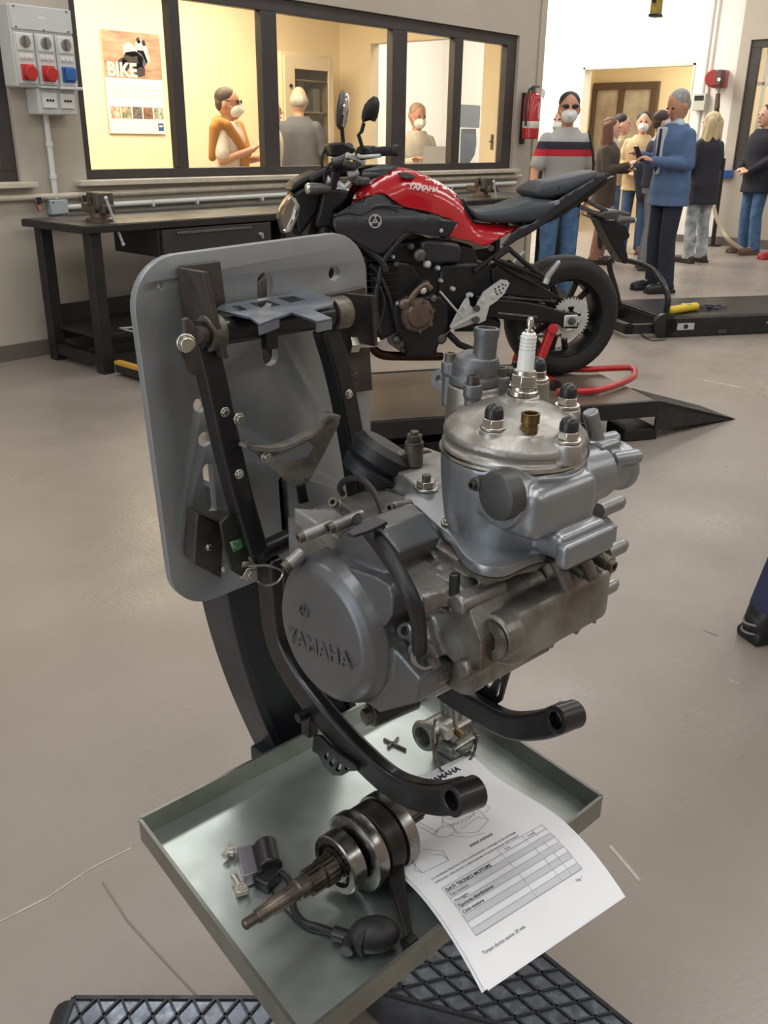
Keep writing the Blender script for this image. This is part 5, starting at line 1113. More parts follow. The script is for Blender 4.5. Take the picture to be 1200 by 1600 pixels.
bk.part('brake_hose', MB().tube(smooth_path([bp(k1(*p), -.1) for p in ((760, 560), (620, 590), (520, 640), (470, 740), (520, 900), (600, 1000))], 6), .007, 8), m_rubber)
mt_ = bk.part('meter', MB().prism([bp(k1(*p), -.07) for p in ((525, 465), (630, 450), (740, 500), (745, 530), (640, 580), (540, 570))], (0, .14, 0)), m_eng, bevel=.01)
bk.part('meter_screen', MB().prism([bp(k1(*p), -.055) for p in ((630, 452), (735, 500), (740, 515), (640, 470))], (0, .11, 0)), m_dgrey, mt_)
# mirrors: near one seen from its dark back, far one edge-on
nm_ = [bp(k1(*p), -.30) for p in ((795, 190), (815, 130), (850, 85), (895, 52), (930, 66), (946, 115), (940, 180), (928, 235), (905, 276), (862, 262), (825, 272), (800, 290), (788, 240))]
cen = sum(nm_, Vv())/len(nm_)
mr = bk.part('mirror', MB().loft([nm_, [cen+(p-cen)*.92+Vv((-.008, -.02, 0)) for p in nm_], [cen+(p-cen)*.45+Vv((-.012, -.030, 0)) for p in nm_]]), m_eng, ang=50); bk.part('mirror_glass', MB().prism([cen+(p-cen)*.93+Vv((.002, .001, 0)) for p in nm_], (.001, .003, 0)), m_chr, mr)
bk.part('mirror_stem', MB().tube([bp(k1(*p), -.29) for p in ((810, 285), (790, 360), (765, 385), (790, 470), (795, 520))], .008, 10), m_eng, mr)
c = bp(k1(622, 175), .34); rot_ = Matrix.Rotation(math.radians(-20), 3, 'Z') @ Matrix.Rotation(.12, 3, 'Y')
mr2 = bk.part('mirror', MB().ball(c, (.030, .085, .088), 20, 14, rot_), m_mgrey); bk.part('mirror_glass', MB().ball(c+rot_ @ Vv((.016, 0, 0)), (.019, .076, .080), 18, 12, rot_), m_chr, mr2)
bk.part('mirror_stem', MB().tube([bp(k1(*p), .34) for p in ((618, 285), (625, 350), (635, 470))], .010, 10), m_eng, mr2)
# ------------------------------------------------------------------ lift under the motorcycle
m_lift = M('black_lift_steel', srgb(38, 37, 38), .45, .3, var=.2, scale=8, rvar=.1)
m_deck = M('worn_brown_deck', srgb(104, 93, 82), .32, .2, rgb2=srgb(118, 104, 90), scale=2, rvar=.06, lo=.2, hi=.8)
lf = Thing('motorcycle_lift', 'low black lift platform carrying the red motorcycle, with a wedge ramp', 'lift', Bf, (-.9, -.18, -.2))
lf.part('platform', MB().span((-1.93, -.61, -.045), (.17, .24, 0)), m_deck, bevel=.004)
lf.part('side_rail', MB().span((-1.93, -.625, -.075), (.17, -.60, .004)), m_lift, bevel=.003); lf.part('side_rail', MB().span((-1.93, .23, -.075), (.17, .255, .004)), m_lift, bevel=.003)
lf.part('base_frame', MB().span((-1.85, -.53, -.2), (-.1, -.45, -.14)).span((-1.85, .1, -.2), (-.1, .18, -.14)), m_lift, bevel=.004)
for x in (-1.75, -1.0, -.2): lf.part('base_crossbar', MB().span((x-.04, -.53, -.2), (x+.04, .18, -.15)), m_lift, bevel=.004)
for s in (-.49, .14):
    lf.part('scissor_arm', MB().bar([(-1.75, s, -.13), (-.3, s, -.06)], .03, .05, (0, 1, 0)), m_lift, bevel=.003); lf.part('scissor_arm', MB().bar([(-1.75, s+.04, -.06), (-.3, s+.04, -.13)], .03, .05, (0, 1, 0)), m_lift, bevel=.003)
lf.part('outrigger_foot', MB().span((.02, -.60, -.2), (.20, -.42, -.14)), m_lift, bevel=.006)
Rp = [Vv((.175, -.61, 0)), Vv((.80, -.40, -.197)), Vv((.77, -.12, -.197)), Vv((.175, -.36, 0))]
lf.part('ramp', MB().loft([Rp, [p+Vv((0, 0, -.012)) if i in (1, 2) else p+Vv((0, 0, -.03)) for i, p in enumerate(Rp)]]), m_lift, bevel=.002)
lf.part('ramp_side', MB().prism([Rp[0], Rp[1], Vv((Rp[0].x, Rp[0].y, -.15))], (0, .012, 0)), m_lift)
# red paddock stand
ps = Thing('paddock_stand', 'red tubular paddock stand holding up the rear wheel', 'stand', Bf, (0, -.15, 0))
lp = smooth_path([Bf.Z(*q, .025) for q in ((845, 572), (905, 577), (960, 575), (985, 575), (992, 582), (985, 592), (945, 607), (915, 611), (870, 612))], 5)
ps.part('handle_loop', MB().tube(lp, .017, 14), m_redfr)
ps.part('lifting_arm', MB().bar([bp(k5(490, 690), -.16), bp(k5(450, 800), -.17), bp(k5(400, 925), -.18), Bf.Z(838, 590, .03)], .035, .042, (0, 1, 0)), m_redfr, bevel=.006)
ps.part('lifting_arm', MB().bar([Vv((-.16, .16, .26)), Vv((-.2, .17, .1)), Vv((-.22, .17, .03))], .035, .042, (0, 1, 0)), m_redfr, bevel=.006)
ps.part('hook', MB().cyl(bp(k5(500, 690), -.19), bp(k5(500, 690), -.13), .026, n=18), m_redfr, bevel=.004); p = bp(k5(535, 715), -.17); ps.part('spool', MB().cyl(p, p+Vv((0, .04, 0)), .014, n=14), m_silver)
for y in (-.3, .15): ps.part('roller', MB().cyl((-.22, y-.02, .025), (-.22, y+.02, .025), .025, n=20), m_rubber)
ps.part('cross_tube', MB().cyl((-.22, -.30, .035), (-.22, .17, .035), .016, n=14), m_redfr)
# ------------------------------------------------------------------ workbench and vises
m_silver = M('silver_alloy', srgb(206, 207, 206), .38, .45)
m_bench = M('bench_black_steel', srgb(40, 38, 38), .45, .2, var=.2, scale=7)
m_btop = M('worn_bench_top', srgb(74, 72, 68), .42, .3, rgb2=srgb(110, 104, 94), scale=5, rvar=.1)
wb = Thing('workbench', 'long black steel workbench under the windows', 'workbench', WORLD, (5.4, 5.1, 0))
BX0, BX1, BY0, BY1, BZ = 2.88, 7.95, 4.78, 5.46, .87
wb.part('top', MB().span((BX0, BY0, BZ-.045), (BX1, BY1, BZ-.004)), m_bench, bevel=.004)
wb.part('top_sheet', MB().span((BX0+.01, BY0+.01, BZ-.004), (BX1-.01, BY1-.01, BZ)), m_btop)
wb.part('back_rail', MB().span((BX0+.3, BY1-.03, BZ), (BX1, BY1, BZ+.018)), M('grey_green_rail', srgb(98, 98, 90), .5), bevel=.003)
for x in (BX0+.06, 4.6, 6.3, BX1-.12):
    for y in (BY0+.03, BY1-.11): wb.part('leg', MB().span((x, y, 0), (x+.075, y+.08, BZ-.045)), m_bench, bevel=.004)
    wb.part('end_rail', MB().span((x+.01, BY0+.1, .04), (x+.065, BY1-.1, .11)), m_bench, bevel=.003)
wb.part('lower_shelf', MB().span((BX0+.1, BY0+.06, .20), (BX1-.1, BY1-.06, .23)), m_bench, bevel=.003)
wb.part('shelf_back', MB().span((BX0+.1, BY1-.06, .12), (BX1-.1, BY1-.04, .34)), m_bench)
for i, x in enumerate((3.40, 4.42, 5.6)):
    d = wb.part('drawer', MB().span((x, BY0+.02, .655), (x+.92, BY0+.5, .822)), m_bench, bevel=.006)
    wb.part('drawer_front', MB().span((x+.02, BY0-.002, .66), (x+.90, BY0+.02, .815)), M('drawer_front_grey', srgb(52, 52, 54), .5, .1), d, bevel=.003)
    wb.part('drawer_handle', MB().span((x+.12, BY0-.012, .785), (x+.72, BY0-.002, .80)), M('dull_steel_handle', srgb(104, 104, 102), .4, .6), d, bevel=.002)
    wb.part('drawer_key', MB().cyl((x+.80, BY0-.02, .745), (x+.80, BY0, .745), .012, n=12).box((x+.80, BY0-.028, .738), (.006, .012, .035)), m_silver, d)
# low platform tucked under the bench front, wire rack on the bench shelf
a, b = onz(183, 563, .09), onz(231, 580, .09); X_ = (a.x+b.x)/2
lp_ = Thing('floor_platform', 'low black floor platform with a yellow edge beside the workbench leg', 'platform', WORLD, (X_+.5, 4.7, 0))
lp_.part('deck', MB().span((X_, 4.30, .02), (X_+1.1, a.y, .085)), m_bench, bevel=.004); lp_.part('edge_stripe', MB().span((X_-.004, 4.30, .07), (X_+.04, a.y, .0895)), M('yellow_warning_strip', srgb(206, 156, 60), .5)); lp_.part('skid', MB().span((X_+.05, 4.32, 0), (X_+.15, a.y-.02, .02)).span((X_+.9, 4.32, 0), (X_+1.0, a.y-.02, .02)), m_bench)
pts = [onz(x, y, .245) for x, y in ((240, 509), (187, 513), (240, 526))]; rk = Thing('wire_rack', 'thin bright wire rack lying on the lower shelf of the workbench', 'rack', WORLD, (pts[1].x, pts[1].y, .232))
rk.part('rim', MB().tube(pts, .006, 8), m_silver)
for k in range(1, 5): rk.part('wire', MB().cyl(pts[1].lerp(pts[0], k/5), pts[1].lerp(pts[2], k/5), .003, n=6), m_silver)
def vise(x, y, rz, label, back):
    F = Frame((x, y, BZ), rz); v = Thing('bench_vise', label, 'vise', F, (0, 0, 0)); mv = M('vise_cast_grey', srgb(92, 86, 80), .5, .4, var=.2, scale=20); mvb = M('vise_brown', srgb(104, 88, 72), .55, .2, var=.2, scale=20)
    v.part('base', MB().lathe((0, 0, 0), (0, 0, 1), [(.085, 0), (.085, .018), (.06, .024), (.055, .05)], 28), mvb)
    v.part('body', MB().span((-.045, -.02, .045), (.045, .16, .10)), mvb, bevel=.01, seg=3)
    j1 = v.part('fixed_jaw', MB().span((-.055, .0, .09), (.055, .05, .165)), mv, bevel=.008, seg=3); v.part('jaw_plate', MB().span((-.055, -.008, .135), (.055, .002, .165)), m_mgrey, j1)
    j2 = v.part('moving_jaw', MB().span((-.055, -.085, .07), (.055, -.03, .165)).span((-.035, -.13, .05), (.035, -.06, .10)), mv, bevel=.008, seg=3); v.part('jaw_plate', MB().span((-.055, -.034, .135), (.055, -.024, .165)), m_mgrey, j2)
    v.part('screw', MB().cyl((0, -.17, .075), (0, .05, .075), .017, n=16), m_mgrey)
    v.part('handle', MB().cyl((-.03, -.165, .14), (.05, -.165, -.12), .008, n=10).ball((-.03, -.165, .14), .012, 10, 8).ball((.05, -.165, -.12), .012, 10, 8), m_silver)
vise(3.13, 4.98, -8, 'grey bench vise on the end of the workbench below the socket box', 0)
vise(7.02, 4.98, -8, 'grey bench vise on the workbench behind the motorcycle seat', 0)
# ------------------------------------------------------------------ socket box, conduit, junction box
pb_ = Thing('power_socket_box', 'pale grey wall box with rotary switches and red and blue sockets', 'socket box', WORLD, (3.14, WY-.01, 1.45))
YB = 5.42
pb_.part('enclosure', MB().span((2.95, YB, 1.60), (3.345, WY-.001, 2.03)), m_grey_pl, bevel=.012, seg=3)
lid = pb_.part('blank_cover', MB().span((2.955, YB-.012, 1.90), (3.34, YB, 2.025)), m_grey_pl, bevel=.004)
pb_.part('maker_mark', MB().span((3.125, YB-.0128, 1.962), (3.17, YB-.0118, 1.974)), m_white, lid)
for (x, z) in ((2.98, 2.015), (3.31, 2.015), (2.98, 1.91), (3.15, 1.905), (3.31, 1.91)): pb_.part('cover_screw', MB().cyl((x, YB-.016, z), (x, YB-.01, z), .005, n=10), m_mgrey, lid)
m_rsock = M('red_socket_plastic', srgb(196, 50, 48), .4); m_bsock = M('blue_socket_plastic', srgb(46, 98, 168), .4); m_knob = M('metal_knob', srgb(150, 146, 140), .35, .6)
for i, x in enumerate((3.018, 3.148, 3.278)):
    md = pb_.part('switch_module', MB().span((x-.06, YB-.014, 1.615), (x+.06, YB, 1.885)), m_grey_pl, bevel=.006)
    pb_.part('switch_plate', MB().span((x-.05, YB-.022, 1.79), (x+.05, YB-.012, 1.88)), m_conduit, md, bevel=.004)
    pb_.part('rotary_switch', MB().cyl((x, YB-.032, 1.838), (x, YB-.02, 1.838), .031, n=24).box((x, YB-.042, 1.838), (.014, .022, .056)), m_knob, md, bevel=.002)
    pb_.part('fuse_window', MB().span((x-.045, YB-.018, 1.745), (x+.045, YB-.013, 1.778)), m_conduit, md, bevel=.002)
    for k in (-1, 0, 1): pb_.part('fuse_toggle', MB().cyl((x+k*.026, YB-.024, 1.761), (x+k*.026, YB-.016, 1.761), .009, n=12), m_white, md)
    mt = m_bsock if i == 2 else m_rsock
    s_ = pb_.part('socket_flange', MB().span((x-.040, YB-.026, 1.635), (x+.040, YB-.012, 1.72)), mt, md, bevel=.004)
    if i < 2: pb_.part('socket_lid', MB().cyl((x+.006, YB-.052, 1.673), (x+.004, YB-.02, 1.676), .039, n=24), mt, md, bevel=.004)
    else: pb_.part('socket_lid', MB().span((x-.03, YB-.05, 1.645), (x+.036, YB-.02, 1.715)), mt, md, bevel=.006)
lw_ = pb_.part('lower_box', MB().span((3.075, YB+.01, 1.455), (3.33, WY-.001, 1.60)), m_grey_pl, bevel=.01, seg=3)
pb_.part('open_lid', MB().span((3.20, YB-.05, 1.595), (3.345, YB+.01, 1.612)), m_grey_pl, lw_, bevel=.004); pb_.part('open_lid', MB().span((3.085, YB-.03, 1.597), (3.19, YB+.01, 1.61)), m_grey_pl, lw_, bevel=.004)
for x in (3.145, 3.262):
    pb_.part('outlet_plate', MB().span((x-.046, YB-.004, 1.49), (x+.046, YB+.01, 1.575)), m_conduit, lw_, bevel=.004)
    for k in (-1, 0, 1): pb_.part('outlet_hole', MB().cyl((x+k*.018, YB-.007, 1.533), (x+k*.018, YB-.002, 1.533), .007, n=12), m_bcap, lw_)
cd = Thing('vertical_conduit', 'pale grey vertical conduit dropping from the socket box', 'conduit', WORLD, (3.18, WY-.03, .98))
cd.part('tube', MB().cyl((3.175, WY-.03, .97), (3.175, WY-.03, 1.455), .0165, n=16), m_conduit)
for z in (1.10, 1.29): cd.part('coupling', MB().cyl((3.175, WY-.03, z-.012), (3.175, WY-.03, z+.012), .022, n=16), m_conduit)
jb = Thing('junction_box', 'small grey junction box on the wall above the workbench end', 'junction box', WORLD, (3.18, WY-.03, .88))
jb.part('body', MB().span((3.12, WY-.06, .875), (3.24, WY-.001, .965)), M('blue_grey_plastic', srgb(168, 176, 178), .45), bevel=.006); jb.part('screw', MB().cyl((3.135, WY-.064, .95), (3.135, WY-.058, .95), .005), m_mgrey)
for x in (3.04, 3.36): 
    v = Thing('pipe_tap', 'small dark pipe tap %s the junction box' % ('just before' if x < 3.1 else 'just past'), 'tap', WORLD, (x, WY-.05, .93), 'taps on the wall pipe')
    v.part('valve_body', MB().cyl((x, WY-.03, .975), (x+.01, WY-.05, .905), .016, n=12), M('coppery_brass', srgb(142, 104, 84), .4, .7)); v.part('tap_handle', MB().box((x, WY-.065, .965), (.03, .015, .04)), m_bcap, bevel=.003)
# ------------------------------------------------------------------ office contents behind the windows
def offp(x, y, Y): return ony(x, y, Y)
PY = 8.285
A, B_, C_, D_ = [offp(x, y, PY) for x, y in ((156, 43), (252, 52), (262, 211), (167, 208))]
po_ = Thing('wall_poster', 'white poster headed BIKE with a motorcycle picture on the office wall', 'poster', WORLD, (A.x+.35, PY, A.z-.8))
x0, x1, z1, z0 = A.x, A.x+(C_.x-A.x)*.97, A.z-.01, D_.z
pw, ph = x1-x0, z1-z0
pnl = po_.part('sheet', MB().span((x0, PY-.006, z0), (x1, PY, z1)), M('poster_paper', srgb(244, 240, 232), .6))
def pr(u0, u1, v0, v1, dy=.0075): return MB().span((x0+pw*u0, PY-dy, z1-ph*v1), (x0+pw*u1, PY-dy+.0012, z1-ph*v0))
pic = po_.part('picture', pr(.0, 1.0, .0, .45), M('poster_asphalt', srgb(150, 118, 98), .6, rgb2=srgb(196, 164, 138), scale=4, stretch=(1, 1, 4)), pnl)
def blob(pts, mat, nm='picture_shape'): return po_.part(nm, MB().prism([(x0+pw*u, PY-.0095, z1-ph*v) for u, v in pts], (0, .0012, 0)), mat, pnl)
dk = M('poster_dark_ink', srgb(52, 48, 52), .6); lt = M('poster_light_ink', srgb(220, 210, 200), .6); bu = M('poster_blue_ink', srgb(48, 84, 140), .6)
blob([(.22, .36), (.25, .28), (.32, .25), (.40, .28), (.42, .35), (.36, .40), (.27, .40)], dk); blob([(.50, .38), (.53, .31), (.62, .29), (.70, .34), (.69, .41), (.60, .43), (.53, .42)], dk)
blob([(.30, .30), (.38, .20), (.55, .18), (.68, .24), (.66, .32), (.52, .36), (.40, .34)], dk); blob([(.56, .10), (.66, .06), (.76, .14), (.80, .26), (.74, .30), (.66, .20), (.58, .18)], lt); blob([(.34, .14), (.44, .10), (.56, .14), (.60, .22), (.48, .24), (.36, .22)], lt)
blob([(.58, .17), (.70, .17), (.76, .28), (.66, .34), (.58, .28)], M('poster_violet_ink', srgb(76, 72, 100), .6))
for a, b in ((.58, .06), (.67, .08)): blob([(a, b), (a+.05, b-.02), (a+.08, b+.03), (a+.03, b+.05)], dk)
po_.part('heading', MB().add(*text_mesh('BIKE', pw*.26, plane_m((x0+pw*.04, PY-.0105, z1-ph*.435), (1, 0, 0), (0, 0, 1)), .0002, bold=.006)), lt, pnl, flat=True)
gl = M('poster_grey_print', srgb(206, 200, 194), .6)
for k in range(6): po_.part('text_line', pr(.04, .96 if k % 3 else .6, .50+k*.025, .508+k*.025), gl, pnl)
for k, (c1, c2) in enumerate((((150, 110, 90), (220, 200, 180)), ((90, 100, 70), (190, 180, 160)), ((70, 66, 70), (130, 120, 116)), ((96, 62, 56), (160, 120, 100)), ((210, 204, 196), (70, 110, 70)))):
    po_.part('thumbnail', pr(.04+k*.19, .21+k*.19, .73, .85), M('thumb_%d' % k, srgb(*c1), .6, rgb2=srgb(*c2), scale=22), pnl)
lgb = po_.part('corner_mark', pr(.86, .96, .89, .97), bu, pnl); po_.part('corner_mark_line', pr(.88, .94, .91, .93, .009), lt, lgb)
# glass fronted cabinet
cbn = Thing('glass_cabinet', 'cream cabinet with a glass door against the office wall', 'cabinet', WORLD, (7.65, 8.05, 0))
cA, cB = offp(441, 80, 7.9), offp(520, 88, 7.9); cx0, cx1, ctop = cA.x-.02, cB.x, 2.19
m_cab = M('cream_cabinet_paint', srgb(214, 198, 170), .5)
cbn.part('body', MB().span((cx0, 8.25, 0), (cx1, 8.28, ctop)).span((cx0, 7.9, 0), (cx0+.03, 8.25, ctop)).span((cx1-.03, 7.9, 0), (cx1, 8.25, ctop)).span((cx0+.03, 7.902, ctop-.03), (cx1-.03, 8.25, ctop)).span((cx0+.03, 7.902, 0), (cx1-.03, 8.25, .08)), m_cab, bevel=.004)
for z in (.5, .9, 1.25, 1.6, 1.92): cbn.part('shelf', MB().span((cx0+.03, 7.95, z), (cx1-.03, 8.25, z+.015)), m_cab)
dr_ = cbn.part('door', MB().span((cx0+.02, 7.87, .08), (cx0+.17, 7.9, ctop-.03)).span((cx1-.10, 7.87, .08), (cx1-.02, 7.9, ctop-.03)).span((cx0+.17, 7.872, ctop-.16), (cx1-.10, 7.9, ctop-.03)).span((cx0+.17, 7.872, .08), (cx1-.10, 7.9, .25)), m_cab, bevel=.003)
cbn.part('door_pane', MB().span((cx0+.17, 7.885, .25), (cx1-.10, 7.89, ctop-.16)), glassmat('cabinet_glass', (.80, .80, .78)), dr_)
cbn.part('lock', MB().cyl((cx0+.10, 7.85, 1.86), (cx0+.10, 7.87, 1.86), .018, n=16), m_bcap, dr_)
for k, (z, n) in enumerate(((.515, 4), (.915, 5), (1.265, 4), (1.615, 5))):
    for i in range(n):
        x = cx0+.08+i*(cx1-cx0-.16)/n; h = .18+.06*((i*7+k*3) % 3); solo('box_file', MB().span((x, 8.0, z), (x+.09, 8.22, z+h)), M('file_tone_%d' % ((i+k) % 4), srgb(*((150, 146, 138), (176, 168, 150), (120, 120, 122), (190, 186, 176))[(i+k) % 4]), .7),
             '%s file box %s of the glass cabinet, %s along' % (('grey', 'tan', 'dark', 'pale')[(i+k) % 4], ('on the lowest shelf', 'on the second shelf', 'on the third shelf', 'on the top shelf')[k], ('first', 'second', 'third', 'fourth', 'fifth')[i]), 'file box', base=(x+.045, 8.1, z), group='file boxes in the glass cabinet', bevel=.003)
# notice on the glass, door handle plate, light switch
a, b = offp(718, 163, 5.68), offp(748, 200, 5.68)
solo('paper_notice', MB().span((a.x, 5.672, b.z), (b.x, 5.674, a.z)), M('notice_paper', srgb(206, 214, 222), .7, var=.04, scale=10, stretch=(1, 1, 8)), 'pale printed notice taped inside the last window pane', 'notice', base=((a.x+b.x)/2, 5.673, b.z))
a, b = offp(719, 201, 5.70), offp(745, 255, 5.70)
pts = [offp(x, y, 5.70) for x, y in ((721, 201), (744, 201), (745, 225), (742, 242), (734, 255), (719, 255))]
solo('pale_shape', MB().prism(pts, (0, .012, 0)), M('pale_grey_shape', srgb(176, 182, 196), .8), 'pale grey shape below the notice behind the last pane', 'cloth', base=(pts[0].x, 5.70, pts[4].z), bevel=.005)  # added stand-in for a pale shape of unknown kind below the notice
solo('door_handle_plate', MB().span((8.64, 6.02, 1.25), (8.649, 6.05, 1.40)).cyl((8.60, 6.035, 1.33), (8.64, 6.035, 1.33), .009), m_dirty, 'small brown handle plate on the cream office wall beside the opening', 'handle', base=(8.645, 6.035, 1.25))
# ------------------------------------------------------------------ fire extinguisher at the wall end
ex = Thing('fire_extinguisher', 'red fire extinguisher hanging at the end of the window wall', 'extinguisher', WORLD, (8.58, WY-.12, 1.30))
ec = ony(831, 170, WY-.11); exx = ec.x; m_exr = M('extinguisher_red', srgb(176, 30, 40), .3, 0, coat=.5)
ezb, ezt = 1.36, 1.79
bd = ex.part('cylinder', MB().lathe((exx, WY-.11, ezb), (0, 0, 1), [(.075, 0), (.085, .012), (.085, ezt-ezb-.06), (.07, ezt-ezb-.02), (.035, ezt-ezb)], 32), m_exr)
ex.part('label_band', MB().lathe((exx, WY-.11, ezb+.10), (0, 0, 1), [(.0856, 0), (.0862, .001), (.0862, .064), (.0856, .065)], 32), M('extinguisher_label', srgb(214, 206, 198), .5), bd)
ex.part('instruction_label', MB().prism([(exx+.086*math.cos(a), WY-.11+.086*math.sin(a), ezb+.19) for a in [math.radians(t) for t in range(-100, -20, 8)]]+[(exx+.080*math.cos(a), WY-.11+.080*math.sin(a), ezb+.19) for a in [math.radians(t) for t in range(-28, -101, -8)]], (0, 0, .15)), M('extinguisher_text', srgb(206, 160, 156), .5), bd)
ex.part('valve', MB().cyl((exx, WY-.11, ezt), (exx, WY-.11, ezt+.05), .022, n=16).box((exx+.03, WY-.12, ezt+.055), (.12, .02, .018)), m_mgrey, bevel=.003)
ex.part('hose', MB().tube(smooth_path([(exx-.02, WY-.11, ezt+.04), (exx-.09, WY-.12, ezt+.01), (exx-.115, WY-.12, ezt-.12), (exx-.11, WY-.12, ezb+.12)], 6), .012, 10), m_rubber)
ex.part('tag', MB().prism([(exx+.07, WY-.16, ezt-.02), (exx+.13, WY-.16, ezt-.06), (exx+.15, WY-.16, ezt+.01), (exx+.1, WY-.16, ezt+.05)], (0, .003, 0)), m_white)
ex.part('wall_bracket', MB().span((exx-.03, WY-.03, ezb-.05), (exx+.03, WY-.001, ezt)), m_bcap, bevel=.003)
# ------------------------------------------------------------------ far wall fittings
rc_ = onx(1119, 122, 12.9)
hr_ = Thing('hose_reel', 'red hose reel with a dark cover high on the white wall', 'hose reel', WORLD, (13.1, rc_.y, rc_.z-.3))
hr_.part('drum', MB().lathe((13.12, rc_.y+.06, rc_.z), (-1, 0, 0), [(.09, 0), (.105, .02), (.105, .05), (.08, .06), (.08, .16), (.105, .17), (.105, .20), (.09, .22)], 28), M('reel_red', srgb(150, 32, 40), .4, var=.1, scale=8))
hr_.part('arm', MB().span((12.86, rc_.y-.09, rc_.z-.10), (13.0, rc_.y+.01, rc_.z+.10)), M('reel_dark', srgb(96, 62, 62), .45), bevel=.02); hr_.part('arm_mark', MB().cyl((12.85, rc_.y-.06, rc_.z-.02), (12.86, rc_.y-.06, rc_.z-.02), .022, n=16), m_white)
hr_.part('wall_plate', MB().span((13.1, rc_.y-.04, rc_.z-.11), (13.165 if rc_.y < 5.3 else FX-.001, rc_.y+.14, rc_.z+.11)), m_exr, bevel=.01)
a, b = onx(1122, 146, 12.85), onx(1119, 186, 12.85)
hs = Thing('hanging_hose_end', 'dark coupling hanging on a short line below the red reel', 'coupling', WORLD, (b.x, b.y, b.z))
hs.part('line', MB().cyl((12.9, a.y, rc_.z-.1), (12.85, a.y, a.z), .008), m_bcap); hs.part('grip', MB().cyl(a, a.lerp(b, .6), .03, .036, n=16), M('brown_grip', srgb(88, 74, 62), .5), bevel=.006); hs.part('nozzle', MB().cyl(a.lerp(b, .6), b, .03, .04, n=14), m_bcap)
a, b = onx(1085, 146, FX-.1), onx(1101, 173, FX-.1)
eb = Thing('control_panel', 'small grey control box with a dark window beside the doorway', 'control box', WORLD, (FX, (a.y+b.y)/2, b.z))
o = eb.part('case', MB().span((FX-.12, b.y, b.z), (FX-.001, a.y, a.z)), M('panel_grey', srgb(196, 196, 182), .5), bevel=.01); eb.part('display', MB().span((FX-.125, b.y+.03, (a.z+b.z)/2+.02), (FX-.118, a.y-.02, a.z-.03)), m_bcap, o)
for i, (xt, xb) in enumerate(((1113, 1094), (1123, 1100))):
    t0, t1 = onx(xt, 0, FX-.02), onx(xb, 190, FX-.02); y_ = (t0.y+t1.y)/2
    solo('wall_conduit', MB().cyl((FX-.02, y_, .3), (FX-.02, y_, 4.3), .02, n=12), m_white, 'thin white vertical conduit on the foyer wall, %s' % ('nearer the doorway' if i == 0 else 'nearer the red reel'), 'conduit', base=(FX-.02, y_, .3), group='white wall conduits')
# blue strip on the pilaster, waste hose stand
a = onx(1133, 272, FX-.1); solo('blue_edge_strip', MB().span((FX-.10, a.y-.10, a.z-.05), (FX-.052, a.y+.16, a.z+.05)), M('blue_strip', srgb(54, 92, 160), .4), 'short blue strip on the wall edge below the window', 'strip', base=(FX-.08, a.y, a.z), bevel=.004)
p0, p1 = onz(1113, 384), onx(1123, 300, onz(1113, 384).x)
pst = Thing('black_post', 'thin black post standing on the floor against the far wall', 'post', WORLD, (p0.x, p0.y, 0)); pst.part('pole', MB().cyl((p0.x, p0.y, .01), (p0.x, p1.y, 1.15), .03, n=12), m_bcap); pst.part('foot', MB().cyl((p0.x, p0.y, 0), (p0.x, p0.y, .015), .12, n=20), m_bcap)
hp_ = smooth_path([onx(1113, 305, 11.9), onx(1118, 335, 11.9), onx(1128, 360, 11.9), onx(1140, 376, 11.9)+Vv((0, 0, .0)), onz(1166, 394, .026)], 6)
solo('beige_hose', MB().tube(hp_, .025, 10), M('beige_hose_rubber', srgb(212, 200, 172), .5), 'beige hose drooping to the floor beside the black post', 'hose', base=(hp_[-1].x, hp_[-1].y, 0))
# dark framed interior window through the doorway
a, b = onx(930, 130, 16.85), onx(1016, 260, 16.85)
iw = bpy.data.objects.new('window_5', None); col.objects.link(iw); iw['kind'] = 'structure'; iw['label'] = 'brown framed window in the room beyond the doorway'
m_bfr = M('brown_window_frame', srgb(92, 74, 64), .5); wy0, wy1, wz0, wz1 = b.y, a.y, .9, a.z
for (y0, y1, z0_, z1_) in ((wy0, wy1, wz1-.12, wz1), (wy0, wy1, wz0, wz0+.1), (wy0, wy0+.14, wz0+.1, wz1-.12), (wy1-.06, wy1, wz0+.1, wz1-.12), (wy0+(wy1-wy0)*.52, wy0+(wy1-wy0)*.60, wz0+.1, wz1-.12)): MB().span((16.80, y0, z0_), (16.89, y1, z1_)).build('frame_bar', m_bfr, iw, bevel=.006)
for (y0, y1) in ((wy0+.14, wy0+(wy1-wy0)*.52), (wy0+(wy1-wy0)*.60, wy1-.06)): MB().span((16.86, y0, wz0+.1), (16.88, y1, wz1-.12)).build('pane', M('grey_reflecting_pane', srgb(196, 190, 178), .2, 0, rgb2=srgb(160, 150, 136), scale=2.2), iw)
# yellow pendant control hanging from the ceiling
pc_ = onx(1026, 8, 8.2)
pd = Thing('pendant_control', 'yellow hoist pendant control hanging from the ceiling', 'pendant control', WORLD, (pc_.x, pc_.y, pc_.z-.06))
pd.part('cable', MB().cyl((pc_.x, pc_.y, pc_.z+.1), (pc_.x, pc_.y, CEIL), .008), m_bcap)
o = pd.part('housing', MB().span((pc_.x-.05, pc_.y-.035, pc_.z-.08), (pc_.x+.05, pc_.y+.035, pc_.z+.14)), M('pendant_yellow', srgb(188, 164, 72), .45, rgb2=srgb(150, 126, 60), scale=20), bevel=.012, seg=3)
pd.part('rim', MB().span((pc_.x-.054, pc_.y-.04, pc_.z-.09), (pc_.x+.054, pc_.y+.04, pc_.z-.07)), m_bcap, o); pd.part('button', MB().cyl((pc_.x-.06, pc_.y, pc_.z+.03), (pc_.x-.05, pc_.y, pc_.z+.03), .018), m_bcap, o)
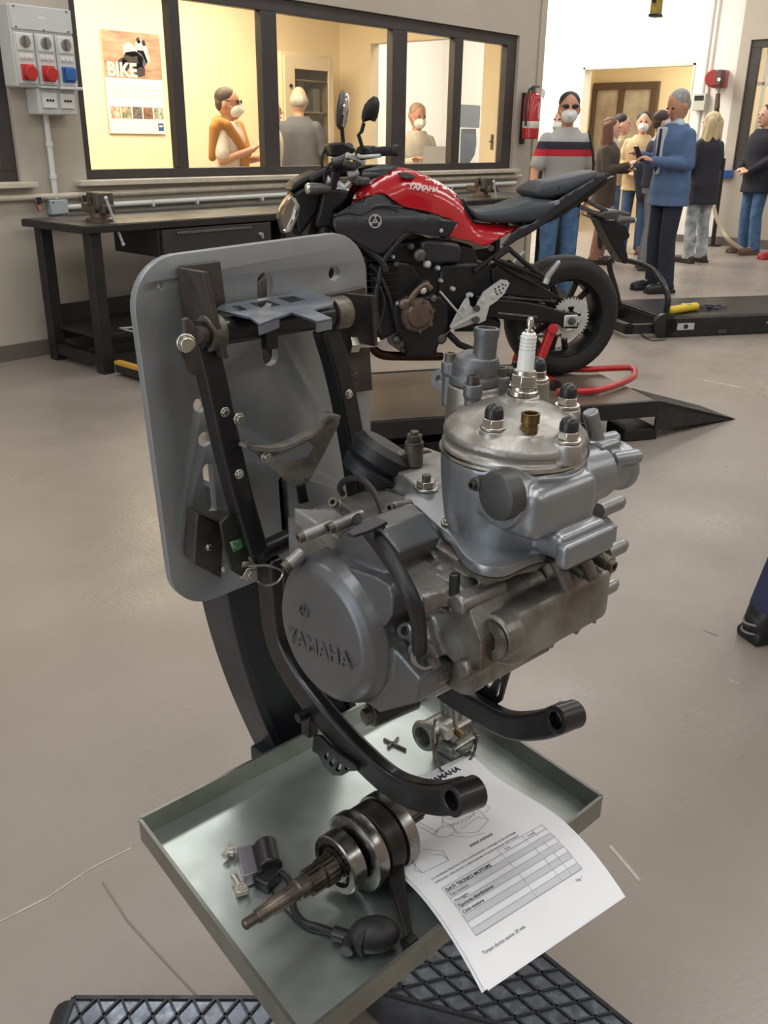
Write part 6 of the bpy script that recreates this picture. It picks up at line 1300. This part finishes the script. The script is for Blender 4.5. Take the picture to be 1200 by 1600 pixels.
# ------------------------------------------------------------------ second lift at the right
L2 = Frame((6.429, 2.878, 0), -34.5)
c = [L2.loc(onz(*q, .13)) for q in ((1025, 493), (1200, 487), (975, 463), (1200, 457))]
l2 = Thing('vehicle_lift', 'long low black lift platform on the floor beyond the motorcycle', 'lift', L2, (1.5, .4, 0))
yN, yF = -.02, .80; x0_, x1_ = .02, 4.2
l2.part('platform', MB().span((x0_, yN, .10), (x1_, yF, .145)), m_lift, bevel=.004); l2.part('deck_sheet', MB().span((x0_+.03, yN+.03, .145), (x1_-.03, yF-.03, .148)), M('dark_deck', srgb(58, 57, 56), .3, .4, var=.15, scale=5))
l2.part('side_plate', MB().span((x0_, yN-.01, .005), (x1_, yN+.01, .14)), m_bench, bevel=.003); l2.part('side_plate', MB().span((x0_, yF-.01, .005), (x1_, yF+.01, .14)), m_bench, bevel=.003)
l2.part('end_plate', MB().span((x0_-.005, yN, .005), (x0_+.02, yF, .13)), m_bench, bevel=.003)
for (u0, u1, z0_, z1_) in ((.10, .24, .055, .105), (.45, .52, .02, .045)): l2.part('data_plate', MB().span((x0_+u0, yN-.014, z0_), (x0_+u1, yN-.009, z1_)), m_silver if u0 < .3 else m_mgrey)
l2.part('plate_mark', MB().cyl((x0_+.17, yN-.017, .08), (x0_+.17, yN-.013, .08), .018, n=16), m_bcap)
mb = MB()
for k in range(13):
    if k in (3, 9): continue
    h_ = .014+.010*((k*5) % 3)/2; mb.span((x0_+.86+k*.034, yN-.0125, .078), (x0_+.882+k*.034, yN-.0115, .078+h_))
l2.part('worn_print', mb, M('faded_white_print', srgb(150, 150, 150), .6))
hoop = smooth_path([L2.loc(onz(*q, .16)) if False else p for q, p in ((0, Vv((-.10, .62, .02))), (0, Vv((-.04, .60, .16))), (0, Vv((-.14, .63, .46))), (0, Vv((-.08, .56, .50))), (0, Vv((.02, .25, .46))), (0, Vv((.06, .06, .30))), (0, Vv((.05, .04, .12))))], 5)
l2.part('handle_hoop', MB().tube(hoop, .022, 10), m_pipeblk); l2.part('pivot_disc', MB().cyl((.02, -.03, .09), (.02, .01, .09), .09, n=24), m_bench)
l2.part('drag_frame', MB().span((-.28, .0, .03), (.02, .05, .10)).span((-.28, .62, .03), (.02, .67, .10)).span((-.28, .0, .03), (-.22, .67, .10)), m_bench, bevel=.004)
# yellow remote lying on the second lift with its curled lead
ra, rb = L2.loc(onz(1048, 488, .165)), L2.loc(onz(1086, 482, .165))
ry = Thing('yellow_remote', 'yellow hand remote lying on the edge of the far lift platform', 'remote', L2, (ra.x, ra.y, .148))
ry.part('body', MB().capsule((ra.x, ra.y, .180), (rb.x, rb.y, .180), .030, .032), M('remote_yellow', srgb(228, 196, 50), .4)); ry.part('keypad', MB().box(((ra.x+rb.x*1.6)/2.6, (ra.y+rb.y*1.6)/2.6, .211), (.07, .035, .006)), m_white, bevel=.002)
for k in range(3): ry.part('button', MB().cyl((ra.x*.35+rb.x*.65+k*.02-.02, ra.y*.35+rb.y*.65, .213), (ra.x*.35+rb.x*.65+k*.02-.02, ra.y*.35+rb.y*.65, .218), .007, n=10), m_bcap)
cw = Vv((rb.x+.14, rb.y+.05, .158)); pts = [(rb.x, rb.y, .17)]
for k in range(40): a = k*.55; pts.append((cw.x+.10*math.cos(a)+.004*k-.06, cw.y+.05*math.sin(a), .158+.003*(k % 5)))
solo('curled_lead', MB().tube(smooth_path(pts, 2), .005, 6), M('dark_blue_lead', srgb(44, 42, 62), .5), 'dark curled lead lying beside the yellow remote', 'cable', L2, (cw.x, cw.y, .15))
p_ = smooth_path([onz(x, y, .008) for x, y in ((998, 505), (1000, 520), (1018, 531), (1040, 530))], 5); solo('floor_cable', MB().tube(p_, .006, 6), m_mgrey, 'thin grey cable looping on the floor at the lift corner', 'cable', base=tuple(p_[0]))
# ------------------------------------------------------------------ people
SK = {}
def skin(t): 
    c = {0: (214, 166, 140), 1: (200, 146, 120), 2: (220, 174, 152)}[t]; return M('skin_%d' % t, srgb(*c), .55, var=.05, scale=20)
def cloth(name, rgb, rgb2=None, scale=10): return M('cloth_'+name, srgb(*rgb), .85, var=0 if rgb2 else .08, scale=scale, rgb2=srgb(*rgb2) if rgb2 else None, bump=.08, bscale=25)
m_mask = M('white_mask_fabric', srgb(238, 238, 236), .8); m_eye = M('dark_eye', srgb(40, 30, 28), .3); m_lip = M('lip', srgb(150, 84, 78), .5)
def torso(mb, g, hem=.90, w=1.0, d=1.0, neck=True, top=1.49):
    rings = []
    secs = [(.86, .165, .115), (.93, .172, .120), (1.02, .160, .112), (1.12, .152, .108), (1.24, .168, .118), (1.33, .170, .118), (1.385, .150, .105), (1.43, .105, .085), (1.475, .064, .064)]
    for z, a, b in secs:
        if z < hem-.001 or z > top: continue
        rings.append([Vv(((a*w+g)*math.cos(2*PI*k/24), (b*d+g)*math.sin(2*PI*k/24)+(.012 if z > 1.2 else 0), z)) for k in range(24)])
    if hem < .86: rings.insert(0, [Vv(((.178*w+g)*math.cos(2*PI*k/24), (.128*d+g)*math.sin(2*PI*k/24), hem)) for k in range(24)])
    mb.loft(rings)
def hand(mb, W, d, n, s):
    """palm and five bent fingers at wrist W along d, n = back of the hand, s = +1/-1 thumb side"""
    d = Vv(d).normalized(); n = Vv(n); n = (n-d*n.dot(d)).normalized(); t = d.cross(n)*s
    for k in (-1, 0, 1): mb.capsule(Vv(W)+t*(k*.020), Vv(W)+d*.085+t*(k*.026), .016, .015, 10)
    for k, L in ((1.5, .062), (.5, .074), (-.5, .070), (-1.5, .054)):
        a = Vv(W)+d*.088+t*(k*.0195); b = a+d*(L*.55)-n*(L*.22); c = b+d*(L*.22)-n*(L*.42); mb.capsule(a, b, .0095, .009, 8); mb.capsule(b, c, .009, .0078, 8)
    a = Vv(W)+d*.025+t*.030; b = a+d*.035+t*.028; mb.capsule(a, b, .013, .011, 8); mb.capsule(b, b+d*.032-n*.008, .011, .009, 8)
def person(label, pos, face, H=1.75, tone=0, hair=('short', (60, 44, 36)), top=None, legs=None, shoes=(40, 36, 36), arms='down', mask=False, yaw=0, nod=0, build=1.0, extra=None, stance=.10, group=None, sleeve=2, vox=.010, feet=None):
    """top: dict(rgb, hem, sleeve colour ...); legs: rgb; arms: (elbow, wrist, hand dir) for right and left in local metres (x right, y forward)"""
    s = H/1.75; F = Frame((pos[0], pos[1], 0), face-90)
    t = Thing.__new__(Thing); t.fr = F; t.base = Vv((0, 0, 0))
    sk = skin(tone)
    A = {'down': (((.245, .0, 1.13), (.255, .05, .88), (0, .15, -1)), ((-.245, .0, 1.13), (-.255, .05, .88), (0, .15, -1))),
         'fold': (((.23, .02, 1.14), (.08, .24, 1.16), (-.8, .3, .2)), ((-.23, .02, 1.14), (-.06, .26, 1.10), (.8, .3, .2))),
         'phone': (((.22, .03, 1.13), (.10, .27, 1.20), (-.3, .7, .5)), ((-.23, .03, 1.14), (-.07, .25, 1.14), (.5, .6, .3))),
         'belly': (((.24, .02, 1.14), (.12, .20, 1.02), (-.9, .3, -.1)), ((-.24, .02, 1.14), (-.10, .21, 1.00), (.9, .3, -.1))),
         'paper': (((.24, .04, 1.13), (.16, .27, 1.17), (.0, .8, .4)), ((-.24, .04, 1.13), (-.16, .27, 1.17), (.0, .8, .4)))}.get(arms, arms)
    sh = ((.165*build, 0, 1.375), (-.165*build, 0, 1.375))
    HC = Vv((0, .02, 1.618)); HR = Matrix.Rotation(math.radians(yaw), 3, 'Z') @ Matrix.Rotation(math.radians(-nod), 3, 'X')
    hd = lambda p: HC+HR @ (Vv(p)*1.09)
    b = MB(); torso(b, -.02, .86, build, build); b.capsule((0, .0, 1.44), (0, .012, 1.54), .052, .050)
    b.ball(HC, (.083, .102, .125), 20, 14, HR); b.capsule(hd((0, .045, -.055)), hd((0, .055, -.085)), .052, .038)
    b.capsule(hd((0, .090, .012)), hd((0, .110, -.022)), .010, .014, 8)
    for x in (-1, 1): b.ball(hd((x*.078, -.005, -.01)), (.012, .022, .032), 8, 6, HR)
    for i in (0, 1):
        e, w_, d = A[i]; b.capsule(sh[i], e, .048, .038); b.capsule(e, w_, .038, .027); hand(b, w_, d, (0, .3, 1) if d[2] > -.5 else (1 if i == 0 else -1, 0, 0), 1 if i == 0 else -1)
    hips = ((.09*build, 0, .90), (-.09*build, 0, .90)); kn = ((stance*1.0, .02, .49), (-stance*1.0, .03, .49)); an = ((stance*1.1, -.02, .085), (-stance*1.1, -.01, .085))
    if feet: an = feet; kn = tuple(tuple(Vv(hips[i]).lerp(Vv(an[i]), .5)+Vv((0, .03, 0))) for i in (0, 1))
    for i in (0, 1):
        b.capsule(hips[i], kn[i], .072, .050); b.capsule(kn[i], an[i], .050, .036); b.capsule(an[i], (an[i][0]*1.1, an[i][1]+.15, .045), .036, .034)
    o = b.build('person', sk, None, remesh=vox, smooth=2); o.matrix_world = F.m @ Matrix.Scale(s, 4); tag(o, label, 'person', group); t.o = o
    P = lambda nm, mb, mat, rm=.011, sm=3, **k: t.part(nm, mb, mat, remesh=rm, smooth=sm, **k)
    if legs:
        mb = MB(); torso(mb, .012, .86, build, build, top=1.03)
        for i in (0, 1): mb.capsule(hips[i], kn[i], .092*build, .072); mb.loft([mb.ring(Vv(kn[i]), Vv((1, 0, 0)), Vv((0, 1, 0)), .072, .074, 16), mb.ring(Vv(an[i])+Vv((0, .005, .02)), Vv((1, 0, 0)), Vv((0, 1, 0)), .068, .075, 16), mb.ring(Vv(an[i])+Vv((0, .01, -.035)), Vv((1, 0, 0)), Vv((0, 1, 0)), .070, .080, 16)])
        P('trousers', mb, legs)
    for i in (0, 1):
        if shoes:
            mb = MB(); mb.capsule((an[i][0], an[i][1]-.035, .055), (an[i][0]*1.15, an[i][1]+.19, .042), .052, .044); mb.box((an[i][0]*1.07, an[i][1]+.07, .015), (.095, .30, .03)); P('shoe', mb, M('shoe_%d_%d_%d' % shoes, srgb(*shoes), .45), .009, 2)
    if top:
        mt = top['mat']; mb = MB(); torso(mb, top.get('g', .014), top.get('hem', .90), build, build)
        ln = top.get('sleeve', 1.0)
        for i in (0, 1):
            e, w_, d = [Vv(q) for q in A[i]]; S0 = Vv(sh[i])
            if ln <= .5: mb.capsule(S0, S0.lerp(e, .75), .062, .066)
            else: mb.capsule(S0, e, .061*top.get('fat', 1), .055*top.get('fat', 1)); mb.capsule(e, e.lerp(w_, ln), .055*top.get('fat', 1), .045)
        P(top.get('name', 'shirt'), mb, mt)
    hs, hc = hair; hm = M('hair_%d_%d_%d' % hc, srgb(*hc), .6, var=.25, scale=40, stretch=(1, 1, .3))
    if hs != 'bald':
        mb = MB()
        if hs == 'fringe': mb.ball(hd((0, -.030, -.005)), (.091, .085, .076), 18, 12, HR)
        else:
            mb.ball(hd((0, -.022, .048)), (.090, .100, .084), 20, 14, HR); mb.ball(hd((0, -.050, .0)), (.086, .064, .075), 16, 10, HR)
        if hs == 'long':
            for x in (-1, 0, 1): mb.capsule(hd((x*.06, -.055, .02)), hd((x*.085, -.075+abs(x)*.03, -.27)), .055, .045)
            for x in (-1, 1): mb.capsule(hd((x*.075, -.02, .05)), hd((x*.085, .0, -.15)), .035, .035)
        P('hair', mb, hm, .008, 2)
    for x in (-1, 1): t.part('eye', MB().ball(hd((x*.031, .088, .012)), (.013, .008, .009), 10, 6, HR), m_eye)
    if mask:
        mb = MB(); mb.ball(hd((0, .052, -.050)), (.068, .070, .062), 18, 12, HR); mb.capsule(hd((0, .10, -.02)), hd((0, .108, -.05)), .020, .026); P('face_mask', mb, m_mask, .007, 2)
        t.part('mask_strap', MB().tube(smooth_path([hd((.060, .05, -.03)), hd((.080, .0, 0)), hd((.082, -.02, .01))], 3), .003, 6).tube(smooth_path([hd((-.060, .05, -.03)), hd((-.080, .0, 0)), hd((-.082, -.02, .01))], 3), .003, 6), m_mask)
    else: t.part('mouth', MB().ball(hd((0, .092, -.062)), (.024, .010, .007), 12, 6, HR), m_lip)
    t.hd = hd; t.A = A; t.P = P; t.HR = HR
    return t
def place(px, py, dist):
    d = ray(px, py); k = dist/math.hypot(d.x, d.y); p = CC+d*k; return (p.x, p.y), p.z
def glasses(t, dark=True):
    mb = MB()
    for x in (-1, 1): mb.ball(t.hd((x*.034, .097, .014)), (.027, .007, .018), 12, 8, t.HR)
    mb.bar([t.hd((-.07, .085, .02)), t.hd((.07, .085, .02))], .006, .006, (0, 0, 1)); mb.bar([t.hd((.066, .085, .02)), t.hd((.08, -.01, .02))], .004, .006, (0, 0, 1)); mb.bar([t.hd((-.066, .085, .02)), t.hd((-.08, -.01, .02))], .004, .006, (0, 0, 1))
    t.part('glasses', mb, m_bcap)
jeans = cloth('blue_denim', (84, 116, 152), (62, 92, 130), 14); navy = cloth('navy_wool', (38, 42, 58)); brown = cloth('brown_jacket', (82, 72, 64)); dark = cloth('dark_jacket', (42, 42, 52))
# striped polo shirt man
def polo():
    m = bpy.data.materials.new('cloth_striped_polo'); m.use_nodes = True; nt = m.node_tree; N = nt.nodes; L = nt.links; b = N['Principled BSDF']; b.inputs['Roughness'].default_value = .85
    tc = N.new('ShaderNodeTexCoord'); sp = N.new('ShaderNodeSeparateXYZ'); L.new(tc.outputs['Object'], sp.inputs[0]); r = N.new('ShaderNodeValToRGB'); mr = N.new('ShaderNodeMapRange')
    mr.inputs[1].default_value = 1.0; mr.inputs[2].default_value = 1.5; L.new(sp.outputs['Z'], mr.inputs[0]); L.new(mr.outputs[0], r.inputs[0]); r.color_ramp.interpolation = 'CONSTANT'
    e = r.color_ramp.elements; e[0].position = 0; e[0].color = (*srgb(172, 170, 166), 1); e[1].position = .49; e[1].color = (*srgb(196, 40, 56), 1)
    for p, c in ((.60, (46, 44, 58)), (.72, (178, 176, 174))): x = e.new(p); x.color = (*srgb(*c), 1)
    L.new(r.outputs[0], b.inputs['Base Color']); return m
xy, H = place(890, 143, 8.35)
p1 = person('man in a grey polo shirt with red and navy stripes behind the motorcycle', xy, 238, H, 1, ('short', (52, 46, 44)), dict(mat=polo(), hem=.88, sleeve=.4, g=.02), jeans, (60, 50, 46), (((.28, .02, 1.12), (.34, .14, .90), (.1, .2, -1)), ((-.25, -.02, 1.13), (-.22, .08, .90), (.3, .2, -1))), True, yaw=-22, build=1.06)
glasses(p1)
p1.part('shirt_strap', MB().tube(smooth_path([(-.16, .10, 1.45), (-.20, .14, 1.25), (-.22, .13, 1.05), (-.20, .10, .92)], 5), .012, 8), m_bcap)
xy, H = place(858, 166, 9.55)
p2 = person('balding person in dark green track trousers partly hidden behind the striped polo man', (xy[0]+.22, xy[1]-.05), 170, H, 2, ('fringe', (170, 160, 150)), dict(mat=cloth('dark_green', (44, 56, 50)), hem=.86, g=.02), cloth('green_track', (38, 52, 46)), (40, 40, 40), 'down', True)
for x in (-.11, .11): p2.part('side_stripe', MB().bar([(x*1.6, .0, .85), (x*1.62, .0, .15)], .012, .012, (0, 1, 0)), m_white)
xy, H = place(955, 183, 11.4)
p3 = person('woman with long auburn hair in a brown jacket and dark boots', xy, -70, H, 2, ('long', (112, 72, 52)), dict(mat=brown, hem=.72, g=.03, name='jacket'), cloth('bare_tights', (150, 110, 98)), (48, 34, 34), 'phone', False, yaw=10)
mb = MB(); mb.capsule((0, .03, 1.46), (0, .06, 1.40), .085, .09); p3.P('scarf', mb, cloth('pale_scarf', (200, 188, 180)))
mb = MB()
for i in (0, 1): x = (.10, -.10)[i]; mb.capsule((x, .03, .42), (x*1.1, -.01, .10), .078, .062)
p3.P('boot', mb, M('dark_boot_leather', srgb(48, 34, 34), .4))
xy, H = place(983, 178, 13.3); p4 = person('dark haired man in profile behind the man in the beige jacket', (xy[0]-.2, xy[1]), -60, H, 0, ('short', (40, 32, 30)), dict(mat=cloth('olive_shirt', (168, 152, 116)), hem=.84, g=.02), jeans, arms='fold')
xy, H = place(1008, 174, 12.6); p5_ = person('masked man in a beige jacket with a dark coat over his arm', xy, 205, H, 0, ('short', (36, 30, 30)), dict(mat=cloth('beige_jacket', (206, 180, 138)), hem=.80, g=.03, name='jacket'), cloth('blue_chino', (70, 94, 132)), (96, 66, 50), 'belly', True)
mb = MB(); mb.capsule((-.10, .22, 1.10), (-.16, .20, .72), .09, .10); mb.capsule((.0, .24, 1.10), (-.10, .24, .74), .07, .09); p5_.P('draped_coat', mb, navy)
xy, H = place(1036, 172, 11.0); p6_ = person('person in a dark vest with pale sleeves and grey trousers facing the grey haired man', (xy[0], xy[1]), -55, H, 0, ('short', (64, 48, 42)), dict(mat=cloth('pale_shirt', (206, 210, 214)), hem=.90, g=.012), cloth('grey_slacks', (124, 128, 138)), (44, 44, 48), 'phone', True)
mb = MB(); torso(mb, .034, .92, 1, 1, top=1.44); p6_.P('vest', mb, dark)
mb = MB(); mb.capsule((.15, .22, 1.0), (-.1, .25, .98), .09, .09); p6_.P('dark_bag', mb, M('bag_black', srgb(44, 42, 46), .5))
xy, H = place(1066, 140, 9.38)
p7 = person('grey haired man in a blue blazer and navy trousers looking at a phone', xy, 152, H, 1, ('short', (158, 156, 152)), dict(mat=cloth('blue_blazer', (84, 108, 146)), hem=.78, g=.034, name='blazer', fat=1.1), navy, (28, 28, 32), (((.24, .0, 1.15), (.12, .27, 1.20), (-.2, .8, .4)), ((-.24, .02, 1.14), (-.09, .27, 1.16), (.4, .7, .3))), False, yaw=8, nod=22, vox=.008, build=1.05)
mb = MB(); mb.prism([(-.06, .140, 1.44), (.06, .140, 1.44), (.03, .150, 1.05), (-.03, .150, 1.05)], (0, .030, 0)); p7.P('shirt_front', mb, cloth('light_blue_shirt', (196, 208, 222)), .008, 1)
p7.part('tie', MB().prism([(-.016, .168, 1.43), (.016, .168, 1.43), (.026, .178, 1.10), (0, .178, 1.06), (-.026, .178, 1.10)], (0, .006, 0)), navy)
mb = MB(); mb.capsule((-.07, .03, 1.47), (.07, .03, 1.47), .045, .045); p7.P('collar', mb, cloth('light_blue_shirt', (196, 208, 222)), .008, 2)
def phone(t, p, d=(0, 1, .5), label='', nm='phone'):
    F = t.fr; s = t.o.matrix_world.to_scale()[0]; q = Vv(p)*s; m = plane_m(q, (1, 0, 0), d)
    mb = MB().add(*sheet(rrect(-.036, -.075, .036, .075, .01, 3), [], .009, m)); return solo(nm, weld(mb), m_bcap, label, 'phone', F, tuple(q))
phone(p7, (.03, .36, 1.22), (0, .5, .8), 'dark phone held by the grey haired man in the blue blazer')
phone(p3, (.04, .36, 1.22), (0, .5, .8), 'dark phone held by the auburn haired woman')
xy, H = place(1116, 174, 11.9)
p8 = person('blonde woman seen from behind in a dark jacket and floral trousers', xy, 70, H, 2, ('long', (204, 184, 144)), dict(mat=dark, hem=.70, g=.032, name='jacket'), cloth('floral', (204, 206, 206), (110, 124, 132), 7), (54, 44, 44), 'belly')
xy, _ = place(1185, 200, 13.0)
p9 = person('man in a dark jacket and jeans at the far window', (12.40, 4.50), 150, 1.80, 0, ('short', (60, 50, 46)), dict(mat=cloth('black_jacket', (34, 36, 46)), hem=.74, g=.036, name='jacket', fat=1.1), jeans, (104, 82, 66), 'belly', build=1.08)
p10 = person('person with red canvas shoes beyond the man in the dark jacket', (12.0, 3.95), 150, 1.7, 0, ('short', (60, 50, 46)), dict(mat=dark, hem=.86), jeans, (176, 60, 64), 'down')
# person in dark work trousers close by at the edge
f0 = onz(1163, 1002)
F11 = Frame((f0.x, f0.y, 0), -30-90); ctr = f0 + F11.e2*.33 + F11.e1*.02
p11 = person('person in dark blue work trousers and black boots standing close at the edge', (ctr.x, ctr.y), -30, 1.78, 0, ('short', (50, 40, 36)), dict(mat=cloth('navy_overall', (44, 48, 76)), hem=.86, g=.02), cloth('navy_work_trousers', (46, 50, 80)), (30, 30, 32), 'fold', vox=.012, feet=((.18, -.20, .085), (-.02, -.24, .085)))
for x, y in ((.18, -.20), (-.02, -.24)):
    p11.P('boot_shaft', MB().capsule((x, y-.02, .07), (x, y, .10), .060, .060), M('boot_leather', srgb(28, 28, 30), .4), .008, 2)
    for z in (.034, .062): p11.part('sole_welt', MB().tube(smooth_path([(x*1.07+.056*math.cos(a), y+.065+.158*math.sin(a), z) for a in [2*PI*k/12 for k in range(12)]], 3, True), .0035, 6, True), M('grey_welt', srgb(130, 130, 126), .6))
# people in the office
def offpos(px, py, Y): p = ony(px, py, Y); return (p.x, p.y), p.z
xy, H = offpos(352, 136, 6.75)
p12 = person('masked man in a white shirt with an ochre sweater over his shoulders', xy, -58, H, 1, ('short', (74, 58, 48)), dict(mat=cloth('white_shirt', (226, 218, 206)), hem=.86, sleeve=.45, g=.02), cloth('khaki', (150, 132, 110)), (70, 54, 46), (((.24, .02, 1.15), (.10, .26, 1.25), (-.3, .6, .7)), ((-.23, .04, 1.14), (-.08, .30, 1.18), (.3, .8, .4))), True)
mb = MB(); mb.capsule((.19, -.01, 1.45), (.0, -.08, 1.46), .06, .065); mb.capsule((-.19, -.01, 1.45), (.0, -.08, 1.46), .06, .065); mb.capsule((.17, .05, 1.44), (.06, .155, 1.25), .05, .045); mb.capsule((-.17, .05, 1.44), (-.05, .16, 1.22), .05, .045); mb.capsule((.05, .16, 1.25), (.03, .165, 1.0), .042, .035); mb.capsule((.22, -.04, 1.42), (.24, -.07, 1.18), .05, .035); p12.P('draped_sweater', mb, cloth('ochre_knit', (186, 128, 60)))
glasses(p12); phone(p12, (-.06, .40, 1.24), (0, .5, .8), 'dark phone held by the man with the ochre sweater')
xy, H = offpos(466, 134, 7.45); p13 = person('balding man in a grey jacket seen from behind by the glass cabinet', xy, 40, H, 0, ('fringe', (170, 164, 156)), dict(mat=cloth('grey_jacket', (96, 98, 106)), hem=.80, g=.034, name='jacket'), navy, arms='fold')
xy, H = offpos(652, 161, 6.55); p14 = person('masked man in a pale jacket holding a white sheet behind the window', xy, -112, H, 1, ('short', (168, 140, 120)), dict(mat=cloth('cream_jacket', (200, 192, 180)), hem=.80, g=.03, name='jacket'), cloth('grey_trousers2', (110, 106, 104)), arms='paper', mask=True, nod=10)
q = Vv((0, .385, 1.22))*(H/1.75); solo('held_paper', MB().prism([(q.x-.13, q.y, q.z-.10), (q.x+.13, q.y, q.z-.10), (q.x+.13, q.y+.05, q.z+.10), (q.x-.13, q.y+.05, q.z+.10)], (0, .002, 0)), m_paper, 'white sheet held up by the masked man in the pale jacket', 'paper', p14.fr, tuple(q))
xy, H = offpos(419, 150, 7.35); p15 = person('person in a light shirt half hidden by the window mullion', xy, -39, H, 0, ('short', (90, 70, 60)), dict(mat=cloth('light_shirt', (214, 206, 196)), hem=.86, g=.012), navy, arms='down')
